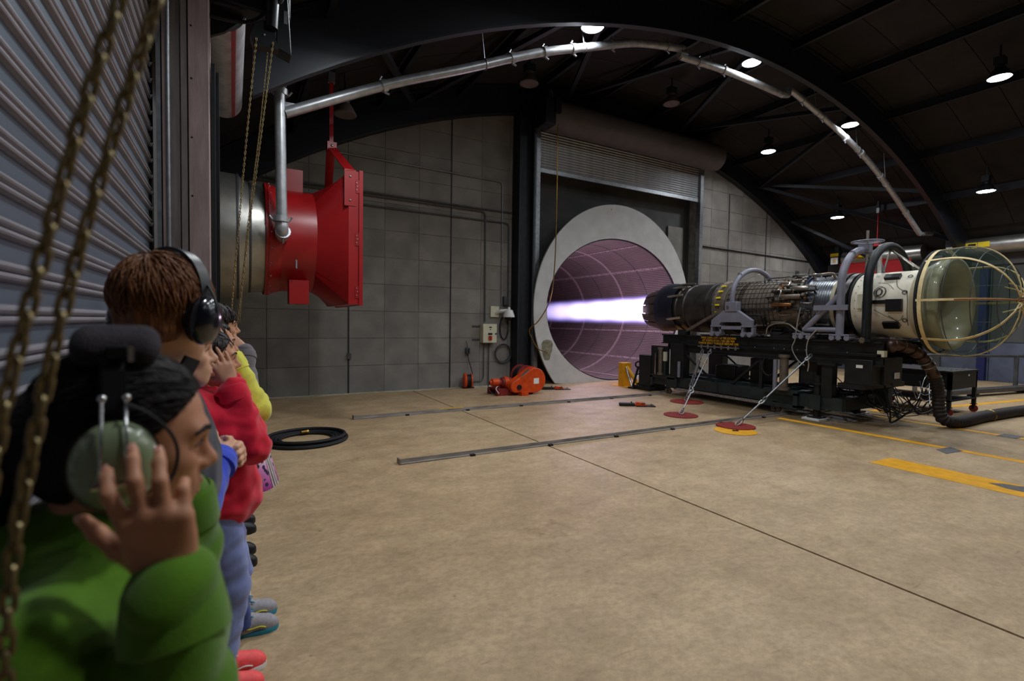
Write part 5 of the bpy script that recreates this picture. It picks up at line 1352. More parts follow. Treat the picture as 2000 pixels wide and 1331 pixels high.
cc = thing('wall_cable_coil', 'round coil of grey cable hung on the far wall above the winch', 'cable coil', (6.14, WY, 0.62))
for k in range(4): MB().torus((6.14 + 0.006 * k, WY - 0.012 * k, 0.84 - .004 * k), (0.05 * k - .1, 1, 0.04), 0.225 + 0.012 * (k % 3), 0.010, 28, 5).build('cable_turn', 'conduit', cc)
# small orange reel with a pendant
rl = thing('cord_reel', 'small orange and black cord reel standing at the foot of the wall', 'cord reel', (5.10, YB - 0.18, 0))
MB().lathe([(0, 0.0), (0, 0.17), (0.02, 0.185), (0.05, 0.185), (0.07, 0.16), (0.07, 0.0)], (4.97, YB - 0.22, 0.19), (1, -0.25, 0), 24).build('reel_flange', 'orange_paint', rl)
MB().lathe([(0, 0.0), (0, 0.15), (0.10, 0.15), (0.10, 0.0)], (5.04, YB - 0.235, 0.19), (1, -0.25, 0), 20).build('cord_drum', 'black_rubber', rl)
MB().lathe([(0, 0.0), (0, 0.175), (0.03, 0.175), (0.03, 0.0)], (5.14, YB - 0.26, 0.19), (1, -0.25, 0), 24).build('reel_flange', 'orange_paint', rl)
MB().bx(4.96, 5.22, YB - 0.30, YB - 0.12, 0, 0.03).build('reel_foot', 'black_steel', rl)
pd = thing('pendant_control', 'grey push button pendant hanging from a wall hook', 'pendant', (5.14, YB - 0.06, 0.80))
MB().bx(5.09, 5.20, YB - 0.10, YB - 0.03, 0.84, 1.00).build('pendant_body', 'conduit', pd, bevel=0.012)
for z in (0.88, 0.92, 0.96): MB().cyl((5.145, YB - 0.115, z), (5.145, YB - 0.10, z), 0.016, n=8).build('button', 'black_plastic', pd)
MB().tube([(5.11, YB - 0.04, 1.16), (5.11, YB - 0.06, 1.13), (5.12, YB - 0.06, 1.10), (5.14, YB - 0.05, 1.0)], 0.008, 6).build('hook', 'black_steel', pd)
MB().tube(bez([(5.14, YB - 0.06, 0.84), (5.16, YB - 0.08, 0.7), (5.20, YB - 0.14, 0.5), (5.22, YB - 0.2, 0.345)], 6), 0.010, 6).build('pendant_cord', 'black_rubber', pd)

# ------------------------------------------------------------------ orange winch
wn = thing('cable_winch', 'orange drum winch with a round chain cover on the floor by the tunnel', 'winch', (5.75, 9.85, 0))
def WB(name, m_, *a, bevel=0.0): return MB().bx(*a).build(name, m_, wn, bevel=bevel)
WB('skid_beam', 'maroon_disc', 5.12, 6.05, 9.72, 9.82, 0, 0.12); WB('skid_beam', 'maroon_disc', 5.12, 6.15, 10.12, 10.22, 0, 0.12); WB('skid_foot', 'orange_paint', 5.62, 5.80, 9.50, 9.76, 0.0, 0.09)
WB('deck_plate', 'maroon_disc', 5.15, 6.1, 9.72, 10.22, 0.12, 0.15)
# chain cover: teardrop outline facing the viewer
ca, cb = Vector((6.02, 9.62, 0.33)), Vector((5.52, 9.62, 0.20)); Ra, Rb = 0.285, 0.13
poly = []
for k in range(21): a = math.radians(-100 + 205 * k / 20); poly.append((ca.x + Ra * math.cos(a), 9.58, ca.z + Ra * math.sin(a)))
for k in range(11): a = math.radians(105 + 155 * k / 10); poly.append((cb.x + Rb * math.cos(a), 9.58, cb.z + Rb * math.sin(a)))
MB().prism(poly, (0, 0.13, 0)).build('chain_cover', 'orange_paint', wn, bevel=0.012)
poly2 = [(p[0] + 0.0, 9.74, p[2] + 0.02) for p in poly]; MB().prism(poly2, (0, 0.04, 0)).build('cover_back', 'orange_paint', wn)
MB().bx(5.98, 6.12, 9.574, 9.579, 0.25, 0.38).build('white_label', 'white_label', wn)
MB().cyl((5.60, 9.56, 0.19), (5.60, 9.58, 0.19), 0.06, n=14).build('sprocket_opening', 'black_steel', wn)
MB().bar((5.62, 9.62, 0.385), (5.86, 9.62, 0.58), 0.08, 0.012, (-.6, 0, .8)).build('data_plate', 'galv', wn)
MB().lathe([(0, 0.0), (0, 0.10), (0.03, 0.12), (0.24, 0.12), (0.27, 0.08), (0.34, 0.07), (0.34, 0)], (5.58, 9.92, 0.27), (-1, 0.05, 0), 18).build('motor_body', 'maroon_disc', wn)
MB().lathe([(0, 0.0), (0, 0.09), (0.16, 0.09), (0.18, 0.05), (0.22, 0.05), (0.22, 0)], (5.26, 9.94, 0.28), (-1, 0.05, 0), 16).build('brake_housing', 'orange_paint', wn)
MB().lathe([(0, 0.13), (0.05, 0.15), (0.10, 0.13)], (5.48, 9.92, 0.27), (-1, 0.05, 0), 18).build('motor_flange', 'orange_paint', wn)
MB().lathe([(0, 0.0), (0, 0.26), (0.02, 0.26), (0.02, 0.20), (0.30, 0.20), (0.30, 0.26), (0.32, 0.26), (0.32, 0)], (5.93, 9.80, 0.40), (0, 1, 0), 28).build('cable_drum', 'maroon_disc', wn)
for k in range(8): MB().torus((5.93, 9.84 + 0.034 * k, 0.40), (0, 1, 0), 0.205, 0.016, 24, 6).build('cable_turn', 'black_steel', wn)
MB().tube(bez([(5.05, 9.95, 0.3), (4.98, 9.9, 0.18), (5.05, 9.8, 0.05), (5.2, 9.75, 0.06)], 6), 0.010, 6).build('motor_cable', 'black_rubber', wn)
MB().tube(bez([(5.2, 9.85, 0.2), (5.10, 9.75, 0.16), (5.15, 9.7, 0.06)], 6), 0.008, 6).build('motor_cable', 'white_label', wn)

# tow bars / chocks lying on the floor
def chock(x, y, rz, label):
    t = thing('wheel_chock', label, 'chock', (x, y, 0), rz, 'black and orange chocks on the floor')
    MB().bx(-0.34, -0.04, -0.07, 0.07, 0.0, 0.06).build('black_block', 'black_rubber', t, local=True, bevel=0.012)
    MB().bx(-0.02, 0.36, -0.11, 0.11, 0.0, 0.018).build('base_plate', 'black_steel', t, local=True)
    MB().prism([(-0.05, -0.05, 0.018), (0.20, -0.05, 0.018), (0.16, -0.05, 0.06), (0.0, -0.05, 0.08)], (0, 0.10, 0)).build('orange_latch', 'orange_paint', t, local=True)
    MB().torus((0.12, 0, 0.055), (0, 0, 1), 0.05, 0.012, 14, 5).build('latch_ring', 'black_steel', t, local=True)
    MB().cyl((0.30, 0, 0.018), (0.30, 0, 0.05), 0.012).build('pin', 'galv', t, local=True)
    MB().cyl((-0.1, 0, 0.06), (-0.1, 0, 0.09), 0.012).build('pin', 'black_steel', t, local=True)
    return t
chock(7.08, 7.42, -0.55, 'black and orange chock on the open floor between the two rails')
chock(6.98, 10.15, -0.35, 'black and orange chock between the winch and the tunnel ring')

# flat coil of black hose on the floor
hc = thing('hose_coil', 'flat coil of black hose lying on the floor below the red hood', 'hose coil', (0.86, 7.22, 0))
for k in range(5):
    MB().torus((0.86 + 0.003 * k, 7.22, 0.024 + (0.004 * (k % 2))), (0, 0, 1), 0.53 - 0.047 * k, 0.023, 44, 8).build('hose_turn', 'black_rubber', hc)
MB().torus((0.87, 7.21, 0.068), (0, 0.02, 1), 0.49, 0.022, 44, 8).build('hose_turn', 'black_rubber', hc)
MB().cyl((0.83, 7.50, 0.055), (0.90, 7.52, 0.055), 0.020, n=10).build('brass_fitting', 'brass', hc)
MB().cyl((0.90, 7.52, 0.055), (0.93, 7.53, 0.055), 0.025, n=6).build('brass_nut', 'brass', hc)

# ------------------------------------------------------------------ right wall drums, pipes, boxes
def wall_drum(y0, y1, z, r, label):
    t = thing('coiling_drum', label, 'door drum', (XR - 0.4, (y0 + y1) / 2, z - r), 0, 'silver coiling door drums on the right wall')
    X = XR - 0.32
    MB().lathe([(0, 0.0), (0, r), (y1 - y0, r), (y1 - y0, 0)], (X, y0, z), (0, 1, 0), 28).build('drum_hood', 'stainless', t)
    MB().bx(XR - 0.34, XR - 0.004, y1, y1 + 0.06, z - r - 0.1, z + r + 0.12).build('end_bracket', 'black_steel', t)
    b = MB().bx(X - 0.34, X - 0.08, y1 + 0.02, y1 + 0.34, z - 0.22, z + 0.30).build('motor_box', 'black_plastic', t)
    MB().bx(X - 0.30, X - 0.12, y1 + 0.05, y1 + 0.2, z + 0.30, z + 0.55).build('motor_body', 'black_steel', t)
    return t, X
t, X = wall_drum(2.7, 6.95, 4.28, 0.26, 'long silver coiling door drum numbered 7 above the inlet screen')
def txt_left(txt, size, y, z, x, m_, parent, **kw): return txt_near(txt, size, y, z, x, m_, parent, **kw)
MB().bx(X - 0.345, X - 0.341, 6.99, 7.27, 4.08, 4.30).build('number_plate', 'white_label', t)
MB().bx(X - 0.349, X - 0.346, 7.05, 7.21, 4.07, 4.26).build('number_ground', 'black_plastic', t)
txt_near('7', 0.22, 7.13, 4.165, X - 0.351, 'yellow_label', t, name='number_text', bold=True)
MB().bx(X - 0.268, X - 0.262, 6.22, 6.50, 4.22, 4.38).build('yellow_label', 'yellow_label', t); MB().bx(X - 0.267, X - 0.261, 6.52, 6.80, 4.20, 4.38).build('yellow_label', 'yellow_label', t)
MB().bx(X - 0.272, X - 0.268, 6.55, 6.74, 4.24, 4.34).build('label_print', 'black_plastic', t)
t, X = wall_drum(8.0, 10.55, 4.28, 0.26, 'silver coiling door drum behind the middle of the engine')
MB().bx(X - 0.345, X - 0.341, 10.60, 10.86, 4.08, 4.34).build('number_plate', 'white_label', t)
MB().bx(X - 0.349, X - 0.346, 10.58, 10.88, 4.38, 4.50).build('yellow_label', 'yellow_label', t)
txt_near('8', 0.24, 10.73, 4.2, X - 0.351, 'yellow_paint', t, name='number_text', bold=True)
MB().bx(X - 0.268, X - 0.262, 9.45, 9.75, 4.22, 4.38).build('yellow_label', 'yellow_label', t); MB().bx(X - 0.267, X - 0.261, 9.77, 10.0, 4.20, 4.38).build('yellow_label', 'yellow_label', t)
wp = thing('wall_pipe', 'silver pipe running along the right wall above the door drums', 'pipe', (XR - 0.5, 6.0, 4.8))
PX = XR - 0.42
MB().tube([(PX, 2.0, 4.80), (PX, 9.15, 4.80), (PX, 9.22, 4.76), (PX, 9.25, 4.66), (PX, 9.25, 3.4)], 0.07, 12).build('pipe_run', 'galv_pipe', wp)
for y in (8.9, 8.35, 7.2, 5.8): MB().lathe([(-0.04, 0.06), (-0.04, 0.09), (0.04, 0.09), (0.04, 0.06)], (PX, y, 4.80), (0, 1, 0), 12).build('coupling', 'galv_pipe', wp)
MB().tube([(18.85, PY, 4.62), (19.6, PY, 4.70), (PX, 7.5, 4.80)], 0.065, 12).build('branch_pipe', 'galv_pipe', wp)
t = dome_camera(19.05, 3.35, 'white dome camera in the far right corner', -1)
o = MB().tube(bez([(19.55, WY, 3.42), (19.8, WY, 3.6), (19.85, WY, 3.8), (19.9, WY, 3.95)], 5), 0.02, 6).build('camera_conduit', 'conduit'); tag(o, 'thin conduit rising from the far right dome camera', 'conduit')
o = MB().bx(XR - 0.25, XR - 0.02, 7.50, 7.85, 3.78, 4.12).build('relay_box', 'conduit', bevel=0.01); tag(o, 'grey relay box on the right wall between the two drums', 'relay box')
# barrier rail and skid along the right side
br = thing('guard_rail', 'low grey guard rail along the right side of the hall', 'guard rail', (17.5, 5.3, 0))
MB().cyl((15.6, 6.1, 0.95), (20.8, 3.6, 0.95), 0.04, n=10).build('top_rail', 'conduit', br)
for k in range(3):
    f_ = k / 2; MB().bx(15.6 + 5.1 * f_ - 0.04, 15.6 + 5.1 * f_ + 0.04, 6.1 - 2.45 * f_ - 0.04, 6.1 - 2.45 * f_ + 0.04, 0, 0.95).build('rail_post', 'conduit', br)
sk_ = thing('steel_skid', 'long low grey steel skid on the floor by the right wall', 'skid', (15.5, 4.6, 0))
MB().bar((13.5, 5.3, 0.13), (20.5, 4.4, 0.13), 0.25, 0.10).build('skid_beam', 'conduit', sk_)
for k in range(4):
    f_ = k / 3; MB().bx(13.6 + 6.7 * f_ - 0.06, 13.6 + 6.7 * f_ + 0.06, 5.28 - 0.86 * f_ - 0.1, 5.28 - 0.86 * f_ + 0.1, 0, 0.08).build('skid_foot', 'dark_steel', sk_)
# ------------------------------------------------------------------ people: smooth bodies grown from distance fields
def rotz(a): c, s = math.cos(a), math.sin(a); return np.array([[c, -s, 0], [s, c, 0], [0, 0, 1.0]])
def roty(a): c, s = math.cos(a), math.sin(a); return np.array([[c, 0, s], [0, 1, 0], [-s, 0, c]])
def rotx(a): c, s = math.cos(a), math.sin(a); return np.array([[1, 0, 0], [0, c, -s], [0, s, c]])
class SDF:
    def __init__(s, xs, ys, zs):
        s.ax = [np.asarray(q, np.float32) for q in (xs, ys, zs)]; s.F = np.full([len(q) for q in s.ax], 0.3, np.float32)
    def _sub(s, lo, hi):
        sl = []; co = []
        for i in range(3):
            a = int(np.searchsorted(s.ax[i], lo[i])); b = int(np.searchsorted(s.ax[i], hi[i]))
            if b <= a: return None, None
            sl.append(slice(a, b)); sh = [1, 1, 1]; sh[i] = b - a; co.append(s.ax[i][a:b].reshape(sh))
        return tuple(sl), co
    def _apply(s, sl, d, k, mode):
        f = s.F[sl]
        if mode == '+':
            h = np.maximum(k - np.abs(f - d), 0) / k; s.F[sl] = np.minimum(f, d) - h * h * k * 0.25
        else:
            d = -d; h = np.maximum(k - np.abs(f - d), 0) / k; s.F[sl] = np.maximum(f, d) + h * h * k * 0.25
    def cone(s, a, b, r0, r1=None, k=0.012, mode='+'):
        a = np.array(a, float); b = np.array(b, float); r1 = r0 if r1 is None else r1
        m = max(r0, r1) + k + 0.03
        sl, c = s._sub(np.minimum(a, b) - m, np.maximum(a, b) + m)
        if sl is None: return s
        ba = b - a; L = max(1e-9, float(ba @ ba)); x, y, z = c[0] - a[0], c[1] - a[1], c[2] - a[2]
        h = np.clip((x * ba[0] + y * ba[1] + z * ba[2]) / L, 0, 1)
        d = np.sqrt((x - ba[0] * h) ** 2 + (y - ba[1] * h) ** 2 + (z - ba[2] * h) ** 2) - (r0 + (r1 - r0) * h)
        s._apply(sl, d.astype(np.float32), k, mode); return s
    def ell(s, c, r, R=None, k=0.015, mode='+'):
        c = np.array(c, float); r = np.array(r if hasattr(r, '__len__') else (r, r, r), float); m = r.max() + k + 0.03
        sl, q = s._sub(c - m, c + m)
        if sl is None: return s
        x, y, z = q[0] - c[0], q[1] - c[1], q[2] - c[2]
        if R is not None: x, y, z = R[0, 0] * x + R[1, 0] * y + R[2, 0] * z, R[0, 1] * x + R[1, 1] * y + R[2, 1] * z, R[0, 2] * x + R[1, 2] * y + R[2, 2] * z
        k0 = np.sqrt((x / r[0]) ** 2 + (y / r[1]) ** 2 + (z / r[2]) ** 2); k1 = np.sqrt((x / r[0] ** 2) ** 2 + (y / r[1] ** 2) ** 2 + (z / r[2] ** 2) ** 2)
        d = k0 * (k0 - 1.0) / np.maximum(k1, 1e-6); d = np.where(k0 < 1e-3, -r.min(), d)
        s._apply(sl, d.astype(np.float32), k, mode); return s
    def grid(s): return s.ax[0][:, None, None], s.ax[1][None, :, None], s.ax[2][None, None, :]
    def waves(s, amp, n, lam, seed, aniso=(1, 1, 1), mask=None):
        """gentle folds: a few crossed waves"""
        rg = np.random.RandomState(seed); X, Y, Z = s.grid(); D = 0
        for i in range(n):
            v = rg.normal(size=3) * np.array(aniso); v = v / np.linalg.norm(v) * 2 * np.pi / (lam * rg.uniform(0.6, 1.6))
            w = rg.normal(size=3); w = w / np.linalg.norm(w) * 2 * np.pi / (lam * 3)
            D = D + np.sin(v[0] * X + v[1] * Y + v[2] * Z + rg.uniform(0, 6) + 1.2 * np.sin(w[0] * X + w[1] * Y + w[2] * Z))
        D = (D * (amp / math.sqrt(n))).astype(np.float32)
        if mask is not None: D = D * mask(X, Y, Z)
        s.F += D; return s
    def clip_below(s, z): s.F = np.maximum(s.F, (z - s.ax[2])[None, None, :]); return s
    def clip_above(s, z): s.F = np.maximum(s.F, (s.ax[2] - z)[None, None, :]); return s
    def mesh(s, name, m, parent, smooth=1):
        F = s.F; xs, ys, zs = s.ax
        ins = F < 0
        c = np.zeros([n - 1 for n in F.shape], np.int8)
        for i in (0, 1):
            for j in (0, 1):
                for k in (0, 1): c += ins[i:F.shape[0] - 1 + i, j:F.shape[1] - 1 + j, k:F.shape[2] - 1 + k]
        act = (c > 0) & (c < 8); I, J, K = np.nonzero(act)
        idx = np.full(act.shape, -1, np.int32); idx[act] = np.arange(len(I))
        S = np.zeros((len(I), 3)); cnt = np.zeros(len(I))
        cor = [(i, j, k) for i in (0, 1) for j in (0, 1) for k in (0, 1)]
        for a in cor:
            for ax_ in range(3):
                if a[ax_]: continue
                b = list(a); b[ax_] = 1
                va = F[I + a[0], J + a[1], K + a[2]]; vb = F[I + b[0], J + b[1], K + b[2]]
                mk = (va < 0) != (vb < 0); t = np.where(mk, va / np.where(mk, va - vb, 1), 0)
                pa = np.stack([xs[I + a[0]], ys[J + a[1]], zs[K + a[2]]], 1); pb = np.stack([xs[I + b[0]], ys[J + b[1]], zs[K + b[2]]], 1)
                S += np.where(mk[:, None], pa + (pb - pa) * t[:, None], 0); cnt += mk
        V = S / cnt[:, None]
        Q = []
        def quads(a, b, cells):
            mk = a != b
            ii, jj, kk = np.nonzero(mk); fl_ = a[mk]
            q = np.stack([idx[ii + o[0], jj + o[1], kk + o[2]] for o in cells], 1)
            q[~fl_] = q[~fl_][:, ::-1]; Q.append(q)
        quads(ins[:-1, 1:-1, 1:-1], ins[1:, 1:-1, 1:-1], [(0, 0, 0), (0, 1, 0), (0, 1, 1), (0, 0, 1)])
        quads(ins[1:-1, :-1, 1:-1], ins[1:-1, 1:, 1:-1], [(0, 0, 0), (0, 0, 1), (1, 0, 1), (1, 0, 0)])
        quads(ins[1:-1, 1:-1, :-1], ins[1:-1, 1:-1, 1:], [(0, 0, 0), (1, 0, 0), (1, 1, 0), (0, 1, 0)])
        Q = np.concatenate(Q); Q = Q[(Q >= 0).all(1)]
        for _ in range(smooth):
            A = np.zeros_like(V); n_ = np.zeros(len(V))
            for e in range(4):
                np.add.at(A, Q[:, e], V[Q[:, (e + 1) % 4]]); np.add.at(n_, Q[:, e], 1)
            V = np.where(n_[:, None] > 0, 0.5 * V + 0.5 * A / np.maximum(n_, 1)[:, None], V)
        me = bpy.data.meshes.new(name)
        me.vertices.add(len(V)); me.vertices.foreach_set('co', V.astype(np.float32).ravel())
        me.loops.add(len(Q) * 4); me.loops.foreach_set('vertex_index', Q.astype(np.int32).ravel())
        me.polygons.add(len(Q)); me.polygons.foreach_set('loop_start', np.arange(0, len(Q) * 4, 4, dtype=np.int32))
        me.update(calc_edges=True); me.polygons.foreach_set('use_smooth', np.ones(len(Q), bool))
        me.materials.append(MATS[m]); me.update()
        o = bpy.data.objects.new(name, me); COL.objects.link(o); o.parent = parent
        return o

def axis(a, b, h): return np.arange(a, b + h, h)
def head_frame(O, yaw, pitch=0.0, roll=0.0): return np.array(O, float), rotz(yaw) @ roty(pitch) @ rotx(roll)
def add_head(S, O, R, s=1.0, k=1.0, male=False, smile=False):
    P = lambda x, y, z: O + R @ (np.array([x, y, z]) * s)
    E = lambda c, r, kk=0.02, mode='+', RR=None: S.ell(P(*c), np.array(r) * s, R if RR is None else R @ RR, kk * k, mode)
    C = lambda a, b, r0, r1, kk=0.01, mode='+': S.cone(P(*a), P(*b), r0 * s, r1 * s, kk * k, mode)
    E((-0.008, 0, 0.046), (0.098, 0.076, 0.084)); E((0.028, 0, 0.005), (0.064, 0.064, 0.088), 0.03)
    j = 1.08 if male else 1.0
    E((0.030, 0, -0.052), (0.060, 0.053 * j, 0.050), 0.03); C((0.0, 0.048 * j, -0.045), (0.066, 0.012, -0.088), 0.016, 0.016, 0.03); C((0.0, -0.048 * j, -0.045), (0.066, -0.012, -0.088), 0.016, 0.016, 0.03)
    E((0.074, 0, -0.087), (0.018, 0.022, 0.018), 0.022)
    for q in (-1, 1):
        E((0.062, 0.038 * q, -0.014), (0.026, 0.024, 0.022), 0.025)
        C((0.083, 0.040 * q, 0.030), (0.092, 0.010 * q, 0.030), 0.010, 0.010, 0.02)
    E((0.080, 0, -0.052), (0.022, 0.028, 0.026), 0.022)
    for q in (-1, 1): E((0.096, 0.031 * q, 0.010), (0.012, 0.017, 0.011), 0.014, '-')
    for q in (-1, 1): S.ell(P(0.0765, 0.031 * q, 0.010), 0.0125 * s, None, 0.004)
    # lids
    for q in (-1, 1):
        C((0.086, 0.018 * q, 0.013), (0.0905, 0.031 * q, 0.0185), 0.0032, 0.0036, 0.004); C((0.0905, 0.031 * q, 0.0185), (0.082, 0.045 * q, 0.0125), 0.0036, 0.0030, 0.004)
        C((0.086, 0.018 * q, 0.006), (0.089, 0.031 * q, 0.001), 0.003, 0.003, 0.006); C((0.089, 0.031 * q, 0.001), (0.081, 0.045 * q, 0.008), 0.003, 0.003, 0.006)
    # nose
    C((0.090, 0, 0.020), (0.108, 0, -0.012), 0.0085, 0.0105, 0.012); E((0.113, 0, -0.020), (0.012, 0.0115, 0.011), 0.010)
    for q in (-1, 1): E((0.102, 0.012 * q, -0.026), (0.011, 0.0075, 0.0085), 0.007)
    for q in (-1, 1): E((0.106, 0.0065 * q, -0.034), (0.006, 0.0035, 0.003), 0.003, '-')
    # lips
    u = 0.006 if smile else 0.0; w = 0.026 if smile else 0.020
    for q in (-1, 1):
        C((0.086, w * q, -0.059 + u), (0.1015, 0.003 * q, -0.054), 0.0042, 0.0062, 0.006); C((0.085, w * q, -0.061 + u), (0.099, 0, -0.067), 0.0042, 0.0070, 0.006)
    C((0.108, -0.018, -0.0605), (0.108, 0.018, -0.0605), 0.0022, 0.0022, 0.003, '-')
    # ears
    for q in (-1, 1):
        E((-0.006, 0.077 * q, 0.002), (0.019, 0.008, 0.032), 0.010, '+', rotz(-0.35 * q)); E((-0.002, 0.085 * q, 0.003), (0.010, 0.005, 0.018), 0.006, '-', rotz(-0.35 * q))
    return P
def face_bits(root, O, R, s, hair, smile=False, lid='black_wire', brow_m=None):
    P = lambda x, y, z: Vector((O + R @ (np.array([x, y, z]) * s)).tolist())
    for q in (-1, 1):
        e = MB().ball((0, 0, 0), 0.0128 * s, 14, 10)
        M_ = Matrix.Translation(P(0.0765, 0.031 * q, 0.010)); e.xf(M_); eo = e.build('eye', 'eye_white', root, local=True)
        c = P(0.0765, 0.031 * q, 0.010); d = (P(0.0765 + 0.02, 0.031 * q, 0.010) - c).normalized()
        MB().lathe([(0.0112 * s, 0.0062 * s), (0.0127 * s, 0.0045 * s), (0.0133 * s, 0.0)], c, d, 12).build('iris', 'iris', eo, local=True)
        pts = [P(0.0885, 0.0165 * q, 0.0115), P(0.0940, 0.024 * q, 0.0150), P(0.0958, 0.032 * q, 0.0155), P(0.0920, 0.041 * q, 0.0130), P(0.0860, 0.0480 * q, 0.0095)]
        MB().tube(bez(pts, 4), 0.0014 * s, 6).build('eyelash', lid, root, local=True)
        pts = [P(0.1035, 0.012 * q, 0.0315), P(0.1030, 0.022 * q, 0.0360), P(0.0985, 0.036 * q, 0.0385), P(0.0905, 0.047 * q, 0.0340), P(0.083, 0.054 * q, 0.0290)]
        b = bez(pts, 4); MB().tube(b, [0.0022 * s + 0.0016 * s * math.sin(PI * i / (len(b) - 1)) for i in range(len(b))], 6).build('eyebrow', brow_m or hair, root, local=True)
    u = 0.006 if smile else 0.0; w = 0.024 if smile else 0.019
    pts = [P(0.0885, -w, -0.059 + u), P(0.0985, -0.012, -0.0535 + u * .3), P(0.1045, -0.004, -0.0525), P(0.1035, 0, -0.0535), P(0.1045, 0.004, -0.0525), P(0.0985, 0.012, -0.0535 + u * .3), P(0.0885, w, -0.059 + u)]
    b = bez(pts, 4); MB().tube(b, [0.0052 * s * (0.35 + 0.65 * math.sin(PI * i / (len(b) - 1))) for i in range(len(b))], 8).build('upper_lip', 'lip', root, local=True)
    pts = [P(0.0880, -w, -0.061 + u), P(0.0965, -0.012, -0.0665), P(0.1005, 0, -0.0675), P(0.0965, 0.012, -0.0665), P(0.0880, w, -0.061 + u)]
    b = bez(pts, 4); MB().tube(b, [0.0062 * s * (0.3 + 0.7 * math.sin(PI * i / (len(b) - 1))) for i in range(len(b))], 8).build('lower_lip', 'lip', root, local=True)
    if smile:
        pts = [P(0.0905, -w + .003, -0.0595 + u * .7), P(0.1005, -0.008, -0.0600), P(0.1020, 0, -0.0605), P(0.1005, 0.008, -0.0600), P(0.0905, w - .003, -0.0595 + u * .7)]
        MB().tube(bez(pts, 4), 0.0042 * s, 6).build('teeth', 'teeth', root, local=True)
def add_hand(S, W, d, n, side, s=1.0, curl=((0.25, 0.35, 0.25),) * 4, thumb=(0.55, 0.5, 0.35), splay=(0.10, 0.02, -0.05, -0.14), k=0.004):
    """W wrist, d towards the knuckles, n out of the palm; curl per finger (MCP, PIP, DIP) bends towards n; returns the finger joints"""
    W = np.array(W, float); d = np.array(d, float); d /= np.linalg.norm(d); n = np.array(n, float); n -= d * (n @ d); n /= np.linalg.norm(n)
    t = np.cross(d, n) if side == 'R' else np.cross(n, d)
    out = []
    kn = [(0.088, 0.030), (0.092, 0.010), (0.087, -0.011), (0.078, -0.030)]
    Ln = [(0.043, 0.026, 0.020), (0.047, 0.030, 0.021), (0.043, 0.028, 0.020), (0.034, 0.021, 0.018)]
    S.cone(W - d * 0.02 * s, W + d * 0.02 * s, 0.024 * s, 0.023 * s, 0.015)
    S.ell(W + d * 0.052 * s, np.array([0.046, 0.036, 0.014]) * s, np.stack([d, t, n], 1), 0.014)
    for i in range(4):
        K = W + d * kn[i][0] * s + t * kn[i][1] * s - n * 0.002 * s
        S.cone(W + d * 0.022 * s + t * kn[i][1] * 0.55 * s, K, 0.0145 * s, 0.0105 * s, 0.012)
        dirn = d * math.cos(splay[i]) + t * math.sin(splay[i]); p = K; a = 0.0; J = [K]; r = (0.0100, 0.0090, 0.0082, 0.0068); r = [q * s * (0.9 if i == 3 else 1) for q in r]
        for q in range(3):
            a += curl[i][q]; v = dirn * math.cos(a) + n * math.sin(a); e = p + v * Ln[i][q] * s
            S.cone(p, e, r[q], r[q + 1], k if q else 0.006); p = e; J.append(e)
        out.append((J, dirn, a))
    B = W + d * 0.022 * s + t * 0.018 * s + n * 0.008 * s
    v = d * 0.62 + t * (0.62 + 0.2 * thumb[0]) + n * thumb[0]; v /= np.linalg.norm(v)
    p1 = B + v * 0.043 * s; S.cone(B, p1, 0.0165 * s, 0.0125 * s, 0.014)
    v2 = v + d * thumb[1] + n * thumb[2] * 0.5; v2 /= np.linalg.norm(v2); p2 = p1 + v2 * 0.033 * s; S.cone(p1, p2, 0.0118 * s, 0.0105 * s, 0.006)
    v3 = v2 + d * thumb[1] * 0.5 + n * thumb[2] * 0.5; v3 /= np.linalg.norm(v3); p3 = p2 + v3 * 0.026 * s; S.cone(p2, p3, 0.0105 * s, 0.0080 * s, 0.005)
    out.append(([B, p1, p2, p3], v3, 0)); return out
def nails(root, fingers, n, s):
    n = np.array(n, float); n /= np.linalg.norm(n)
    for J, dirn, a in fingers:
        v = J[-1] - J[-2]; v /= np.linalg.norm(v); b = -n - v * float(-n @ v); b /= np.linalg.norm(b); c = np.cross(v, b)
        C_ = J[-1] + b * 0.0058 * s + v * 0.001
        m = MB(); m.ball((0, 0, 0), (0.0075 * s, 0.0055 * s, 0.0016 * s), 10, 6)
        m.xf(Matrix(((v[0], c[0], b[0], C_[0]), (v[1], c[1], b[1], C_[1]), (v[2], c[2], b[2], C_[2]), (0, 0, 0, 1)))); m.build('fingernail', 'nail', root, local=True)

def hair_cap(root, O, R, s, m_, line, grow=0.014, h=0.005, nape=True, extra=None, amp=0.003, name='hair'):
    """line: (z list, x list) of the hairline in head space: hair where x < line(z)"""
    lo = O - 0.24 * s; hi = O + 0.24 * s
    S = SDF(*(axis(lo[i], hi[i], h) for i in range(3)))
    P = lambda x, y, z: O + R @ (np.array([x, y, z]) * s)
    S.ell(P(-0.010, 0, 0.048), np.array([0.098 + grow, 0.076 + grow, 0.084 + grow * 1.1]) * s, R, 0.02)
    if nape: S.ell(P(-0.035, 0, -0.02), np.array([0.066 + grow * .6, 0.066 + grow * .6, 0.070]) * s, R, 0.03)
    if extra: extra(S, P)
    X, Y, Z = S.grid(); x, y, z = X - O[0], Y - O[1], Z - O[2]
    lx = (R[0, 0] * x + R[1, 0] * y + R[2, 0] * z) / s; lz = (R[0, 2] * x + R[1, 2] * y + R[2, 2] * z) / s
    cut = (lx - np.interp(lz, line[0], line[1])) * 0.75 * s
    k = 0.012; d = np.maximum(S.F, cut); S.F = d.astype(np.float32)
    if amp: S.waves(amp, 5, 0.035 * s, 5, (1, 1, 0.25))
    return S.mesh(name, m_, root, 1)
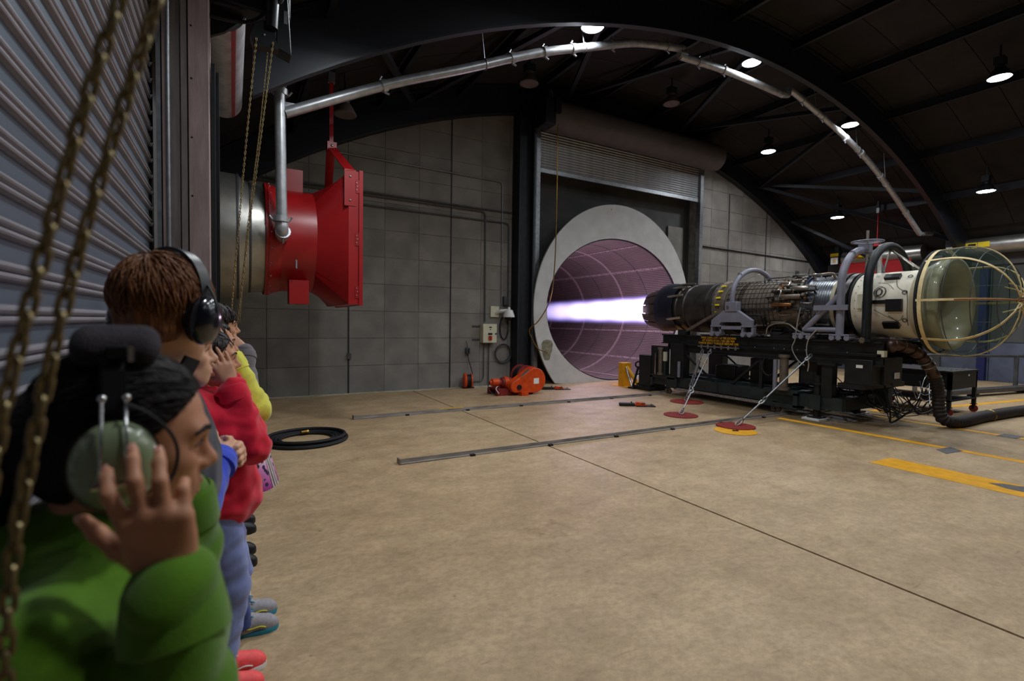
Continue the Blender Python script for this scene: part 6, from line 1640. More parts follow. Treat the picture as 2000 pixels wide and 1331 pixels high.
def strands(root, O, R, s, m_, n, seed, flow, keep, grow=0.016, steps=7, step=0.014, rad=0.0016, name='hair_strands', lift=0.004, rj=None):
    """locks combed along flow(p) over the skull ellipsoid, all in head space"""
    rg = np.random.RandomState(seed); m = MB(); c = np.array([-0.010, 0, 0.048]); r = np.array([0.098 + grow, 0.076 + grow, 0.084 + grow * 1.1])
    def proj(p, e):
        q = (p - c) / r; return c + q / np.linalg.norm(q) * (r + e)
    cnt = 0; tries = 0
    while cnt < n and tries < n * 20:
        tries += 1
        v = rg.normal(size=3); p = proj(c + v * r, 0)
        if not keep(p): continue
        e = rg.uniform(-0.003, lift); pts = []
        jit = rg.normal(size=3) * (0.25 if rj is None else rj)
        for i in range(steps):
            pts.append(Vector((O + R @ (proj(p, e + 0.002 * math.sin(i)) * s)).tolist()))
            f = flow(p) + jit; nn = (p - c) / r ** 2; nn /= np.linalg.norm(nn); f = f - nn * (f @ nn); f /= max(1e-6, np.linalg.norm(f)); p = proj(p + f * step, 0)
            if not keep(p) and i > 1: break
        if len(pts) < 3: continue
        L = len(pts); m.tube(pts, [rad * s * (0.5 + 1.0 * math.sin(PI * min(1, (i + 0.6) / L))) + 0.0002 for i in range(L)], 4); cnt += 1
    o = m.build(name, m_, root, local=True, sharp=0, fixn=False); o['kind'] = 'stuff'
    o.data.polygons.foreach_set('use_smooth', [True] * len(o.data.polygons)); return o

def fabric(name, col, var=0.12, scale=30, bump=0.25, bscale=420, rough=0.9): return mat(name, col, rough, var=var, scale=scale, bump=bump, bscale=bscale, spec=0.15, sheen=0.25)
def skin(name, col): return mat(name, col, 0.52, var=0.10, scale=26, bump=0.10, bscale=700, spec=0.35, sub=0.12)
skin('skin_tan', rgb(176, 122, 92)); skin('skin_fair', rgb(206, 158, 128)); skin('skin_mid', rgb(190, 138, 108))
mat('eye_white', rgb(224, 218, 212), 0.25, var=0.03); mat('iris', rgb(40, 26, 20), 0.2, var=0.2); mat('lip', rgb(168, 92, 84), 0.45, var=0.1, scale=60); mat('teeth', rgb(236, 230, 218), 0.3, var=0.03); mat('nail', rgb(206, 150, 128), 0.3, var=0.05)
mat('hair_black', rgb(20, 14, 14), 0.6, var=0.3, scale=120, spec=0.14, stretch=(0.1, 1, 1), bump=0.5, bscale=160)
mat('hair_ginger', rgb(112, 68, 36), 0.55, var=0.45, scale=150, spec=0.3, stretch=(1, 1, 0.12), bump=0.8, bscale=150)
mat('hair_brown', rgb(34, 22, 18), 0.5, var=0.35, scale=120, spec=0.35, stretch=(1, 1, 0.15), bump=0.5, bscale=160); mat('hair_fair', rgb(140, 104, 68), 0.5, var=0.3, scale=120, stretch=(1, 1, 0.15), bump=0.4, bscale=160)
fabric('green_fleece', rgb(74, 112, 14)); fabric('red_fleece', rgb(206, 28, 52)); fabric('yellow_knit', rgb(212, 208, 84)); fabric('navy_cotton', rgb(34, 36, 52)); fabric('blue_cotton', rgb(58, 78, 196)); fabric('grey_wool', rgb(104, 98, 104)); fabric('denim_light', rgb(122, 134, 184), var=0.2, scale=14); fabric('denim_dark', rgb(44, 62, 122), var=0.2, scale=14); fabric('khaki', rgb(190, 176, 150)); fabric('black_trousers', rgb(28, 28, 32)); fabric('white_cotton', rgb(206, 204, 200))

def body_prims(Q):
    """round cones of the figure as (tag, a, b, r0, r1); Q holds the joints"""
    s = Q['s']; L = []
    hp, ch, nb = Q['pelvis'], Q['chest'], Q['neck']
    for q in 'RL':
        L += [('arm', Q['sh' + q], Q['el' + q], 0.046 * s, 0.038 * s), ('fore', Q['el' + q], Q['wr' + q], 0.038 * s, 0.025 * s)]
        L += [('thigh', Q['hip' + q], Q['kn' + q], 0.078 * s, 0.054 * s), ('shin', Q['kn' + q], Q['an' + q], 0.052 * s, 0.036 * s), ('foot', Q['an' + q] + np.array([0, 0, -0.015]), Q['toe' + q] + np.array([-0.07, 0, 0.008]), 0.030 * s, 0.020 * s)]
        L += [('yoke', nb + np.array([-0.012, 0, -0.035]) * s, Q['sh' + q], 0.058 * s, 0.050 * s)]
    L += [('neck', nb + np.array([-0.01, 0, -0.06]) * s, Q['head'] + Q['HR'] @ np.array([-0.022, 0, -0.045]) * s, 0.060 * s, 0.054 * s)]
    return L
def torso(S, Q, e=0.0, top=True, k=0.04):
    s = Q['s']; b = Q.get('bulk', 1.0)
    c = Q['chest']; p = Q['pelvis']; m = (c + p) / 2
    S.ell(c, np.array([0.112 * b, 0.155, 0.19]) * s + e, None, k); S.ell(m, np.array([0.102 * b, 0.138, 0.16]) * s + e, None, k)
    S.ell(p, np.array([0.112 * b, 0.160, 0.125]) * s + e, None, k)
    if Q.get('bust'): 
        for q in (-1, 1): S.ell(c + np.array([0.075, 0.065 * q, -0.01]) * s, np.array([0.06, 0.065, 0.07]) * s + e, None, 0.04)
def joints(h, head, yaw, pitch, feet, armR, armL, lean=0.0, bust=False, bulk=1.0, roll=0.0, knee=0.012):
    """local frame: +x ahead, +y left. head = origin between the ears"""
    s = h / 1.70; Q = {'s': s, 'bust': bust, 'bulk': bulk}
    O, R = head_frame(head, yaw, pitch, roll); Q['head'] = O; Q['HR'] = R
    bx_ = O[0] - 0.03 * s
    Q['neck'] = np.array([bx_, O[1], O[2] - 0.150 * s]); Q['chest'] = np.array([bx_ - lean * 0.3, O[1], O[2] - 0.335 * s]); Q['pelvis'] = np.array([bx_ - lean, O[1], 0.93 * s])
    for q, sg, arm, ft in (('R', -1, armR, feet[0]), ('L', 1, armL, feet[1])):
        Q['sh' + q] = np.array(arm[0]) if arm[0] is not None else np.array([bx_ - 0.01, O[1] + sg * 0.175 * s, O[2] - 0.195 * s])
        Q['el' + q] = np.array(arm[1], float); Q['wr' + q] = np.array(arm[2], float)
        Q['hip' + q] = Q['pelvis'] + np.array([0, sg * 0.085 * s, -0.03 * s])
        Q['an' + q] = np.array([ft[0] - 0.195 * s, ft[1], 0.085 * s]); Q['toe' + q] = np.array([ft[0] - 0.02 * s, ft[1], 0.035 * s])
        Q['kn' + q] = (Q['hip' + q] + Q['an' + q]) / 2 + np.array([knee * s, 0, 0.02 * s])
    return Q
def grow_body(root, Q, m_, h, hands, zfine, male=False, smile=False, hs=None):
    s = Q['s']; hs = hs or s
    pts = np.array([Q[k] for k in Q if isinstance(Q[k], np.ndarray) and Q[k].shape == (3,)]); lo = pts.min(0) - 0.22; hi = pts.max(0) + 0.22
    zs = np.concatenate([np.arange(-0.01, zfine, 0.016), np.arange(zfine, Q['head'][2] + 0.16 * s, h)])
    S = SDF(axis(lo[0], hi[0], h), axis(lo[1], hi[1], h), zs)
    torso(S, Q)
    for tg, a, b, r0, r1 in body_prims(Q): S.cone(a, b, r0, r1, 0.035)
    add_head(S, Q['head'], Q['HR'], hs, male=male, smile=smile)
    fs = []
    for hd in hands: fs.append(add_hand(S, **hd))
    return S.mesh('body', m_, root, 1), fs
def grow_top(root, Q, m_, h, hem, e=0.016, waves=0.006, seed=1, collar=0.03, cuff=True, name='hoodie', lam=0.11, sleeves='RL', extra=None, hood=False, fore=True):
    s = Q['s']; pts = np.array([Q[k] for k in ('shR', 'shL', 'elR', 'elL', 'wrR', 'wrL', 'chest', 'pelvis', 'neck')]); lo = pts.min(0) - 0.2; hi = pts.max(0) + 0.2
    S = SDF(axis(lo[0], hi[0], h), axis(lo[1], hi[1], h), axis(hem - 0.03, hi[2], h))
    torso(S, Q, e + 0.012)
    for q in 'RL':
        S.cone(Q['neck'] + np.array([-0.012, 0, -0.035]) * s, Q['sh' + q], 0.056 * s + e, 0.052 * s + e, 0.04)
        S.cone(Q['sh' + q], Q['el' + q], 0.050 * s + e, 0.044 * s + e * 1.2, 0.03)
        v = Q['wr' + q] - Q['el' + q]
        if fore: S.cone(Q['el' + q], Q['el' + q] + v * 0.93, 0.044 * s + e * 1.2, 0.032 * s + e, 0.03)
    if collar: S.cone(Q['neck'] + np.array([-0.01, 0, -0.06]) * s, Q['neck'] + np.array([0.0, 0, collar]) * s, 0.075 * s, 0.068 * s, 0.03)
    if hood: S.ell(Q['neck'] + np.array([-0.085, 0, -0.02]) * s, np.array([0.07, 0.11, 0.085]) * s, None, 0.04)
    if extra: extra(S)
    if waves:
        S.waves(waves * 0.6, 6, lam, seed, (1, 1, 1))
        # sleeve folds: bent rings along each limb, deeper towards the elbow
        X, Y_, Z = S.grid(); rg = np.random.RandomState(seed + 50)
        for q in 'RL':
            for a_, b_, am in ((Q['sh' + q], Q['el' + q], 0.8), (Q['el' + q], Q['wr' + q], 1.0)):
                v = b_ - a_; L_ = np.linalg.norm(v); v = v / L_; pu = np.cross(v, rg.normal(size=3)); pu /= np.linalg.norm(pu); pw = np.cross(v, pu)
                x, y, z = X - a_[0], Y_ - a_[1], Z - a_[2]
                t = x * v[0] + y * v[1] + z * v[2]; cu = x * pu[0] + y * pu[1] + z * pu[2]; cw = x * pw[0] + y * pw[1] + z * pw[2]
                near = np.exp(-((cu ** 2 + cw ** 2) / 0.09 ** 2)) * np.clip(1.6 - np.abs(t / L_ - 0.5) * 2.2, 0, 1)
                ph = t + 0.55 * cu + 0.012 * np.sin(cw * 40 + t * 9)
                f = np.sin(2 * np.pi * ph / 0.075) + 0.6 * np.sin(2 * np.pi * (ph * 1.7 + 0.6 * cw) / 0.075 + 1.3)
                S.F += (waves * 0.42 * am * f * near).astype(np.float32)
    if collar:
        S.cone(Q['neck'] + np.array([0.02, 0, collar - 0.02]) * s, Q['neck'] + np.array([0.03, 0, collar + 0.2]) * s, 0.050 * s, 0.070 * s, 0.01, '-')
    S.clip_below(hem)
    o = S.mesh(name, m_, root, 1)
    if cuff:
        for q in 'RL':
            v = Q['wr' + q] - Q['el' + q]; a = Q['el' + q] + v * 0.74; b = Q['el' + q] + v * 1.0
            MB().lathe([(0, 0.030 * s + e), (0.006, 0.041 * s + e), (0.03, 0.039 * s + e), (np.linalg.norm(b - a) - .006, 0.033 * s + e), (np.linalg.norm(b - a), 0.026 * s + e), (np.linalg.norm(b - a) - 0.01, 0.022 * s + e)], a, v, 20).build('cuff', m_, o, local=True)
    return o
def grow_trousers(root, Q, m_, h, waist, name='jeans', e=0.014, seed=3):
    s = Q['s']; pts = np.array([Q[k] for k in ('hipR', 'hipL', 'knR', 'knL', 'anR', 'anL', 'pelvis')]); lo = pts.min(0) - 0.2; hi = pts.max(0) + 0.2
    S = SDF(axis(lo[0], hi[0], h), axis(lo[1], hi[1], h), axis(0.0, waist + 0.03, h))
    torso(S, Q, e)
    for q in 'RL':
        S.cone(Q['hip' + q], Q['kn' + q], 0.080 * s + e, 0.058 * s + e, 0.03); S.cone(Q['kn' + q], Q['an' + q] + np.array([0.0, 0, -0.01]), 0.057 * s + e, 0.050 * s + e, 0.02)
    S.waves(0.004, 5, 0.09, seed, (0.5, 0.5, 1.2)); S.clip_below(0.05 * s); S.clip_above(waist)
    return S.mesh(name, m_, root, 1)
SHOES = {}
def shoe(root, ft, kind, yaw=0.0):
    """ft: toe point on the floor"""
    up, sole, lace, acc = kind
    key = kind
    if key not in SHOES:
        S = SDF(axis(-0.30, 0.03, 0.005), axis(-0.07, 0.07, 0.005), axis(0.0, 0.14, 0.005))
        S.cone((-0.235, 0, 0.045), (-0.16, 0, 0.048), 0.037, 0.041, 0.03); S.cone((-0.16, 0, 0.045), (-0.055, 0.004, 0.036), 0.042, 0.040, 0.03); S.cone((-0.055, 0.004, 0.034), (-0.03, 0.002, 0.03), 0.040, 0.030, 0.02)
        S.cone((-0.215, 0, 0.06), (-0.205, 0, 0.10), 0.038, 0.036, 0.03); S.cone((-0.20, 0, 0.09), (-0.10, 0, 0.058), 0.032, 0.030, 0.03)
        S.cone((-0.215, 0, 0.10), (-0.212, 0, 0.16), 0.028, 0.03, 0.008, '-')
        S.clip_below(0.018); u = S.mesh('upper', up, None, 1); me_u = u.data; bpy.data.objects.remove(u)
        out = [(-0.28, 0.0), (-0.272, 0.026), (-0.24, 0.038), (-0.17, 0.036), (-0.10, 0.044), (-0.045, 0.044), (-0.012, 0.026), (0.0, 0.004), (-0.010, -0.022), (-0.045, -0.042), (-0.10, -0.044), (-0.17, -0.036), (-0.24, -0.036), (-0.272, -0.026)]
        m = MB(); n = len(out); m.add([(x, y, 0.0) for x, y in out] + [(x * 1.01 + .001, y * 1.06, 0.014) for x, y in out] + [(x, y * 0.98, 0.030 if x < -.2 else 0.024) for x, y in out],
              [tuple(range(n - 1, -1, -1)), tuple(range(2 * n, 3 * n))] + [(i, (i + 1) % n, n + (i + 1) % n, n + i) for i in range(n)] + [(n + i, n + (i + 1) % n, 2 * n + (i + 1) % n, 2 * n + i) for i in range(n)])
        o = m.build('sole', sole, None, local=True, sharp=60); me_s = o.data; bpy.data.objects.remove(o)
        m = MB()
        for k in range(5):
            x = -0.165 + 0.022 * k; z = 0.102 - 0.0085 * k; w = 0.022
            m.tube([(x, -w, z - 0.012), (x + 0.003, -w * .5, z - .001), (x + 0.005, 0, z + 0.002), (x + 0.003, w * .5, z - .001), (x, w, z - 0.012)], 0.0032, 5)
        m.tube(bez([(-0.165, 0, 0.106), (-0.15, -0.03, 0.116), (-0.12, -0.035, 0.100), (-0.15, -0.008, 0.104)], 4), 0.0028, 5); m.tube(bez([(-0.165, 0, 0.106), (-0.15, 0.03, 0.116), (-0.12, 0.035, 0.100), (-0.15, 0.008, 0.104)], 4), 0.0028, 5)
        o = m.build('laces', lace, None, local=True); me_l = o.data; bpy.data.objects.remove(o)
        m = MB(); 
        m.tube(bez([(-0.19, -0.044, 0.07), (-0.14, -0.0475, 0.045), (-0.09, -0.0475, 0.05), (-0.06, -0.044, 0.04)], 5), 0.0035, 5)
        o = m.build('side_stripe', acc, None, local=True); me_a = o.data; bpy.data.objects.remove(o)
        SHOES[key] = (me_u, me_s, me_l, me_a)
    me_u, me_s, me_l, me_a = SHOES[key]
    e = bpy.data.objects.new('shoe', me_u); COL.objects.link(e); e.parent = root; e.location = (ft[0], ft[1], 0); e.rotation_euler = (0, 0, yaw)
    for nm, me in (('sole', me_s), ('laces', me_l), ('side_stripe', me_a)):
        o = bpy.data.objects.new(nm, me); COL.objects.link(o); o.parent = e
    return e
# ------------------------------------------------------------------ the row of people along the shutter
mat('cup_green', rgb(120, 132, 100), 0.3, var=0.08, scale=8, spec=0.6, coat=0.4)
mat('cup_black', rgb(14, 16, 24), 0.18, var=0.1, spec=0.6, coat=0.6)
mat('pad_fuzz', rgb(40, 34, 40), 0.95, var=0.25, scale=60, bump=0.5, bscale=300)
mat('shoe_grey', rgb(150, 146, 150), 0.7, var=0.15, scale=60); mat('shoe_teal', rgb(40, 130, 150), 0.6, var=0.15, scale=30); mat('shoe_coral', rgb(240, 84, 84), 0.6, var=0.1, scale=50); mat('shoe_white', rgb(214, 212, 208), 0.6, var=0.08); mat('shoe_black', rgb(20, 20, 24), 0.5, var=0.2); mat('lime', rgb(206, 206, 60), 0.5, var=0.05)
def person(label, loc, rz=0.0):
    o = thing('person', label, 'person', loc, rz, 'people watching along the roller shutter'); return o
def hline(*a): return ([p[0] for p in a], [p[1] for p in a])
def head_fn(root_loc, rz, Q, s):
    Rz = rotz(rz); L = np.array(root_loc, float)
    return lambda x, y, z: Vector((L + Rz @ (Q['head'] + Q['HR'] @ (np.array([x, y, z]) * s))).tolist())

# --- 1. woman in the green hoodie
loc = (-0.16, 0.886, 0.0); root = person('woman in green hoodie pressing a green aviation headset to her ear', loc)
hs = 0.965; lz = lambda x, y, z: np.array([x - loc[0], y - loc[1], z])
Q = joints(1.60, lz(-0.137, 0.886, 1.466), math.radians(7), math.radians(9), (lz(0.05, 0.78, 0), lz(0.05, 0.99, 0)),
           (lz(-0.195, 0.715, 1.265), lz(-0.040, 0.625, 1.080), lz(-0.064, 0.690, 1.345)), (lz(-0.185, 1.06, 1.265), lz(-0.078, 1.065, 1.09), lz(-0.078, 1.01, 1.36)), bust=True)
hR = dict(W=Q['wrR'], d=(-0.18, -0.10, 0.97), n=(0.0, 1.0, 0.10), side='R', s=0.90, curl=((0.25, 0.75, 0.40), (0.20, 0.62, 0.40), (0.22, 0.62, 0.40), (0.55, 0.90, 0.5)), splay=(0.24, 0.04, -0.04, -0.10), thumb=(0.30, 0.25, 0.3))
hL = dict(W=Q['wrL'], d=(-0.2, -0.1, 0.98), n=(0.0, -1.0, 0.1), side='L', s=0.93, curl=((0.1, 0.45, 0.3),) * 4, thumb=(0.3, 0.3, 0.3))
body, fs = grow_body(root, Q, 'skin_tan', 0.0036, [hR, hL], 1.30, hs=hs)
nails(root, fs[0], (0.05, 1, 0.12), 0.93)
face_bits(root, Q['head'], Q['HR'], hs, 'hair_black')
grow_top(root, Q, 'green_fleece', 0.006, 0.80, e=0.018, waves=0.0075, seed=4, collar=0.035, hood=True, lam=0.13)
grow_trousers(root, Q, 'denim_dark', 0.010, 0.92)
back = hline((-0.11, -0.075), (-0.075, -0.050), (-0.02, -0.012), (0.0, 0.012), (0.03, 0.036), (0.06, 0.058), (0.085, 0.076), (0.10, 0.09), (0.16, 0.14))
def bun(S, P): S.ell(P(-0.105, 0, 0.01), (0.045, 0.05, 0.045), None, 0.03); S.cone(P(-0.13, 0, 0.0), P(-0.12, 0, -0.14), 0.03, 0.022, 0.02)
hair_cap(root, Q['head'], Q['HR'], hs, 'hair_black', back, 0.010, 0.0045, extra=bun, amp=0.001)
bx_ = np.interp
strands(root, Q['head'], Q['HR'], hs, 'hair_black', 700, 3, lambda p: np.array([-0.125, 0, 0.01]) - p, lambda p: p[0] < np.interp(p[2], *back) + 0.002 and p[2] > -0.05, 0.010, 11, 0.014, 0.0008, lift=0.0006, rj=0.003)
for t_ in ('RL'):
    shoe(root, Q['toe' + t_] + np.array([0.02, 0, 0]), ('shoe_black', 'shoe_white', 'shoe_black', 'shoe_white'))
Qh = dict(Q); Qh['HR'] = rotz(math.radians(7)); HP = head_fn(loc, 0, Qh, hs)
hd = thing('aviation_headset', 'green domed aviation headset with a padded band on the woman in green', 'headset', tuple(HP(0, 0, 0.15)))
def headset_cup(side, green=True):
    c = HP(-0.006, side * 0.083, -0.004); d = (HP(-0.006, side * 0.13, -0.004) - c).normalized(); u = (HP(-0.006, side * .083, 0.05) - c).normalized()
    MB().lathe([(0, 0.032), (0, 0.046), (0.012, 0.050), (0.020, 0.046), (0.020, 0.0)], c, d, 32, up=u, sx=1.12, sy=0.92).build('ear_seal', 'black_rubber', hd)
    o = MB().lathe([(0.018, 0.047), (0.020, 0.050), (0.026, 0.050), (0.038, 0.044), (0.047, 0.030), (0.051, 0.014), (0.052, 0.0)], c, d, 32, up=u, sx=1.12, sy=0.92).build('ear_dome', 'cup_green', hd, sharp=70)
    MB().lathe([(0.014, 0.048), (0.014, 0.053), (0.023, 0.053), (0.023, 0.048)], c, d, 32, up=u, sx=1.12, sy=0.92).build('dome_rim', 'cup_black', hd)
    # stirrup rods up to the slider
    f = d.cross(u)
    for q in (-1, 1):
        pts = [c + d * 0.045 + f * (0.016 * q) - u * 0.018, c + d * 0.053 + f * (0.013 * q) + u * 0.006, c + d * 0.046 + f * (0.012 * q) + u * 0.045, c + d * 0.022 + f * (0.012 * q) + u * 0.085]
        st_ = MB().tube(bez(pts, 5), 0.0019, 6).build('stirrup_rod', 'chrome', hd)
        MB().ball(pts[-1], 0.0052, 10, 8).build('rod_knob', 'chrome', st_)
    MB().cyl(c + d * 0.047 - u * 0.018 - f * 0.022, c + d * 0.047 - u * 0.018 + f * 0.022, 0.0065, n=12).build('pivot_pin', 'chrome', hd)
    MB().bar(c + d * 0.018 + u * 0.070, c + d * 0.004 + u * 0.118, 0.024, 0.010, d).build('slider_block', 'black_plastic', hd)
headset_cup(-1); headset_cup(1)
arc_ = [HP(-0.010, -0.088 * math.cos(a), 0.058 + 0.104 * math.sin(a)) for a in [PI * k / 24 for k in range(25)]]
m = MB(); vs = []; fs_ = []
for i, p in enumerate(arc_):
    tg = (arc_[min(i + 1, 24)] - arc_[max(i - 1, 0)]).normalized(); w = (HP(0.1, 0, 0) - HP(0, 0, 0)).normalized() * 0.013; nn = w.cross(tg).normalized() * 0.0025
    vs += [p - w - nn, p + w - nn, p + w + nn, p - w + nn]
for i in range(24):
    for q in range(4): fs_.append((4 * i + q, 4 * i + (q + 1) % 4, 4 * i + 4 + (q + 1) % 4, 4 * i + 4 + q))
m.add(vs, fs_); m.build('head_spring', 'black_plastic', hd)
S = SDF(axis(-0.35, 0.10, 0.005), axis(0.70, 1.08, 0.005), axis(1.50, 1.72, 0.005))
for i in range(8, 17):
    S.cone(HP(-0.034, -0.086 * math.cos(PI * i / 24), 0.055 + 0.100 * math.sin(PI * i / 24)), HP(0.022, -0.086 * math.cos(PI * i / 24), 0.055 + 0.100 * math.sin(PI * i / 24)), 0.020, None, 0.012)
pad = S.mesh('head_pad', 'pad_fuzz', hd, 1); pad.location = -hd.location
MB().bar(HP(-0.014, -0.066, 0.142), HP(0.006, -0.066, 0.142), 0.030, 0.016, (0, 0, 1)).build('pad_buckle', 'black_plastic', hd)
MB().bx(HP(0.01, -0.07, 0.14).x, HP(0.016, -0.07, 0.14).x, HP(0, -0.085, 0.14).y, HP(0, -0.075, 0.14).y, HP(0, 0, 0.130).z, HP(0, 0, 0.150).z).build('buckle_clip', 'chrome', hd)
MB().tube(bez([HP(0.006, -0.118, 0.078), HP(0.030, -0.115, 0.062), HP(0.052, -0.108, 0.035), HP(0.062, -0.10, 0.005), HP(0.058, -0.10, -0.025), HP(0.045, -0.105, -0.045)], 6), 0.0024, 6).build('audio_cord', 'black_rubber', hd)

# --- 2. tall man with ginger hair
loc = (-0.185, 1.43, 0.0); rz = math.radians(2); root = person('tall man with short ginger hair and black ear defenders seen from behind', loc, rz)
def L2(x, y, z): return rotz(-rz) @ np.array([x - loc[0], y - loc[1], z])
Q = joints(1.80, L2(-0.138, 1.43, 1.652), math.radians(50), math.radians(3), ((0.12, -0.11), (0.12, 0.11)),
           (None, (-0.07, -0.235, 1.16), (-0.01, -0.24, 0.90)), (None, (-0.07, 0.235, 1.16), (-0.01, 0.24, 0.90)))
hs = 1.0
hR = dict(W=Q['wrR'], d=(0.15, 0.1, -0.95), n=(-0.4, 0.9, 0), side='R', s=1.05); hL = dict(W=Q['wrL'], d=(0.15, -0.1, -0.95), n=(-0.4, -0.9, 0), side='L', s=1.05)
body, fs = grow_body(root, Q, 'skin_fair', 0.006, [hR, hL], 1.42, male=True, hs=hs)
face_bits(root, Q['head'], Q['HR'], hs, 'hair_ginger')
short = hline((-0.12, -0.12), (-0.072, -0.085), (-0.055, -0.030), (-0.02, -0.020), (0.0, 0.015), (0.03, 0.04), (0.06, 0.062), (0.085, 0.080), (0.16, 0.14))
hair_cap(root, Q['head'], Q['HR'], hs, 'hair_ginger', short, 0.011, 0.005, amp=0.003)
def crown(p):
    c = np.array([-0.055, 0.0, 0.135]); v = p - c; return v / max(1e-3, np.linalg.norm(v)) + np.array([0, 0, -0.35])
strands(root, Q['head'], Q['HR'], hs, 'hair_ginger', 2200, 8, crown, lambda p: p[0] < np.interp(p[2], *short) + 0.004 and p[2] > -0.07, 0.011, 6, 0.012, 0.0013, lift=0.007)
grow_top(root, Q, 'navy_cotton', 0.009, 0.84, e=0.012, waves=0.006, seed=9, collar=0.045, name='jacket')
grow_trousers(root, Q, 'khaki', 0.011, 0.98, name='trousers')
for t_ in 'RL': shoe(root, Q['toe' + t_] + np.array([0.02, 0, 0]), ('shoe_black', 'shoe_black', 'shoe_black', 'shoe_black'))
n_ = Q['neck']
MB().bar(n_ + np.array([0.055, -0.055, 0.00]), n_ + np.array([0.085, -0.050, 0.062]), 0.045, 0.008, (0.8, -0.6, 0)).build('collar_flap', 'black_trousers', root, local=True)
HP = head_fn(loc, rz, Q, hs)
em = thing('ear_defenders', 'glossy black ear defenders worn by the ginger haired man', 'ear defenders', tuple(HP(0, 0, 0.15)))
for sd in (-1, 1):
    c = HP(-0.004, sd * 0.084, -0.008); d = (HP(-0.004, sd * 0.13, -0.008) - c).normalized(); u = (HP(0.004, sd * .084, 0.05) - c).normalized()
    MB().lathe([(0, 0.03), (0, 0.044), (0.014, 0.046), (0.018, 0.040), (0.018, 0.0)], c, d, 28, up=u, sx=1.15, sy=0.86).build('ear_seal', 'black_rubber', em)
    MB().lathe([(0.014, 0.044), (0.016, 0.049), (0.026, 0.049), (0.036, 0.043), (0.043, 0.028), (0.046, 0.010), (0.046, 0.0)], c, d, 32, up=u, sx=1.18, sy=0.88).build('ear_cup', 'cup_black', em, sharp=75)
    f = d.cross(u)
    MB().tube(bez([c + d * 0.040 + u * 0.008 - f * 0.006, c + d * 0.044 + u * 0.03 - f * 0.006, c + d * 0.030 + u * 0.062 - f * 0.006, c + d * 0.012 + u * 0.085 - f * 0.006], 4), 0.0028, 6).build('yoke_wire', 'black_steel', em)
arc_ = [HP(0.010, -0.094 * math.cos(a), 0.050 + 0.112 * math.sin(a)) for a in [PI * k / 28 for k in range(29)]]
m = MB(); vs = []; fs_ = []
for i, p in enumerate(arc_):
    tg = (arc_[min(i + 1, 28)] - arc_[max(i - 1, 0)]).normalized(); w = (HP(0.1, 0, 0) - HP(0, 0, 0)).normalized() * 0.016; nn = w.cross(tg).normalized() * 0.004
    vs += [p - w - nn, p + w - nn, p + w + nn, p - w + nn]
for i in range(28):
    for q in range(4): fs_.append((4 * i + q, 4 * i + (q + 1) % 4, 4 * i + 4 + (q + 1) % 4, 4 * i + 4 + q))
m.add(vs, fs_); m.build('headband', 'black_plastic', em)

# --- 3. smiling person in blue, hands clasped
def standing(label, Y, Ox, Oz, h, yaw, skin_m, hairm, style, armR, armL, hands, top, topm, trm, shoes, smile=False, toe=(0.1, 0.1), dY=0.09, pitch=0.0, res=0.0052, hem=0.84, seed=1, e=0.018, fold=0.006, hs=None, collar=0.03, bust=False, bulk=1.0, zf=None, lean=0.0, knee=0.012):
    loc = (Ox - 0.02, Y, 0.0); root = person(label, loc)
    lz = lambda p: None if p is None else np.array([p[0] - loc[0], p[1] - loc[1], p[2]])
    Q = joints(h, lz((Ox, Y, Oz)), math.radians(yaw), math.radians(pitch), (lz((toe[0], Y - dY, 0)), lz((toe[1], Y + dY, 0))), [lz(p) for p in armR], [lz(p) for p in armL], bust=bust, bulk=bulk, lean=lean, knee=knee)
    s = hs or Q['s']; s = hs or (0.5 * Q['s'] + 0.5)
    H_ = []
    for hd_ in hands:
        hd_ = dict(hd_); hd_['W'] = Q['wr' + hd_['side']]; H_.append(hd_)
    body, fs = grow_body(root, Q, skin_m, res, H_, zf or (min(Q['wrR'][2], Q['wrL'][2]) - 0.06 if hands else Oz - 0.2), smile=smile, hs=s)
    face_bits(root, Q['head'], Q['HR'], s, hairm, smile=smile)
    line, grow, extra, flow, n = style
    hair_cap(root, Q['head'], Q['HR'], s, hairm, line, grow, 0.006, extra=extra, amp=0.0015)
    strands(root, Q['head'], Q['HR'], s, hairm, n, seed, flow, lambda p: p[0] < np.interp(p[2], *line) + 0.003 and p[2] > -0.06, grow, 7, 0.015, 0.0016, lift=0.003)
    if top: grow_top(root, Q, topm, 0.009, hem, e=e, waves=fold, seed=seed, collar=collar, name=top)
    grow_trousers(root, Q, trm, 0.011, 0.95 * h / 1.7, name='jeans' if 'denim' in trm else 'trousers')
    if shoes:
        for t_ in 'RL': shoe(root, Q['toe' + t_] + np.array([0.02, 0, 0]), shoes)
    return root, Q, fs
pulled = (back, 0.010, bun, lambda p: np.array([-0.125, 0, 0.01]) - p, 300)
cropped = (short, 0.013, None, crown, 350)
Y = 1.90
standing('smiling person in a blue shirt with hands clasped at chest height', Y, -0.165, 1.535, 1.66, 6, 'skin_fair', 'hair_fair', cropped,
         (None, (-0.10, Y - 0.25, 1.12), (-0.035, Y - 0.085, 1.205)), (None, (-0.10, Y + 0.25, 1.12), (-0.02, Y + 0.06, 1.19)),
         [dict(W=None, d=(0.35, 0.85, 0.15), n=(-0.75, 0.45, -0.25), side='R', s=0.98, curl=((0.9, 1.2, 0.6),) * 4, thumb=(0.3, 0.6, 0.3)), dict(W=None, d=(0.5, -0.85, 0.1), n=(-0.8, -0.4, -0.2), side='L', s=0.98, curl=((0.8, 1.1, 0.5),) * 4, thumb=(0.3, 0.6, 0.3))],
         'shirt', 'blue_cotton', 'khaki', ('shoe_black', 'shoe_black', 'shoe_black', 'shoe_black'), smile=True, toe=(0.02, 0.02), seed=21)
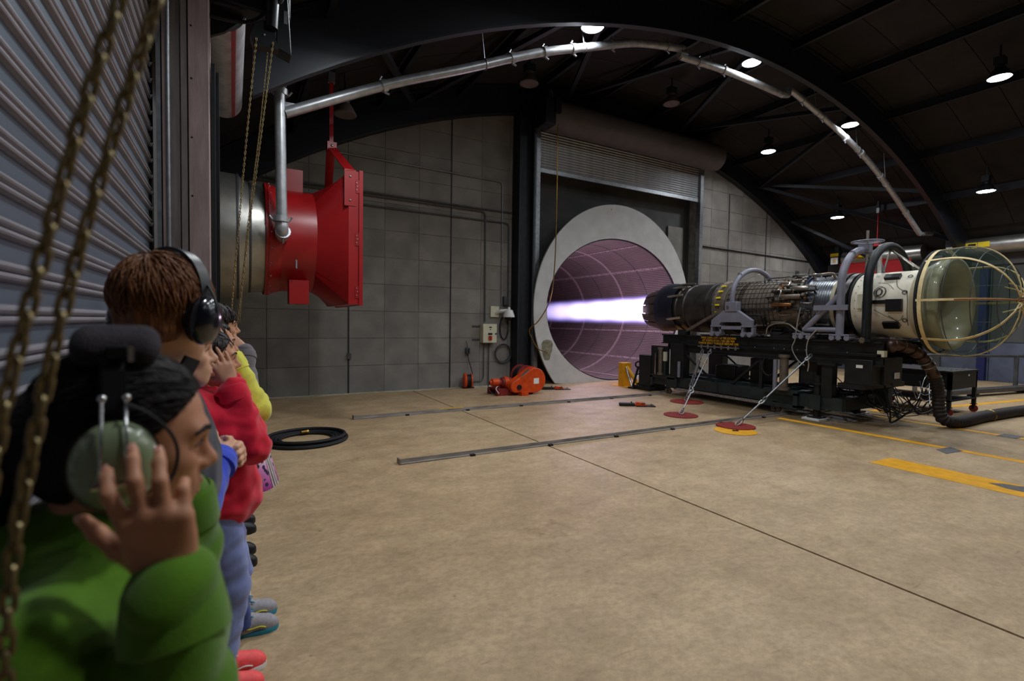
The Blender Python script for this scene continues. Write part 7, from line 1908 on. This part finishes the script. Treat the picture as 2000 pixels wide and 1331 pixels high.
# --- 4. red hoodie
Y = 2.50
ear_hand = lambda side, s_, sg: dict(W=None, d=(-0.36, 0.10 * sg, 0.88), n=(-0.25, 0.95 * sg, -0.1), side=side, s=s_, curl=((0.12, 0.25, 0.2), (0.10, 0.25, 0.2), (0.12, 0.3, 0.2), (0.2, 0.3, 0.2)), splay=(0.16, 0.05, -0.06, -0.18), thumb=(0.35, 0.3, 0.3))
standing('dark haired person in red hoodie with a hand raised to the ear', Y, -0.088, 1.462, 1.60, 4, 'skin_mid', 'hair_brown', pulled,
         ((-0.150, Y - 0.17, 1.275), (0.070, Y - 0.155, 1.105), (-0.008, Y - 0.125, 1.372)), ((-0.150, Y + 0.17, 1.275), (0.070, Y + 0.155, 1.105), (-0.03, Y + 0.115, 1.375)),
         [ear_hand('R', 0.97, 1), ear_hand('L', 0.97, -1)], 'hoodie', 'red_fleece', 'denim_light', ('shoe_coral', 'shoe_white', 'shoe_white', 'shoe_white'), toe=(0.115, 0.13), dY=0.075, seed=31, hem=0.74, e=0.022, fold=0.009, bust=True, bulk=1.45, lean=-0.05, knee=0.065)
# --- 5. yellow sweater with a patterned shirt below
Y = 2.95
rt, Q5, _ = standing('person in yellow sweater over a butterfly print shirt, covering the ear', Y, -0.095, 1.505, 1.64, 6, 'skin_mid', 'hair_brown', pulled,
         ((-0.14, Y - 0.175, 1.31), (0.098, Y - 0.13, 1.185), (-0.012, Y - 0.105, 1.455)), ((-0.14, Y + 0.175, 1.31), (0.098, Y + 0.13, 1.185), (-0.012, Y + 0.105, 1.455)),
         [ear_hand('R', 0.97, 1), ear_hand('L', 0.97, -1)], 'sweater', 'yellow_knit', 'denim_dark', None, toe=(0.205, 0.21), dY=0.085, seed=41, hem=1.00, e=0.022, fold=0.007)
def butterfly_material():
    m = bpy.data.materials.new('butterfly_print'); m.use_nodes = True
    nt = m.node_tree; N = nt.nodes; L = nt.links; b = N['Principled BSDF']; b.inputs['Roughness'].default_value = 0.9
    tc = N.new('ShaderNodeTexCoord'); sp_ = N.new('ShaderNodeSeparateXYZ'); L.new(tc.outputs['Object'], sp_.inputs[0])
    g = N.new('ShaderNodeValToRGB'); e = g.color_ramp.elements; e[0].position = 0.78; e[0].color = rgb(150, 50, 130) + (1,); e[1].position = 0.94; e[1].color = rgb(214, 214, 210) + (1,); q = e.new(0.88); q.color = rgb(206, 130, 186) + (1,)
    L.new(sp_.outputs[2], g.inputs[0])
    v = N.new('ShaderNodeTexVoronoi'); v.inputs['Scale'].default_value = 34; L.new(tc.outputs['Object'], v.inputs['Vector'])
    nz = N.new('ShaderNodeTexNoise'); nz.inputs['Scale'].default_value = 60; L.new(tc.outputs['Object'], nz.inputs['Vector'])
    a = N.new('ShaderNodeMath'); a.operation = 'ADD'; L.new(v.outputs['Distance'], a.inputs[0]); a2 = N.new('ShaderNodeMath'); a2.operation = 'MULTIPLY'; a2.inputs[1].default_value = 0.35; L.new(nz.outputs['Fac'], a2.inputs[0]); L.new(a2.outputs[0], a.inputs[1])
    r = N.new('ShaderNodeValToRGB'); r.color_ramp.interpolation = 'CONSTANT'; r.color_ramp.elements[0].color = (1, 1, 1, 1); r.color_ramp.elements[1].position = 0.56; r.color_ramp.elements[1].color = (0, 0, 0, 1); L.new(a.outputs[0], r.inputs[0])
    mx = N.new('ShaderNodeMix'); mx.data_type = 'RGBA'; L.new(r.outputs[0], mx.inputs[0]); L.new(g.outputs[0], mx.inputs[6]); mx.inputs[7].default_value = rgb(42, 34, 62) + (1,)
    L.new(mx.outputs[2], b.inputs['Base Color']); MATS['butterfly_print'] = m
butterfly_material()
m = MB(); c5 = Q5['pelvis']
m.grid(lambda u, v: (c5[0] + 0.06 + (0.175 + 0.10 * v + 0.007 * math.sin(7 * 2 * PI * u)) * math.cos(2 * PI * u), c5[1] + (0.185 + 0.05 * v + 0.007 * math.sin(7 * 2 * PI * u)) * math.sin(2 * PI * u), 1.14 - 0.37 * v), 64, 10, wrapu=True)
sh_ = m.build('patterned_shirt', 'butterfly_print', rt, local=True, sharp=80)
for k in range(3):
    a = -0.30 - 0.10 * k
    MB().tube([(c5[0] + 0.06 + (0.177 + 0.102 * v) * math.cos(a), c5[1] + (0.187 + 0.052 * v) * math.sin(a), 1.13 - 0.36 * v) for v in (0, .25, .5, .75, 1)], 0.0055, 5).build('shirt_stripe', 'white_cotton', sh_, local=True)
for i, t_ in enumerate('RL'):
    so = shoe(rt, Q5['toe' + t_] + np.array([0.02, 0, 0]), ('shoe_grey', 'shoe_teal', 'shoe_teal', 'lime'), (-0.10, 0.10)[i])
    nm = text_mesh('N', 0.062, 'lime', None, Matrix.Translation((-0.165, -0.0475, 0.058)) @ Matrix.Rotation(PI / 2, 4, 'X') @ Matrix.Shear('XY', 4, (0.25, 0)) if False else Matrix.Translation((-0.165, -0.0465, 0.058)) @ Matrix.Rotation(PI / 2, 4, 'X'), name='shoe_letter', bold=True)
    nm.parent = so
# --- 6. dark bob, grey sleeve
Y = 3.35
bob = hline((-0.14, 0.02), (-0.06, 0.025), (0.0, 0.030), (0.028, 0.052), (0.034, 0.105), (0.09, 0.12), (0.16, 0.16))
def bobx(S, P): S.cone(P(-0.02, 0.066, 0.03), P(-0.02, 0.068, -0.085), 0.04, 0.03, 0.03); S.cone(P(-0.02, -0.066, 0.03), P(-0.02, -0.068, -0.085), 0.04, 0.03, 0.03); S.cone(P(-0.06, 0, 0.0), P(-0.06, 0, -0.09), 0.06, 0.04, 0.03)
standing('person with a dark fringe and grey sleeve holding a hand to the cheek', Y, -0.085, 1.592, 1.72, 8, 'skin_mid', 'hair_brown', (bob, 0.013, bobx, lambda p: np.array([0.15 * p[0], 0, -1.0]), 400),
         (None, (0.055, Y - 0.16, 1.26), (0.062, Y - 0.065, 1.465)), (None, (0.05, Y + 0.16, 1.26), (0.0, Y + 0.11, 1.49)),
         [dict(W=None, d=(-0.75, 0.15, 0.6), n=(-0.4, 0.85, -0.3), side='R', s=0.95, curl=((0.2, 0.5, 0.3),) * 4, thumb=(0.3, 0.3, 0.3)), ear_hand('L', 0.97, -1)], 'jacket', 'grey_wool', 'black_trousers', ('shoe_white', 'shoe_white', 'shoe_black', 'shoe_black'), toe=(0.085, 0.09), seed=51, e=0.02)
# --- 7, 8. two more at the far end, only their shoes show
for Y, h, nm_, tx, sd in ((3.78, 1.62, 'person in black shoes and dark jacket fourth from the far end of the row, mostly hidden', 0.135, 61), (4.36, 1.60, 'hidden person in black shoes at the far end of the row', 0.15, 71)):
    standing(nm_.replace(' fourth from the far end of the row, mostly hidden', ' hidden behind the one with the fringe'), Y, -0.12, h - 0.145, h, 5, 'skin_fair', 'hair_brown', pulled, (None, (-0.13, Y - 0.24, 1.05), (-0.02, Y - 0.22, 0.86)), (None, (-0.13, Y + 0.22, 1.05), (-0.02, Y + 0.20, 0.86)),
             [], 'jacket', 'navy_cotton', 'black_trousers', ('shoe_black', 'shoe_black', 'shoe_black', 'shoe_black'), toe=(tx, tx), seed=sd, res=0.008, dY=0.10)
